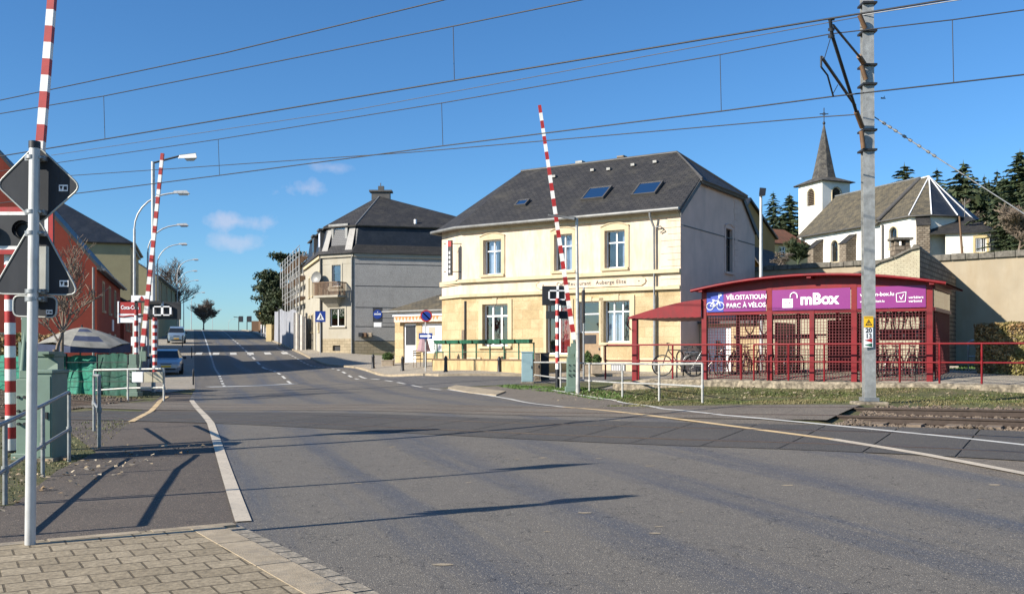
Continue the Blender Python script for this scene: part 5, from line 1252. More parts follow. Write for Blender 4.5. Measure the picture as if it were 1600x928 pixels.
def tubes(m):
    for i in range(8):
        x = LH * i / 7
        for y in (0, 1.0): m.tube([(x, y, Hb(sx1.x, sx1.y) - .5), (x, y, 12.0 - (i > 5) * .3)], .05, 5)
        for z in (5, 7, 9, 11): m.tube([(x, 0, z), (x, 1, z)], .04, 5)
    for z in (5, 7, 9, 10.9):
        for dz in (0, .5, 1.0): m.tube([(-.2, 0, z + dz), (LH + .2, 0, z + dz)], .04, 5)
    for i in range(0, 7, 2): m.tube([(LH * i / 7, 0, 5), (LH * (i + 1) / 7, 0, 11)], .035, 5)
part('tube', M_scaf, root, tubes, T=fh); part('deck', M_board, root, lambda m: [m.box((-.1, .05, z - .08), (LH + .1, .95, z)) for z in (5, 7, 9, 10.9)], T=fh)
root = thing('site_hoarding', 'wavy grey and white hoarding sheets at the foot of the scaffolding', 'hoarding', (lx(4.6, 92), 92, Hb(lx(4.6, 92), 92)))
def hoard(m, y0, y1, o, z, mi=0):
    k = 24; pts = []
    for i in range(k + 1):
        y = y0 + (y1 - y0) * i / k; x = lx(o, y) + .09 * math.sin(i * 1.3); b = Hb(x, y); pts += [(x, y, b), (x + .05, y, b + z + .15 * math.sin(i * .5))]
    m.add(pts, [(2 * i, 2 * i + 2, 2 * i + 3, 2 * i + 1) for i in range(k)], mi, True)
part('sheet', M_sheet, root, lambda m: hoard(m, 85.5, 108, 4.45, 3.5)); 
def endp(m):
    k = 8; y = 84.6; pts = []
    for i in range(k + 1): x = lx(4.3, 85) + 1.05 * i / k; b = Hb(x, y); pts += [(x, y + .15 * math.sin(i * 2.), b), (x, y + .15 * math.sin(i * 2.), b + 3.4 - .5 * (i / k) ** 2)]
    m.add(pts, [(2 * i, 2 * i + 2, 2 * i + 3, 2 * i + 1) for i in range(k)], 0, True)
part('end_sheet', M_sheetw, root, endp)
def gate(m):
    a = Vector((lx(5.4, 85), 85, 0)); b = Vector((c00.x + .3, c00.y - 1.0, 0)); a = Vector((lx(5.35, 85), 85.2, 0)); b = Vector((-19.6, 87.6, 0))
    b = Vector(((478 - CX) / F * 86.5, 86.5, 0))
    for i in range(9):
        p = a.lerp(b, i / 8); z = Hb(p.x, p.y); m.tube([(p.x, p.y, z), (p.x, p.y, z + 3.3)], .05, 5)
    for z in (.1, 1.2, 2.2, 3.3): m.tube([(a.x, a.y, Hb(a.x, a.y) + z), (b.x, b.y, Hb(b.x, b.y) + z)], .05, 5)
part('gate', M_dark, root, gate)

# ---------------------------------------------------------------- left side houses
uL = Vector((-.33, 1.0)).normalized()
def street_house(name, label, d_a, Ls, Dp, ze_, zr_, mw, mroof, off_=-9.8, gable=True, ops=(), z0=0, gops=(), mg=None, extra=None, mt=None, ang=None):
    a = Vector((centre(d_a) + off_, d_a)); u = uL if ang is None else Vector(ang).normalized(); zb = z0
    root = thing(name, label, 'house', (a.x, a.y, zb))
    f = frame((a.x, a.y, 0), (-u.x, -u.y)); f = frame((a.x + u.x * Ls, a.y + u.y * Ls, 0), -u) if False else frame((a.x, a.y, 0), u)
    # facade faces the street: local x along the street away from us, inward (+y) is to the left
    m = MB(f); m.wall(Ls, zb - 1, ze_, ops, .2); m.build('street_wall', mw, root)
    for o in ops: window(root, f, *o, nx=2, fm=M_winframe)
    if ops:
        for o in ops: part('window_surround', mt or M_trim, root, lambda m: surround(m, *o, w=.12, t=.04), T=f)
    fgb = frame((a.x - (-f[0][1]) * 0, a.y, 0), (f[0][1] * -1, f[1][1] * -1))  # towards the street
    og = Vector((a.x, a.y)) + Vector((f[0][1], f[1][1])) * Dp
    fgb = frame((og.x, og.y, 0), (-f[0][1], -f[1][1]))
    m = MB(fgb); m.wall(Dp, zb - 1, ze_, gops, .2)
    if gable: m.poly([(0, 0, ze_), (Dp, 0, ze_), (Dp / 2, 0, zr_)])
    m.build('gable_wall' if gable else 'end_wall', mg or mw, root)
    for o in gops: window(root, fgb, *o, nx=2)
    m = MB(f); m.poly([(Ls, 0, zb - 1), (Ls, Dp, zb - 1), (Ls, Dp, ze_), (Ls, 0, ze_)]); m.poly([(0, Dp, zb - 1), (0, Dp, ze_), (Ls, Dp, ze_), (Ls, Dp, zb - 1)])
    if gable: m.poly([(Ls, 0, ze_), (Ls, Dp, ze_), (Ls, Dp / 2, zr_)])
    m.build('back_wall', mw, root)
    e = .3; s = (zr_ - ze_) / (Dp / 2)
    m = MB(f)
    if gable:
        m.slab([(-.12, -e, ze_ - s * e), (Ls + .12, -e, ze_ - s * e), (Ls + .12, Dp / 2, zr_), (-.12, Dp / 2, zr_)], .14, 0, 1); m.slab([(-.12, Dp + e, ze_ - s * e), (Ls + .12, Dp + e, ze_ - s * e), (Ls + .12, Dp / 2, zr_), (-.12, Dp / 2, zr_)], .14, 0, 1)
    else:
        h = min(Dp / 2, Ls * .35); r0 = (h, Dp / 2, zr_); r1 = (Ls - h, Dp / 2, zr_); z = ze_ - .05
        m.slab([(-e, -e, z), (Ls + e, -e, z), r1, r0], .14, 0, 1); m.slab([(-e, Dp + e, z), (Ls + e, Dp + e, z), r1, r0], .14, 0, 1); m.slab([(-e, -e, z), (-e, Dp + e, z), r0], .14, 0, 1); m.slab([(Ls + e, -e, z), (Ls + e, Dp + e, z), r1], .14, 0, 1)
    m.build('roof', [mroof, M_zincdk], root)
    m = MB(f); m.tube([(-.2, -e - .06, ze_ - s * e if gable else ze_ - .05), (Ls + .2, -e - .06, ze_ - s * e if gable else ze_ - .05)], .08, 6); m.box((0, -.2, ze_ - .35), (Ls, -.0, ze_ - .12)); m.build('gutter', M_zinc, root)
    return root, f, fgb
w3 = [(3.2, 4.1), (7.4, 8.3), (11.4, 12.3)]
ops = [(a, b, 3.9, 5.4) for a, b in w3] + [(a, b, 1.0, 2.6) for a, b in w3[1:]]
root, f, fgb = street_house('red_house', 'big dark red gabled house behind the signal and the bare little trees', 50.0, 16.5, 10.5, 6.25, 12.6, M_redrender, M_slate_b, -9.7, True, ops, 0.2, gops=[(4.9, 6.2, .9, 2.6)], mg=M_redrender_shade)
part('downpipe', M_zinc, root, lambda m: m.tube([(10.35, -.1, 6.0), (10.35, -.1, .2)], .07, 6), T=fgb)
part('wall_plaque', M_signwhite, root, lambda m: m.box((9.4, -.06, 2.9), (10.4, -.01, 3.6)), T=f)
root, f, fgb = street_house('red_annex', 'small lower red house joined to the far end of the big red house', 66.8, 9.0, 8, 5.3, 7.4, M_redrender, M_slate_b, -9.5, True, [(2, 2.9, 3.2, 4.6), (5, 5.9, 3.2, 4.6)], .6)
ops = [(a, a + 1.1, z, z + 2.1) for a in (2.0, 5.2, 8.4) for z in (3.0, 6.3)]
root, f, fgb = street_house('yellow_house', 'tall yellow house with a grey hipped roof behind the red houses', 80.0, 12, 13.5, 10.7, 15.0, M_olive, M_slate_b, -9.9, False, ops, 1.4)
part('chimney', M_zincdk, root, lambda m: (m.box((4, 5.9, 14.4), (4.8, 6.7, 15.5)), m.box((9, 8, 13), (9.6, 8.6, 14.5))), T=f)
part('string_course', M_trim, root, lambda m: m.box((0, -.12, 5.4), (12, -.0, 5.65)), T=f)
root, f, fgb = street_house('yellow_green_house', 'low ochre house with four narrow windows and dark roof further up the street', 110, 38, 11, 10.5, 14.2, M_olive, M_slate_b, -8.9, True, [(a, a + 2.0, 7.6, 10.0) for a in (5, 13, 21, 29)], 2.6, ang=(-.265, .964))
root, f, fgb = street_house('white_shed', 'small pale building at the top of the street beside the lamps', 168, 12, 9, 11.3, 11.6, M_sheetw, M_zinc, -7.6, True, [], 5)
# ================================================================ retaining wall, church hill, church
ra = Vector((12.9, 52.1)); ur = Vector((.773, -.634)).normalized(); LR = 60.0; fr_w = frame((ra.x, ra.y, 0), ur); zt = 5.95
root = thing('retaining_wall', 'long cream rendered retaining wall with mossy stone coping below the church', 'wall', (ra.x, ra.y, 1.0))
m = MB(fr_w); m.box((0, 0, -1), (LR, .5, zt)); m.build('wall_face', M_retain, root)
m = MB(fr_w); rr_ = random.Random(2); x = 0
while x < LR: w = rr_.uniform(.5, .9); m.box((x, -.1 - rr_.uniform(0, .04), zt), (x + w - .02, .6, zt + .25 + rr_.uniform(-.03, .05))); x += w
m.build('coping', M_coping, root, bevel=.02)
# hill behind the wall
hp = []
me = bpy.data.meshes.new('church_hill'); vs = []; fs_ = []
NX, NY = 60, 40
for i in range(NX):
    for j in range(NY):
        s = -8 + 190 * (i / (NX - 1)); t = .45 + 190 * (j / (NY - 1)) ** 1.5
        q = Vector((ra.x, ra.y)) + ur * s + Vector((-ur.y, ur.x)) * t
        z = zt - .1 + min(t, 45) * .088 + max(0, t - 60) * .05 + .3 * noise.noise(Vector((q.x * .05, q.y * .05, 0))) * min(1, t / 10)
        if s < 0: z -= -s * .5
        vs.append((q.x, q.y, z))
for i in range(NX - 1):
    for j in range(NY - 1): fs_.append((i * NY + j, (i + 1) * NY + j, (i + 1) * NY + j + 1, i * NY + j + 1))
me.from_pydata(vs, [], fs_); me.materials.append(M_grass); me.polygons.foreach_set('use_smooth', [True] * len(me.polygons)); o = bpy.data.objects.new('hill', me); col.objects.link(o); o['kind'] = 'structure'
def hz(x, y):
    q = Vector((x, y)) - Vector((ra.x, ra.y)); t = q.dot(Vector((-ur.y, ur.x))); return zt - .1 + min(max(t, 0), 45) * .088 + max(0, t - 60) * .05

qd = Vector((-.37, .93)).normalized(); pd = Vector((.93, .37)).normalized()
E0 = Vector((36.1, 94.0)); ze = 14.5; zr = 18.85; hw = 5.0
root = thing('church', 'white village church with grey roof, square belfry and pointed slate spire on the hill', 'church', (E0.x, E0.y, 9.5))
def V3(p, z): return (p.x, p.y, z)
# nave: side wall frame: x runs from the west end towards us (direction -q)
W0 = E0 + qd * 12.0; fn = frame((W0.x, W0.y, 0), -qd)
opn = [(4.9, 5.9, 11.0, 13.2), (9.6, 10.6, 11.1, 13.3)]
m = MB(fn); m.wall(12.0, 7, ze, opn, .25); m.poly([(0, 2 * hw, 7), (0, 0, 7), (0, 0, ze), (0, hw, zr - .1), (0, 2 * hw, ze)]); m.poly([(12, 2 * hw, 7), (0, 2 * hw, 7), (0, 2 * hw, ze), (12, 2 * hw, ze)]); m.build('nave_wall', M_church, root)
C0 = E0 - qd * 3.8
opc = [(1.2, 2.15, 11.6, 13.6)]
m = MB(frame((E0.x, E0.y, 0), -qd)); m.wall(3.8, 7, ze, opc, .25); m.build('chancel_wall', M_church, root)
fch = frame((E0.x, E0.y, 0), -qd)
def archwin(f, a, b, c, d):
    w = window(root, f, a, b, c, d, dep=.22, nx=2, trans=.55, fm=M_dark, fw=.05, name='arched_window')
    m = MB(f); k = 8; cx = (a + b) / 2; r = (b - a) / 2; pts = []
    for i in range(k + 1):
        t = math.pi * i / k; pts.append((cx - r * math.cos(t), d - r + r * math.sin(t)))
    for i in range(k):     # masonry corners that turn the square head into an arch
        (x0, z0), (x1, z1) = pts[i], pts[i + 1]
        m.add([(x0, -.004, z0), (x1, -.004, z1), (x1, -.004, d + .01), (x0, -.004, d + .01), (x0, .2, z0), (x1, .2, z1)], [(0, 1, 2, 3), (0, 4, 5, 1)], 1)
    m.tube([(a - .07, -.03, c)] + [(cx - (r + .07) * math.cos(math.pi * i / k), -.03, d - r + (r + .07) * math.sin(math.pi * i / k)) for i in range(k + 1)] + [(b + .07, -.03, c)], .07, 4, 0, sm=False)
    m.box((a - .15, -.08, c - .14), (b + .15, .02, c), 0)
    m.build('stone_arch', [M_trim, M_church], w)
for o in opn: archwin(fn, *o)
for o in opc: archwin(fch, *o)
ap = [C0, Vector((39.25, 89.9)), Vector((41.8, 90.6)), Vector((44.3, 93.0)), C0 + pd * 2 * hw + qd * 1]
for a, b in zip(ap, ap[1:]):
    m = MB(frame((a.x, a.y, 0), b - a)); m.wall((b - a).length, 7, ze, [], .2); m.build('apse_wall', M_church, root)
m = MB(); b_ = E0 + pd * 2 * hw; m.poly([V3(ap[-1], 7), V3(b_, 7), V3(b_, ze), V3(ap[-1], ze)]); m.build('apse_wall', M_church, root)
RW = W0 + pd * hw; RE = E0 + pd * hw; AX = Vector((41.1, 94.6))
S_ = lambda p, k: p - pd * k
sl = (zr - ze) / hw; e = .35
def nave_roof(m):
    a = W0 + qd * .35
    m.slab([V3(a - pd * e, ze - sl * e), V3(E0 - pd * e - qd * .0, ze - sl * e), V3(RE, zr + .12), V3(RW + qd * .35, zr + .12)], .15, 0, 1)
    m.slab([V3(a + pd * (2 * hw + e), ze - sl * e), V3(E0 + pd * (2 * hw + e), ze - sl * e), V3(RE, zr + .12), V3(RW + qd * .35, zr + .12)], .15, 0, 1)
nr = part('nave_roof', [M_slate_l, M_zincdk], root, nave_roof)
part('ridge_cap', M_zinc, nr, lambda m: m.tube([V3(RW + qd * .4, zr + .15), V3(RE, zr + .15)], .1, 6))
part('valley_strip', M_zincdk, nr, lambda m: m.tube([V3(RE, zr + .05), V3(E0 - pd * .4, ze - .1)], .22, 6))
def ch_roof(m):
    A = V3(AX, zr + .02); R1 = V3(RE, zr + .02); z = ze - .1
    g = [p + (p - Vector((40.5, 94))).normalized() * .35 for p in ap]
    m.slab([V3(E0 - pd * .3, z - .1), V3(g[0], z), A, R1], .12, 0, 1)
    m.slab([V3(g[0], z), V3(g[1], z), A], .12, 0, 1); m.slab([V3(g[1], z), V3(g[2], z), A], .12, 2, 1); m.slab([V3(g[2], z), V3(g[3], z), A], .12, 2, 1); m.slab([V3(g[3], z), V3(g[4], z), A], .12, 2, 1); m.slab([V3(g[4], z), V3(E0 + pd * 2 * hw, z), R1, A], .12, 0, 1)
cr = part('chancel_roof', [M_slate_l, M_zincdk, M_slate_b], root, ch_roof)
g = [p + (p - Vector((40.5, 94))).normalized() * .35 for p in ap]
part('hip_cap', M_signwhite, cr, lambda m: [m.tube([V3(AX, zr + .05), V3(g[i], ze - .05)], .065, 5) for i in (0, 1, 2, 3)] + [m.tube([V3(RE, zr + .06), V3(AX, zr + .06)], .07, 5)])
part('gutter', M_zincdk, root, lambda m: (m.tube([V3(W0 - pd * .45, ze - .4), V3(E0 - pd * .45, ze - .4)], .09, 6), m.tube([V3(E0 - pd * .35, ze - .2), V3(g[0], ze - .15), V3(g[1], ze - .15), V3(g[2], ze - .15), V3(g[3], ze - .15)], .09, 6)))
part('downpipe', M_zincdk, root, lambda m: m.tube([V3(W0 - pd * .15 - qd * .6, ze - .5), V3(W0 - pd * .15 - qd * .6, 8)], .08, 6))
part('downpipe', M_zincdk, root, lambda m: (m.tube([V3(E0 - pd * .15 - qd * .4, ze - .5), V3(E0 - pd * .15 - qd * .4, 8)], .1, 6)))
def butt(fx_, x, w=1.0, d=1.3, h=12.6, mb_=None):
    part('buttress', [M_rubble, M_slate], root, lambda m: (m.add([(x, -d, 7), (x + w, -d, 7), (x + w, 0, 7), (x, 0, 7), (x, -d, h), (x + w, -d, h), (x + w, 0, h + .9), (x, 0, h + .9)], [(0, 1, 5, 4), (1, 2, 6, 5), (3, 0, 4, 7)], 0), m.slab([(x - .08, -d - .1, h - .02), (x + w + .08, -d - .1, h - .02), (x + w + .08, 0, h + .98), (x - .08, 0, h + .98)], .08, 1)), T=fx_)
butt(fn, 2.6, 1.0); butt(fn, 7.6, 1.0); 
fa = frame((C0.x, C0.y, 0), ap[1] - C0); butt(fa, .55, 1.1, .9, 13.4)
# tower
T0 = Vector((34.9, 108.0)); tw = 4.1; td = 3.9; tz = 20.9
T1 = T0 + qd * tw; ft = frame((T1.x, T1.y, 0), -qd); ft2 = frame((T0.x, T0.y, 0), pd)
ol = [(1.55, 2.75, 18.3, 20.2)]; ol2 = [(1.4, 2.6, 18.3, 20.2)]
part('tower_wall', M_church, root, lambda m: m.wall(tw, 7, tz, ol, .3), T=ft); part('tower_wall', M_church, root, lambda m: m.wall(td, 7, tz, ol2, .3), T=ft2)
T2 = T0 + pd * td; T3 = T2 + qd * tw
part('tower_wall', M_church, root, lambda m: (m.poly([V3(T2, 7), V3(T3, 7), V3(T3, tz), V3(T2, tz)]), m.poly([V3(T3, 7), V3(T1, 7), V3(T1, tz), V3(T3, tz)])))
for f_, o in ((ft, ol[0]), (ft2, ol2[0])):
    a, b, c, d = o
    lv = part('belfry_louvre', M_oldwood, root, lambda m: [m.add([(a, .06, z), (b, .06, z), (b, .22, z + .18), (a, .22, z + .18)], [(0, 1, 2, 3), (3, 2, 1, 0)]) for z in [c + i * .2 for i in range(int((d - c) / .2))]], T=f_)
    def arc(m):
        k = 8; cx = (a + b) / 2; r = (b - a) / 2
        pts = [(cx - r * math.cos(math.pi * i / k), d - r + r * math.sin(math.pi * i / k)) for i in range(k + 1)]
        for i in range(k):
            (x0, z0), (x1, z1) = pts[i], pts[i + 1]; m.add([(x0, -.004, z0), (x1, -.004, z1), (x1, -.004, d + .01), (x0, -.004, d + .01), (x0, .25, z0), (x1, .25, z1)], [(0, 1, 2, 3), (0, 4, 5, 1)], 1)
        m.tube([(a - .08, -.02, c)] + [(cx - (r + .08) * math.cos(math.pi * i / k), -.02, d - r + (r + .08) * math.sin(math.pi * i / k)) for i in range(k + 1)] + [(b + .08, -.02, c)], .07, 4, 0, sm=False)
    part('stone_arch', [M_trim, M_church], lv, arc, T=f_)
cT = (T0 + T3) / 2
def spire(m):
    e1 = [T0, T2, T3, T1]; e1 = [p + (p - cT) * .22 for p in e1]; oc = []
    for i in range(8):
        t = R(-22) + math.atan2(pd.y, pd.x) + i * math.pi / 4; oc.append(cT + Vector((math.cos(t), math.sin(t))) * 1.42)
    for i in range(4):
        a, b = e1[i], e1[(i + 1) % 4]; near = sorted(oc, key=lambda p: (p - (a + b) / 2).length)[:2]; near.sort(key=lambda p: (p - a).length)
        m.slab([V3(a, tz), V3(b, tz), V3(near[1], tz + .62), V3(near[0], tz + .62)], .08, 0, 1)
        nb = sorted(oc, key=lambda p: (p - b).length)[:2]; m.slab([V3(b, tz), V3(nb[0], tz + .62), V3(nb[1], tz + .62)], .05, 0, 1)
    zt_ = 28.1; oc2 = [cT + (p - cT) * .86 for p in oc]
    for i in range(8):
        a, b = oc[i], oc[(i + 1) % 8]; c, d = cT + (a - cT) * .82, cT + (b - cT) * .82
        m.poly([V3(a, tz + .57), V3(b, tz + .57), V3(d, tz + 1.6), V3(c, tz + 1.6)]); m.poly([V3(c, tz + 1.6), V3(d, tz + 1.6), (cT.x, cT.y, zt_)])
sp_ = part('spire', [M_slate_s, M_zincdk], root, spire)
def crs(m):
    c = cT; m.lathe([(.01, 27.7), (.16, 27.85), (.16, 28.0), (.01, 28.2)], (c.x, c.y, 0), 8); m.tube([(c.x, c.y, 28), (c.x, c.y, 29.7)], .05, 6); m.box((c.x - .5, c.y - .03, 28.95), (c.x + .5, c.y + .03, 29.05)); m.ring((c.x, c.y, 29.0), .16, .03)
part('cross', M_dark, sp_, crs)
# sacristy
sa = P(1477, 395, 89.0); sb = P(1549, 395, 88.0); sz = EYE + (CY - 364) / F * 88.5; us_ = Vector((sb.x - sa.x, sb.y - sa.y)); LL = us_.length; fsc = frame((sa.x, sa.y, 0), us_)
root = thing('sacristy', 'low white sacristy with an ochre framed barred window and slate roof right of the church', 'building', (sa.x, sa.y, 9.5))
o = (2.55, 3.5, EYE + (CY - 394) / F * 88.3, EYE + (CY - 372) / F * 88.3)
part('wall', M_church, root, lambda m: (m.wall(LL, 8, sz, [o], .2), m.poly([(LL, 0, 8), (LL + 1.3, 1.6, 8), (LL + 1.3, 1.6, sz), (LL, 0, sz)]), m.poly([(LL + 1.3, 1.6, 8), (LL + 1.3, 6, 8), (LL + 1.3, 6, sz), (LL + 1.3, 1.6, sz)])), T=fsc)
w = window(root, fsc, *o, nx=2, fm=M_signwhite, name='barred_window'); part('grille', M_signwhite, w, lambda m: [m.tube([(o[0] + .1 + i * .15, .04, o[2]), (o[0] + .1 + i * .15, .04, o[3])], .018, 5) for i in range(6)], T=fsc)
part('window_surround', M_yelhouse, root, lambda m: surround(m, *o, w=.18, t=.04, arch=.1), T=fsc)
zr2 = EYE + (CY - 338) / F * 91
part('roof', [M_slate, M_zincdk], root, lambda m: (m.slab([(-1.5, -.3, sz), (LL + .3, -.3, sz), (LL - 1.2, 3, zr2), (-.4, 3, zr2)], .12, 0, 1), m.slab([(LL + .3, -.3, sz), (LL + 1.7, 1.4, sz), (LL + 1.7, 6, sz), (LL - 1.2, 3, zr2)], .12, 0, 1), m.slab([(-1.5, 6.3, sz), (LL + 1.7, 6.3, sz), (LL - 1.2, 3, zr2), (-.4, 3, zr2)], .12, 0, 1)), T=fsc)
part('downpipe', M_zincdk, root, lambda m: m.tube([(LL - .1, -.1, sz), (LL - .1, -.1, 8)], .07, 6), T=fsc)
part('mast', M_zinc, root, lambda m: m.tube([(LL - 1.7, 3, zr2), (LL - 1.7, 3, zr2 + 1.7)], .03, 5), T=fsc)
a = P(1505, 398, 84); b = P(1499, 338, 84); m = MB(); m.tube([a - Vector((0, 0, 1)), b], .11, 8, r1=.08); tag(m.build('leaning_post', M_wood, org=a), 'leaning rusty brown wooden post in front of the sacristy', 'post')
# ruined shed against the wall
pk_ = P(1437, 388, 38.0)
fsh = frame((pk_.x, pk_.y, 0), UC)
root = thing('ruined_shed', 'ruined gabled shed of pale painted stone built against the retaining wall', 'shed', (pk_.x, pk_.y, .8))
prof = [(0, 5.72), (-.35, 5.66), (-1.0, 5.36), (-1.5, 5.22), (-2.2, 4.86), (-2.7, 4.72), (-3.4, 4.34), (-4.6, 4.0), (-6.4, 3.6)]
def shedf(m):
    f = [(x, 0, z) for x, z in prof]; b = [(x, .45, z) for x, z in prof]; n = len(prof)
    m.add(f + [(prof[-1][0], 0, 0), (0, 0, 0)], [list(range(n + 2))], 0)
    for i in range(n - 1): m.add([f[i], f[i + 1], b[i + 1], b[i]], [(0, 1, 2, 3)], 0)
part('front_wall', M_painted_brick, root, shedf, T=fsh)
def sheds(m):
    k = 9; zs = [5.72, 5.68, 5.55, 5.52, 5.45, 5.4, 5.42, 5.3, 5.2, 5.1]
    for i in range(k):
        y0, y1 = .0 + i * 1.0, (i + 1) * 1.0
        m.add([(0.002, y0, 0), (.002, y1, 0), (.002, y1, zs[i + 1]), (.002, y0, zs[i]), (-.45, y0, zs[i]), (-.45, y1, zs[i + 1]), (-.45, y0, 0), (-.45, y1, 0)], [(0, 1, 2, 3), (3, 2, 5, 4), (7, 6, 4, 5)])
part('side_wall', M_rubble, root, sheds, T=fsh)
part('coping', M_coping, root, lambda m: ([m.slab([(x0, -.1, z0 + .07), (x1 + .02, -.1, z1 + .07), (x1 + .02, .5, z1 + .07), (x0, .5, z0 + .07)], .08) for (x0, z0), (x1, z1) in zip(prof[:6], prof[1:7])], m.tube([(-.2, .2, 5.77), (-.2, 2.5, 5.66), (-.2, 5, 5.52), (-.2, 9, 5.22)], .13, 6)), T=fsh)
part('window_opening', M_black, root, lambda m: m.box((.0, 3.4, 2.0), (.03, 4.3, 3.4)), T=fsh)
a = P(1411, 404, 41.5); b = P(0, 371, 41.5)
root = thing('brick_chimney', 'squat brick chimney with a flat cap on four stubs behind the ruined shed', 'chimney', (a.x, a.y, 4.8))
part('stack', M_rubble, root, lambda m: m.box((a.x - .33, a.y, 2), (a.x + .33, a.y + .6, b.z - .35)))
for x in (-.31, .15):
    for y in (.03, .4): part('stub', M_rubble, root, lambda m: m.box((a.x + x, a.y + y, b.z - .35), (a.x + x + .16, a.y + y + .16, b.z - .1)))
part('cap', M_coping, root, lambda m: m.box((a.x - .42, a.y - .08, b.z - .1), (a.x + .42, a.y + .68, b.z)))
# houses between the cafe and the church
a = P(1176, 415, 69); b = P(1210, 415, 73)
f = frame((a.x, a.y, 0), (b.x - a.x, b.y - a.y)); Lh = Vector((b.x - a.x, b.y - a.y)).length + .1
root = thing('ochre_barn', 'ochre gabled barn with a dark roof just right of the cafe gable', 'barn', (a.x, a.y, 7.5))
zE = EYE + (CY - 362) / F * 71; zR = EYE + (CY - 330) / F * 72
part('gable_wall', M_ochre, root, lambda m: (m.poly([(-2.2, 0, 6), (Lh, 0, 6), (Lh, 0, zE), (-.9, 0, zR + .3), (-2.2, 0, zR - .6)]), m.poly([(Lh, 0, 6), (Lh, 6, 6), (Lh, 6, zE), (Lh, 0, zE)])), T=f)
part('roof', M_slate_b, root, lambda m: (m.slab([(-.9, -.2, zR + .4), (Lh + .3, -.2, zE - .2), (Lh + .3, 6, zE - .2), (-.9, 6, zR + .4)], .15), m.slab([(-.9, -.2, zR + .4), (-3.2, -.2, zE + .2), (-3.2, 6, zE + .2), (-.9, 6, zR + .4)], .15)), T=f)
part('lean_to', M_slate, root, lambda m: m.slab([(-1.5, -1.2, 7.6), (Lh, -1.2, 7.6), (Lh - .5, 0, 9.2), (-1.5, 0, 9.2)], .1), T=f)
a = P(1203, 410, 88); b = P(1262, 410, 90); f = frame((a.x, a.y, 0), (b.x - a.x, b.y - a.y)); Lh = Vector((b.x - a.x, b.y - a.y)).length
root = thing('red_roofed_house', 'low yellow house with a red tiled roof left of the church tower', 'house', (a.x, a.y, 8.5))
zE = EYE + (CY - 376) / F * 87; zR = EYE + (CY - 353) / F * 90; o = (1.1, 1.85, EYE + (CY - 398) / F * 87, EYE + (CY - 382) / F * 87)
part('wall', M_yelhouse, root, lambda m: (m.wall(Lh, 7, zE, [o], .15),), T=f); window(root, f, *o, nx=2, trans=.5, dep=.1)
part('window_surround', M_trim, root, lambda m: surround(m, *o, w=.1, t=.03), T=f)
part('roof', [M_tile, M_zincdk], root, lambda m: (m.slab([(-.6, -.3, zE - .1), (Lh, -.3, zE - .1), (Lh, 3.2, zR), (-.6, 3.2, zR)], .12, 0, 1), m.slab([(-.6, 6.4, zE - .1), (Lh, 6.4, zE - .1), (Lh, 3.2, zR), (-.6, 3.2, zR)], .12, 0, 1)), T=f)

# ================================================================ bicycle shelter
S0 = P(1101, 592, 29.0); S0.z = .80; fs = frame((S0.x, S0.y, 0), U.xy); LS_ = 6.4; DS = 3.1
root = thing('bicycle_shelter', 'dark red mesh sided bicycle shelter with a curved roof and purple sign boards', 'bicycle shelter', S0)
zb0, zs0, zs1 = .80, 2.80, 3.39
def sxp(px): r = (px - CX) / F; return (r * S0.y - S0.x) / (U.x - r * U.y)
cols = [0.0, sxp(1203), sxp(1269), sxp(1335), sxp(1453)]
for i, x in enumerate(cols):
    w = .075 if i != 2 else .065
    part('post', M_wine, root, lambda m: m.box((x - w, -.06, zb0 - .1), (x + w, .08, zs1 + .1 if i != 2 else zs0)), T=fs)
    part('post', M_wine, root, lambda m: m.box((x - .05, DS - .1, zb0 - .1), (x + .05, DS, zs1)), T=fs)
arcz = lambda x: zs1 + .03 + .36 * (1 - ((x - LS_ / 2 + .05) / (LS_ / 2 + .35)) ** 2)
def sroof(m):
    k = 24; xs = [-.25 + (LS_ + .55) * i / k for i in range(k + 1)]
    for a, b in zip(xs, xs[1:]):
        za, zb = arcz(a) + .02, arcz(b) + .02
        m.add([(a, -.36, za), (b, -.36, zb), (b, DS + .4, zb), (a, DS + .4, za), (a, -.36, za - .05), (b, -.36, zb - .05), (b, DS + .4, zb - .05), (a, DS + .4, za - .05)], [(0, 1, 2, 3), (7, 6, 5, 4), (4, 5, 1, 0), (3, 2, 6, 7)])
part('roof', M_wine, root, sroof, T=fs)
def fascia(m):
    k = 16
    for i in range(k):
        a, b = -.05 + LS_ * i / k, -.05 + LS_ * (i + 1) / k; za, zb = arcz(a) - .02, arcz(b) - .02
        m.add([(a, -.05, zs1 - .02), (b, -.05, zs1 - .02), (b, -.05, zb), (a, -.05, za)], [(0, 1, 2, 3)])
    m.box((-.05, -.04, zs1 - .04), (LS_, .04, zs1 + .02)); m.box((-.05, -.045, zs0 - .1), (LS_, .045, zs0))
    for x in (.0, LS_ / 2, LS_): m.box((x - .06, -.38, arcz(x) - .1), (x + .06, -.05, arcz(x) - .0))
part('fascia', M_wine, root, fascia, T=fs)
part('eaves_trim', M_wine, root, lambda m: m.tube([(-.3 + (LS_ + .65) * i / 16, -.38, arcz(-.3 + (LS_ + .65) * i / 16) - .01) for i in range(17)], .045, 6), T=fs)
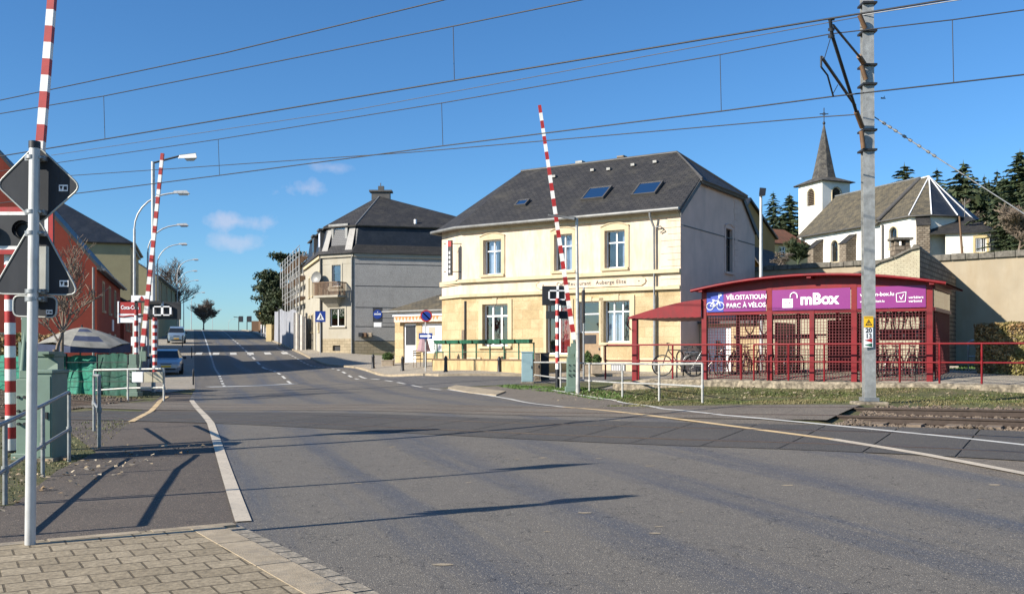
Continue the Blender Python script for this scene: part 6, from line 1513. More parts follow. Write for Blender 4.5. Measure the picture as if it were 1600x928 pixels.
# boards
bd = part('name_board', M_purple, root, lambda m: m.box((cols[0] + .1, -.085, zs0), (cols[1] - .09, -.062, zs1)), T=fs)
xb_ = cols[0] + .62
part('blue_field', M_vblue, bd, lambda m: m.box((cols[0] + .1, -.09, zs0), (xb_, -.086, zs1)), T=fs)
text('VËLOSTATIOUN', M_signwhite, textM(fs, xb_ + .09, -.092, zs0 + .41), .19, bd, 'lettering', .0035, .002, 'LEFT', sx=.86, sp=1.02)
text('PARC À VÉLOS', M_signwhite, textM(fs, xb_ + .09, -.092, zs0 + .17), .19, bd, 'lettering', .0035, .002, 'LEFT', sx=.93, sp=1.02)
text('P', M_signwhite, textM(fs, xb_ - .11, -.092, zs0 + .47), .2, bd, 'lettering', .006, .002)
def bikesym(m, cx, cz, s, y=-.096, t=.02):
    for x in (-1, 1): m.ring((cx + x * .62 * s, y, cz), .42 * s, t, n=18, k=4)
    P_ = {'b': (-.05, -.05), 'r': (-.62, 0), 'f': (.62, 0), 's': (-.22, .62), 'h': (.42, .62)}
    q = lambda k: (cx + P_[k][0] * s, y, cz + P_[k][1] * s)
    for a, b in (('r', 'b'), ('b', 's'), ('r', 's'), ('s', 'h'), ('b', 'h'), ('f', 'h')): m.tube([q(a), q(b)], t, 4)
    m.tube([(cx - .38 * s, y, cz + .72 * s), (cx - .1 * s, y, cz + .72 * s)], t * 1.2, 4); m.tube([(cx + .3 * s, y, cz + .76 * s), (cx + .5 * s, y, cz + .78 * s), q('h')], t, 4)
part('bicycle_symbol', M_signwhite, bd, lambda m: bikesym(m, cols[0] + .37, zs0 + .17, .26, t=.014), T=fs)
bd = part('name_board', M_purple, root, lambda m: m.box((cols[1] + .09, -.085, zs0 + .0), (cols[3] - .09, -.062, zs1)), T=fs)
xm = cols[1] + .09; Lm = cols[3] - cols[1] - .18
text('mBox', M_signwhite, textM(fs, xm + Lm * .61, -.092, zs0 + .29), .44, bd, 'lettering', .016, .002, sx=1.0, sp=1.0)
def lock(m):
    cx, cz = xm + Lm * .205, zs0 + .2; m.box((cx - .15, -.092, cz - .13), (cx + .15, -.088, cz + .13), 0)
    m.tube([(cx + .08, -.092, cz + .13)] + [(cx + .18 - .1 * math.cos(R(t)), -.092, cz + .2 + .1 * math.sin(R(t))) for t in range(0, 181, 30)] + [(cx + .28, -.092, cz + .14)], .02, 5, 0)
    for x in (-1, 1): m.ring((cx + x * .065, -.096, cz - .03), .045, .006, n=12, k=4, m=1)
    m.tube([(cx - .065, -.096, cz - .03), (cx - .02, -.096, cz + .05), (cx + .05, -.096, cz + .05), (cx + .065, -.096, cz - .03)], .006, 4, 1)
part('padlock_symbol', [M_signwhite, M_purple], bd, lock, T=fs)
bd = part('name_board', M_purple, root, lambda m: m.box((cols[3] + .09, -.085, zs0), (cols[4] - .09, -.062, zs1)), T=fs)
xm = cols[3] + .09; Lm = cols[4] - cols[3] - .18
text('www.m-box.lu', M_signwhite, textM(fs, xm + .08, -.092, zs0 + .38), .15, bd, 'lettering', .002, .002, 'LEFT')
text('www.mobiliteit.lu', M_signwhite, textM(fs, xm + .08, -.092, zs0 + .19), .09, bd, 'lettering', .001, .002, 'LEFT')
text('verkéiers\nverbond', M_signwhite, textM(fs, cols[4] - .52, -.092, zs0 + .22), .1, bd, 'lettering', .001, .002, 'LEFT')
def logo(m):
    cx, cz = cols[4] - .7, zs0 + .28
    for a, b in (((-.12, -.12), (.1, -.12)), ((.1, -.12), (.12, .14)), ((.12, .14), (-.13, .1)), ((-.13, .1), (-.12, -.12)), ((-.05, .03), (0, -.06)), ((0, -.06), (.06, .08))): m.tube([(cx + a[0], -.092, cz + a[1]), (cx + b[0], -.092, cz + b[1])], .013, 4)
part('logo', M_signwhite, bd, logo, T=fs)
# mesh
def mesh(m, x0, x1, z0, z1, y=0.0, st=.085):
    x = x0 + st
    while x < x1: m.box((x - .007, y - .005, z0), (x + .007, y + .005, z1)); x += st
    z = z0
    while z < z1: m.box((x0, y + .005, z - .006), (x1, y + .013, z + .006)); z += st
for i in range(4): part('wire_mesh', M_winewire, root, lambda m: mesh(m, cols[i] + .06, cols[i + 1] - .06, zb0 + .03, zs0 - .1), T=fs)
for i in range(4): part('wire_mesh', M_winewire, root, lambda m: mesh(m, cols[i] + .06, cols[i + 1] - .06, zb0 + .03, 1.7, DS - .06), T=fs)
fsr = fs @ Matrix.Translation((LS_, 0, 0)) @ Matrix.Rotation(R(90), 4, 'Z')
part('wire_mesh', M_winewire, root, lambda m: (mesh(m, .1, DS - .1, zb0 + .03, zs0 - .1), m.box((0, -.04, zs0 - .1), (DS, .02, zs0)), m.box((0, -.04, zs1 - .1), (DS, .02, zs1))), T=fsr)
part('end_pane', M_dirtyglass, root, lambda m: m.poly([(.05, 0, zs0), (DS, 0, zs0), (DS, 0, zs1 - .1), (.05, 0, zs1 - .1)]), T=fsr)
part('inner_panel', M_wine, root, lambda m: (m.box((cols[2] + .1, DS - .1, zb0), (cols[3] - .1, DS - .06, zs0)), m.box((cols[1] - .2, 1.2, zb0), (cols[1] - .12, DS, zs0 - .3)), m.box((cols[0] + .05, DS - .07, zs0 - .15), (cols[4], DS - .02, zs0)), m.box((cols[3] + .1, DS - .1, zb0 + 1.15), (cols[4] - .05, DS - .06, zb0 + 1.5)), m.box((cols[3] + 1.35, DS - .1, zb0), (cols[4] - .05, DS - .06, zs0)), m.box((cols[2] - .3, DS - .1, zb0), (cols[2] + .1, DS - .06, zs0 - .2))), T=fs)
# upper rack level with a slanted red tray
part('upper_rack', M_dark, root, lambda m: (m.box((.5, 1.3, 2.0), (cols[2] - .2, 1.36, 2.06)), m.box((.5, 2.4, 2.1), (cols[2] - .2, 2.46, 2.16)), [m.box((.6 + i * .4, .9, 2.02), (.66 + i * .4, 2.6, 2.1)) for i in range(6)], m.box((cols[3] + .3, 1.3, 2.0), (cols[4] - .2, 1.36, 2.06)), [m.box((cols[3] + .4 + i * .35, .9, 2.02), (cols[3] + .46 + i * .35, 2.6, 2.1)) for i in range(5)]), T=fs)
# canopy at the left
root = thing('entrance_canopy', 'lower red curved canopy on slim posts at the left end of the bicycle shelter', 'canopy', S0 + Vector((-1.6, 1, 0)))
xc = sxp(992)
part('post', M_wine, root, lambda m: m.box((xc - .08, -.05, zb0 - .1), (xc + .08, .1, 2.68)), T=fs); part('post', M_wine, root, lambda m: m.box((sxp(1056) + 1.0, DS - .4, zb0 - .1), (sxp(1056) + 1.1, DS - .3, 2.7)), T=fs)
def canp(m):
    k = 10; x0 = sxp(985); ab = []
    for i in range(k + 1):
        t = i / k; x = x0 + (-.06 - x0) * t; ab.append((x, 2.70 + .50 * math.sin(t * math.pi / 2 * .85)))
    for (a, za), (b, zb) in zip(ab, ab[1:]): m.add([(a, -.15, za), (b, -.15, zb), (b, DS, zb), (a, DS, za), (a, -.15, 2.64), (b, -.15, 2.66), (b, DS, 2.66), (a, DS, 2.64)], [(0, 1, 2, 3), (4, 5, 1, 0), (7, 6, 5, 4)])
part('roof', M_wine, root, canp, T=fs); part('bracket', M_wine, root, lambda m: (m.tube([(xc - .15, -.1, 2.65), (xc - .22, -.1, 2.45), (xc - .08, -.1, 2.3)], .02, 5),), T=fs)
# red handrails in front
def rr(label, pxs, endk):
    pts = []; o = Vector((S0.x, S0.y, 0)) - W * .55
    for px in pxs: r = (px - CX) / F; s = (r * o.y - o.x) / (U.x - r * U.y); q = o + U * s; pts.append(Vector((q.x, q.y, .84)))
    return handrail('red_handrail', label, pts, M_wine, h=.98, r=.027, mid=.5, ends=endk, nm='handrail', group='red handrails in front of the bicycle shelter')
rr('red handrail between the canopy and the first sign board', [946, 998, 1051, 1158], 'both')
rr('red handrail running from the middle of the shelter past the hedge', [1178, 1232, 1288, 1346, 1406, 1468, 1534, 1612, 1700], 'start')
# low wall
o = Vector((S0.x, S0.y, 0)) - W * .85; 
def lwall(m):
    k = 260; pts = []
    for i in range(k + 1):
        x = -2.6 + 19 * i / k; zt_ = .79 if x > -1.2 else .62 + .1 * (x + 3); n1 = noise.noise(Vector((x * 3, 1, 0))); n2 = noise.noise(Vector((x * 7, 5, 0)))
        for y, z in ((-.16 + .03 * n2, -.3), (-.13 + .04 * n1, .45), (-.1 + .04 * n2, zt_ - .06 + .02 * n1), (-.05, zt_ + .03 * n1 + .02 * n2), (.28, zt_ + .02 * n2), (.3, -.3)): pts.append((x, y, z))
    m.add(pts, [(i * 6 + q, (i + 1) * 6 + q, (i + 1) * 6 + q + 1, i * 6 + q + 1) for i in range(k) for q in range(5)], 0, False)
root = tag(part('low_wall', M_lowwall, None, lwall, T=frame((o.x, o.y, 0), U.xy)), 'low weathered mossy concrete wall in front of the bicycle shelter', 'wall')
# paved floor of the shelter
drape('pavement', [[tuple((Vector((S0.x, S0.y, 0)) + U * a + W * b).xy) for a, b in ((-3.2, -.6), (16, -.6), (16, 4.4), (-3.2, 4.4))]], .01, M_foot2)

# ---------------------------------------------------------------- bicycles
def bicycle(label, mcol):
    r = thing('bicycle', label, 'bicycle', (0, 0, 0), 'bicycles parked in the shelter')
    for x in (-.52, .52):
        w = part('wheel', M_cable, r, lambda m: m.ring((x, 0, .34), .325, .022, n=22, k=6))
        part('spokes', M_chrome, w, lambda m: [m.tube([(x, 0, .34), (x + .31 * math.cos(t), 0, .34 + .31 * math.sin(t))], .0035, 3, cap=False) for t in [i * math.pi / 7 for i in range(14)]])
    J = {'r': (-.52, .34), 'b': (-.08, .30), 's': (-.25, .82), 'h': (.35, .84), 'f': (.52, .34), 'ht': (.33, .92)}
    q = lambda k: (J[k][0], 0, J[k][1])
    part('frame', mcol, r, lambda m: ([m.tube([q(a), q(b)], .018, 6) for a, b in (('r', 'b'), ('b', 's'), ('r', 's'), ('s', 'h'), ('b', 'h'), ('h', 'f'), ('h', 'ht'))], m.ring((-.08, .03, .30), .09, .01, n=14, k=4), m.tube([(-.25, 0, .8), (-.3, 0, .93)], .014, 6)))
    part('saddle', M_black, r, lambda m: m.add([(-.44, -.08, .95), (-.44, .08, .95), (-.15, .02, .93), (-.15, -.02, .93), (-.42, -.07, .9), (-.42, .07, .9), (-.18, 0, .9)], [(0, 3, 2, 1), (0, 1, 5, 4), (1, 2, 6, 5), (3, 0, 4, 6), (2, 3, 6)]))
    part('handlebar', M_black, r, lambda m: (m.tube([(.24, -.27, 1.02), (.34, -.2, 1.03), (.34, 0, .98), (.34, .2, 1.03), (.24, .27, 1.02)], .014, 6), m.tube([(.33, 0, .9), (.34, 0, .99)], .016, 6)))
    part('mudguard', mcol, r, lambda m: (m.tube([(-.52 + .37 * math.cos(R(t)), 0, .34 + .37 * math.sin(R(t))) for t in range(20, 181, 20)], .014, 4), m.box((-.8, -.06, .74), (-.38, .06, .76))))
    return r
b0 = bicycle('black city bicycle leaning nearest the canopy post', M_cable); b1_ = bicycle('silver bicycle beside the black one under the canopy', M_chrome)
angU = math.atan2(U.y, U.x)
def bpos(x, y, z=.84): q = fs @ Vector((x, y, 0)); return (q.x, q.y, z)
for k in (b0,): k.location = bpos(-1.15, .75); k.rotation_euler = (R(5), 0, angU + math.pi + .15)
b1_.location = bpos(-.15, .9); b1_.rotation_euler = (R(-6), 0, angU + .25)
spots = [(b0, (.25, 1.4), 1.35, 0, 'black bicycle behind the left mesh bay, front wheel towards us'), (b1_, (.6, 1.5), 1.45, 0, 'pale bicycle second from the left behind the first sign'), (b0, (1.0, 1.5), 1.3, 0, 'dark bicycle third from the left in the mesh bays'),
         (b0, (1.5, 1.5), 1.5, 0, 'dark bicycle beside the second red post'), (b1_, (4.75, 1.3), 1.4, 0, 'pale bicycle right of the railway mast, first of its row'), (b0, (5.05, 1.4), 1.3, 0, 'dark bicycle in the middle of the right bay'), (b1_, (5.4, 1.3), 1.2, 0, 'pale bicycle near the right corner post'), (b0, (5.75, 1.4), 1.5, 0, 'dark bicycle next to the right corner post'),
         (b1_, (5.0, 1.4), 1.4, 1.3, 'pale bicycle on the upper rack, left one of the right bay'), (b0, (5.5, 1.4), 1.3, 1.3, 'dark bicycle on the upper rack near the right corner'), (b0, (1.1, 1.6), 1.45, 1.3, 'dark bicycle on the upper rack behind the first sign'), (b1_, (2.2, 1.8), 1.5, 0, 'pale bicycle behind the padlock sign board')]
for src, (x, y), a, dz, lb in spots: copy_thing(src, bpos(x, y, .84 + dz), angU + a, lb)
root = thing('bicycle_stand', 'row of dark tubular bicycle stands under the canopy', 'bicycle stand', bpos(-.9, 1.3))
for i in range(5): part('hoop', M_cable, root, lambda m: m.tube([(-1.3 + i * .45, 1.0, .8), (-1.3 + i * .45, 1.0, 1.5), (-1.3 + i * .45, 1.15, 1.62), (-1.3 + i * .45, 1.4, 1.62), (-1.3 + i * .45, 1.55, 1.5), (-1.3 + i * .45, 1.55, .8)], .025, 6), T=fs)

# ================================================================ street lamps
def lamp(label, H_, reach, head=.75):
    r = thing('street_lamp', label, 'street lamp', (0, 0, 0), 'arched street lamps along the left pavement')
    h0 = H_ - 1.9; path = [(0, 0, -.5), (0, 0, h0)] + [(reach * (1 - math.cos(R(t))), 0, h0 + 1.85 * math.sin(R(t))) for t in (12, 24, 36, 48, 60, 72, 82)]
    part('pole', M_polegrey, r, lambda m: (m.tube(path[:2], .085, 10, r1=.06), m.tube(path[1:] + [(reach + .0, 0, H_ - .02)], .045, 8)))
    hd = part('lamp_head', M_polegrey, r, lambda m: m.add([(reach - .1, -.09, H_ - .05), (reach - .1, .09, H_ - .05), (reach + .75, .12, H_ - .03), (reach + .75, -.12, H_ - .03), (reach, -.06, H_ + .08), (reach, .06, H_ + .08), (reach + .6, .08, H_ + .12), (reach + .6, -.08, H_ + .12)], [(4, 5, 6, 7), (0, 3, 7, 4), (1, 5, 6, 2), (0, 4, 5, 1), (3, 2, 6, 7)]))
    part('lens', M_lampglass, hd, lambda m: m.add([(reach + .15, -.08, H_ - .05), (reach + .15, .08, H_ - .05), (reach + .72, .1, H_ - .03), (reach + .72, -.1, H_ - .03), (reach + .25, -.05, H_ - .14), (reach + .25, .05, H_ - .14), (reach + .65, .06, H_ - .12), (reach + .65, -.06, H_ - .12)], [(7, 6, 5, 4), (4, 7, 3, 0), (1, 2, 6, 5), (0, 1, 5, 4), (3, 7, 6, 2)]))
    return r
L0 = lamp('nearest arched street lamp, its pole before the yellow house', 9.6, 1.9)
la = [(210, 296, 48, 'nearest arched street lamp, its pole before the yellow house'), (231, 348, 65, 'second arched street lamp behind the raised barrier'), (246, 379, 88, 'third arched street lamp, just above the dark signal board'), (277, 404, 124, 'fourth arched street lamp beside the bare tree'), (281, 422, 150, 'fifth arched street lamp in front of the bare tree'), (287, 437, 175, 'sixth and smallest lamp among the twigs of the bare tree')]
la += [(299, 456, 190, 'arched street lamp standing alone at the top of the hill'), (318, 470, 240, 'arched street lamp over the round bare tree beyond the crest'), (332, 483, 285, 'far arched street lamp right of the round bare tree'), (357, 498, 400, 'farthest lamp, tiny arch beyond the crest of the road')]
for i, (px, py, d, lb) in enumerate(la):
    zt_ = EYE + (CY - py) / F * d; x = (px - CX) / F * d; hb = min(Hb(x, d), zt_ - 7.0) if d < 185 else zt_ - 9.6
    s = (zt_ - hb) / 9.7
    if i == 0: L0.location = (x, d, hb); L0.scale = (1, 1, s); L0.rotation_euler = (0, 0, .2)
    else: copy_thing(L0, (x, d, hb), .2, lb, (1, 1, s))
b = at(240, 38); root = thing('street_lamp', 'tall straight street lamp with a short horizontal arm beyond the left barrier', 'street lamp', b)
t = P(239, 253, 38); part('pole', M_polegrey, root, lambda m: m.tube([b - Vector((0, 0, .3)), t], .085, 12, r1=.07)); part('arm', M_dark, root, lambda m: m.tube([t - Vector((0, 0, .05)), P(281, 244, 38)], .04, 8))
hd = part('lamp_head', M_polegrey, root, lambda m: m.add([P(278, 248, 37.85), P(278, 248, 38.15), P(308, 247, 38.2), P(308, 247, 37.8), P(281, 242, 37.9), P(281, 242, 38.1), P(306, 239, 38.1), P(306, 239, 37.9)], [(4, 5, 6, 7), (0, 3, 7, 4), (1, 5, 6, 2), (0, 4, 5, 1), (3, 2, 6, 7), (0, 1, 2, 3)]), .02)
part('lens', M_lampglass, hd, lambda m: m.add([P(288, 248, 37.9), P(288, 248, 38.1), P(308, 247, 38.1), P(308, 247, 37.9), P(292, 252, 37.95), P(303, 252, 37.95)], [(0, 3, 5, 4), (0, 4, 1), (1, 4, 5, 2), (2, 5, 3)]))
b = P(903, 607, 29.6); t = P(901, 341, 29.6); root = thing('street_lamp', 'flat headed street lamp with its arm to the left, in front of the cafe', 'street lamp', b)
part('pole', M_railpale, root, lambda m: m.tube([b - Vector((0, 0, .2)), b + Vector((0, 0, 1.2)), t], .07, 12, r1=.045)); part('arm', M_zinc, root, lambda m: m.tube([t, P(893, 340, 29.6)], .04, 8))
part('lamp_head', M_zinc, root, lambda m: m.add([P(856, 337, 29.4), P(856, 337, 29.8), P(898, 344, 29.8), P(898, 344, 29.4), P(857, 334, 29.45), P(857, 334, 29.75), P(898, 339.5, 29.75), P(898, 339.5, 29.45)], [(4, 5, 6, 7), (0, 3, 7, 4), (1, 5, 6, 2), (0, 4, 5, 1), (3, 2, 6, 7), (0, 1, 2, 3)]), .015)
b = at(1189, 36.0); t = P(1189, 305, 36); root = thing('street_lamp', 'tall pole with a cobra head turned to us, behind the bicycle shelter', 'street lamp', b)
part('pole', M_polegrey, root, lambda m: m.tube([b - Vector((0, 0, .2)), t], .085, 12, r1=.05))
part('lamp_head', M_dark, root, lambda m: (m.add([P(1186, 303, 36.1), P(1192, 303, 36.1), P(1197.5, 294, 35.7), P(1187, 293, 35.7), P(1186, 307, 35.9), P(1192, 307, 35.9), P(1196, 306, 35.3), P(1186, 305, 35.3)], [(0, 1, 2, 3), (4, 7, 6, 5), (3, 2, 6, 7), (1, 5, 6, 2), (0, 3, 7, 4)]),), .02)

# ================================================================ cars
def car(label, paint_, loc, rz, kind=0):
    r = thing('parked_car', label, 'car', (0, 0, 0)); hw_ = .86
    # x forward; sections: x, z bottom, z belt, z top, half width belt, half width top
    if kind == 0: S_ = [(2.05, .35, .55, .56, .62, .5), (1.98, .22, .68, .70, .74, .6), (1.5, .2, .78, .80, .84, .66), (.95, .2, .88, .92, .86, .68), (.35, .2, .92, 1.32, .87, .58), (-.1, .2, .93, 1.42, .87, .60), (-.9, .2, .95, 1.4, .87, .59), (-1.5, .2, .96, 1.2, .86, .58), (-1.8, .25, .95, .99, .82, .6), (-2.0, .35, .85, .86, .7, .55)]
    else: S_ = [(1.95, .35, .65, .66, .64, .52), (1.88, .22, .82, .84, .76, .62), (1.45, .2, .95, .98, .84, .68), (1.0, .2, 1.02, 1.08, .86, .70), (.45, .2, 1.05, 1.55, .87, .64), (0, .2, 1.06, 1.72, .87, .66), (-.9, .2, 1.06, 1.76, .87, .66), (-1.7, .2, 1.06, 1.72, .86, .64), (-1.95, .25, 1.0, 1.1, .82, .6), (-2.0, .35, .9, .91, .76, .55)]
    pts = []
    for x, zb, zm, zt_, w, wt in S_: pts += [(x, -w * .96, zb), (x, -w, (zb + zm) / 2), (x, -w * .97, zm), (x, -wt, zt_), (x, wt, zt_), (x, w * .97, zm), (x, w, (zb + zm) / 2), (x, w * .96, zb)]
    bo = []; gl = []
    for i in range(len(S_) - 1):
        tall = S_[i + 1][3] - S_[i + 1][2] > .2; tall0 = S_[i][3] - S_[i][2] > .2
        for k in range(8):
            f = (i * 8 + k, i * 8 + (k + 1) % 8, (i + 1) * 8 + (k + 1) % 8, (i + 1) * 8 + k)
            side = k in (2, 4); top_ = k == 3
            if (side and (tall or tall0)) or (top_ and (tall != tall0)): gl.append(f)
            else: bo.append(f)
    bo += [tuple(range(8)), tuple(range((len(S_) - 1) * 8, len(S_) * 8))[::-1]]
    m = MB(); m.add(pts, bo, 0, True); ob = m.build('body', paint_, r); md = ob.modifiers.new('e', 'EDGE_SPLIT'); md.split_angle = R(38)
    part('windows', M_carglass, r, lambda m: m.add(pts, gl, 0, False))
    zm = S_[1][2]; xf = S_[1][0]
    for s in (-1, 1):
        part('headlight', M_lampglass, r, lambda m: m.add([(xf + .06, s * .38, zm - .16), (xf + .03, s * .66, zm - .14), (xf - .3, s * .76, zm - .02), (xf - .02, s * .45, zm - .01)], [(0, 1, 2, 3), (3, 2, 1, 0)]), .0)
        part('mirror', M_black, r, lambda m: m.box((.62, s * .88, zm + .18), (.75, s * 1.06, zm + .32)), .03)
        part('fog_lamp', M_black, r, lambda m: m.box((xf + .0, s * .45, .3), (xf + .06, s * .65, .4)), .02)
        for x in (1.25, -1.3):
            w = part('wheel', M_tyre, r, lambda m: m.tube([(x, s * .68, .31), (x, s * .885, .31)], .31, 18)); part('rim', M_chrome, w, lambda m: m.tube([(x, s * .88, .31), (x, s * .9, .31)], .19, 12))
    part('bumper_grille', M_black, r, lambda m: (m.box((xf - .02, -.5, .26), (xf + .075, .5, .36)), m.box((xf, -.3, zm - .13), (xf + .07, .3, zm - .07))), .02)
    part('number_plate', M_signyellow, r, lambda m: m.box((xf + .09, -.26, .4), (xf + .105, .26, .5)))
    r.location = loc; r.rotation_euler = (0, 0, rz); return r
dirc = math.atan2(-1.0, .33)
p = at(261, 55.5, .02); car('silver blue parked hatchback facing us, nearest of the two parked cars', M_carsilver, p, dirc, 0)
p = at(276, 100, .02); car('pale blue parked van-like car further up the street', M_carblue, p, dirc, 1)

# ================================================================ signs and street things
def pole_sign(nm, label, px, pyt, pyb, d, r=.035): 
    b = P(px, pyb, d); t = P(px, pyt, d); root = thing(nm, label, 'road sign', b); part('post', M_polegrey, root, lambda m: m.tube([b - Vector((0, 0, .1)), t], r, 8)); return root, b, t
root, b, t = pole_sign('road_sign', 'blue square pedestrian crossing sign on a post before the grey corner house', 500.5, 487, 551, 74)
c = P(500.5, 494.5, 73.9); pl_ = part('crossing_sign', M_signblue, root, lambda m: m.box((c.x - .4, c.y, c.z - .42), (c.x + .4, c.y + .03, c.z + .42)))
part('white_triangle', M_signwhite, pl_, lambda m: m.poly([(c.x - .3, c.y - .006, c.z - .26), (c.x + .3, c.y - .006, c.z - .26), (c.x, c.y - .006, c.z + .3)]))
part('walking_figure', M_black, pl_, lambda m: [m.tube([(c.x + a, c.y - .012, c.z + b_), (c.x + a2, c.y - .012, c.z + b2)], .022, 5) for a, b_, a2, b2 in ((0, .08, 0, -.05), (0, -.05, -.1, -.2), (0, -.05, .09, -.2), (0, .05, .09, -.03), (0, .13, 0, .1))])
root, b, t = pole_sign('road_sign', 'round blue no parking sign above a blue one way arrow before the cafe terrace', 665, 488, 577, 46.5)
c = P(666, 493.5, 46.35); dsk = part('no_parking_disc', M_red, root, lambda m: m.tube([(c.x, c.y, c.z), (c.x, c.y + .03, c.z)], .29, 24))
part('blue_field', M_signblue, dsk, lambda m: m.tube([(c.x, c.y - .006, c.z), (c.x, c.y - .001, c.z)], .22, 24)); part('red_bar', M_red, dsk, lambda m: m.add([(c.x - .19, c.y - .01, c.z + .15), (c.x - .15, c.y - .01, c.z + .19), (c.x + .19, c.y - .01, c.z - .15), (c.x + .15, c.y - .01, c.z - .19)], [(0, 1, 2, 3), (3, 2, 1, 0)]))
c = P(665, 525, 46.35); ow_ = part('one_way_plate', M_signblue, root, lambda m: m.box((c.x - .33, c.y, c.z - .14), (c.x + .33, c.y + .03, c.z + .14)))
part('white_arrow', M_signwhite, ow_, lambda m: (m.box((c.x - .27, c.y - .006, c.z - .05), (c.x + .1, c.y - .002, c.z + .05)), m.poly([(c.x + .1, c.y - .006, c.z - .12), (c.x + .3, c.y - .006, c.z), (c.x + .1, c.y - .006, c.z + .12)])))
# drink sign by the red house
c = P(201, 488, 42); root = thing('drinks_sign', 'red and white drinks sign with white lettering beside the far barrier', 'sign', P(216, 560, 42))
sgb = part('panel', [M_red, M_signwhite], root, lambda m: (m.box((P(186, 0, 42).x, 42, P(0, 490, 42).z), (P(220, 0, 42).x, 42.1, P(0, 472, 42).z), 0), m.box((P(186, 0, 42).x, 42.0, P(0, 504, 42).z), (P(220, 0, 42).x, 42.1, P(0, 490.2, 42).z), 1), m.box((P(184, 0, 42).x, 41.97, P(0, 505, 42).z), (P(186, 0, 42).x, 42.1, P(0, 471, 42).z), 1)))
fz = frame((0, 41.985, 0), (1, 0)); text('Coca-Cola', M_signwhite, textM(fz, P(203, 0, 42).x, 0, P(0, 480.5, 42).z), .24, sgb, 'lettering', .006, .003, sx=.75)
part('wave_band', M_red, sgb, lambda m: m.tube([(P(186 + i * 4, 0, 42).x, 41.99, P(0, 494 + .8 * math.sin(i), 42).z) for i in range(9)], .035, 5))
part('post', M_steel, root, lambda m: m.tube([P(218, 560, 42.1), P(218, 466, 42.1)], .05, 8))
part('crest_panel', [M_signwhite, M_red], root, lambda m: (m.box((P(205, 0, 42.3).x, 42.3, P(0, 472, 42).z), (P(238, 0, 42.3).x, 42.35, P(0, 461, 42).z), 0), m.poly([P(215, 472, 42.28), P(228, 472, 42.28), P(221, 462, 42.28)], 1)))
# bollards
def bollard(label):
    r = thing('bollard', label, 'bollard', (0, 0, 0), 'black bollards on the pavement round the cafe corner'); part('post', M_black, r, lambda m: m.lathe([(.11, -.1), (.11, .12), (.085, .16), (.075, .62), (.09, .66), (.085, .72), (.05, .8), (.01, .84)], n=12)); return r
B_ = None
for px, py, d, lb in ((583, 577.5, 51, 'black bollard left of the stone planter'), (629, 582, 49, 'black bollard just right of the stone planter'), (696.5, 584, 44, 'black bollard in front of the terrace steps end'), (780, 585.5, 43.5, 'black bollard before the middle of the terrace wall')):
    q = P(px, py, d)
    if B_ is None: B_ = bollard(lb); B_.location = q
    else: copy_thing(B_, q, 0, lb)
for px, py, d, lb in ((299.5, 563, 75, 'thin dark bollard on the left kerb by the far car'), (302, 612, 45, 'thin dark bollard on the left kerb by the near car'), (285, 541, 92, 'thin dark bollard right behind the far parked car')): copy_thing(B_, P(px, py, d), 0, lb, (.5, .5, 1.3))
# stone planter with box shrub
def shrub(m, c, rx, rz_, n, r=random.Random(9), leaf=.035):
    for k in range(n):
        t = r.uniform(0, 6.28); p = math.acos(r.uniform(-.35, 1)); s = r.uniform(.72, 1.04) * (1 + .12 * noise.noise(Vector((math.cos(t) * 2, math.sin(t) * 2, p * 2))))
        q = Vector((c[0] + rx * s * math.sin(p) * math.cos(t), c[1] + rx * s * math.sin(p) * math.sin(t), c[2] + rz_ * s * math.cos(p)))
        a = Vector((r.gauss(0, 1), r.gauss(0, 1), r.gauss(0, 1))).normalized() * leaf; b = a.cross(Vector((r.gauss(0, 1), r.gauss(0, 1), 1))).normalized() * leaf * .6
        m.add([q - a, q + b, q + a, q - b], [(0, 1, 2, 3)])
def planter(label, px, py, d, w, h, sh_r, sh_h, n=900):
    b = P(px, py, d); r = thing('plant_pot', label, 'planter', b)
    part('pot', M_terracotta, r, lambda m: (m.box((b.x - w / 2, b.y, b.z), (b.x + w / 2, b.y + w, b.z + h)), m.box((b.x - w / 2 - .02, b.y - .02, b.z + h - .06), (b.x + w / 2 + .02, b.y + w + .02, b.z + h))), .015)
    part('shrub', M_leafbox, r, lambda m: (shrub(m, (b.x, b.y + w / 2, b.z + h + sh_h * .35), sh_r, sh_h * .65, n), m.lathe([(sh_r * .1, -.1), (sh_r * .75, 0), (sh_r * .75, sh_h * .5), (.02, sh_h * .85)], (b.x, b.y + w / 2, b.z + h), 8)))
planter('square stone planter with a round green shrub on the pavement corner', 605, 574.5, 52, .62, .42, .32, .42)
planter('stone pot with a pointed green shrub left of the cafe door', 919, 584, 42, .42, .45, .2, .55, 500); planter('stone pot with a rounder green shrub right of the cafe door', 933, 584, 41.4, .45, .45, .22, .4, 500)
# terrace
ta = P(676, 580, 46.6); tb = P(832, 584, 42.2); ut = Vector((tb.x - ta.x, tb.y - ta.y)); LT_ = ut.length; ftr = frame((ta.x, ta.y, 0), ut); zT = .55
root = thing('terrace', 'low stained terrace wall with a green railing and planter troughs before the cafe', 'terrace', ta)
part('wall', M_terrace, root, lambda m: (m.box((0, 0, .2), (LT_, .3, 1.22)), m.box((0, .3, .2), (.3, 3.0, 1.22)), m.box((.3, .3, .3), (LT_, 3.4, 1.12))), T=ftr)
part('coping', M_wood, root, lambda m: m.box((-.02, -.03, 1.22), (LT_ + .02, .33, 1.28)), T=ftr)
xs_ = [0.15 + i * (LT_ - .2) / 7 for i in range(8)]
for x in xs_: part('railing_post', M_green_pl, root, lambda m: m.box((x - .025, .12, 1.28), (x + .025, .17, 2.02)), T=ftr)
part('railing_rail', M_green_pl, root, lambda m: (m.box((.1, .13, 1.98), (LT_, .16, 2.02)), m.box((.1, .13, 1.6), (LT_, .16, 1.63))), T=ftr)
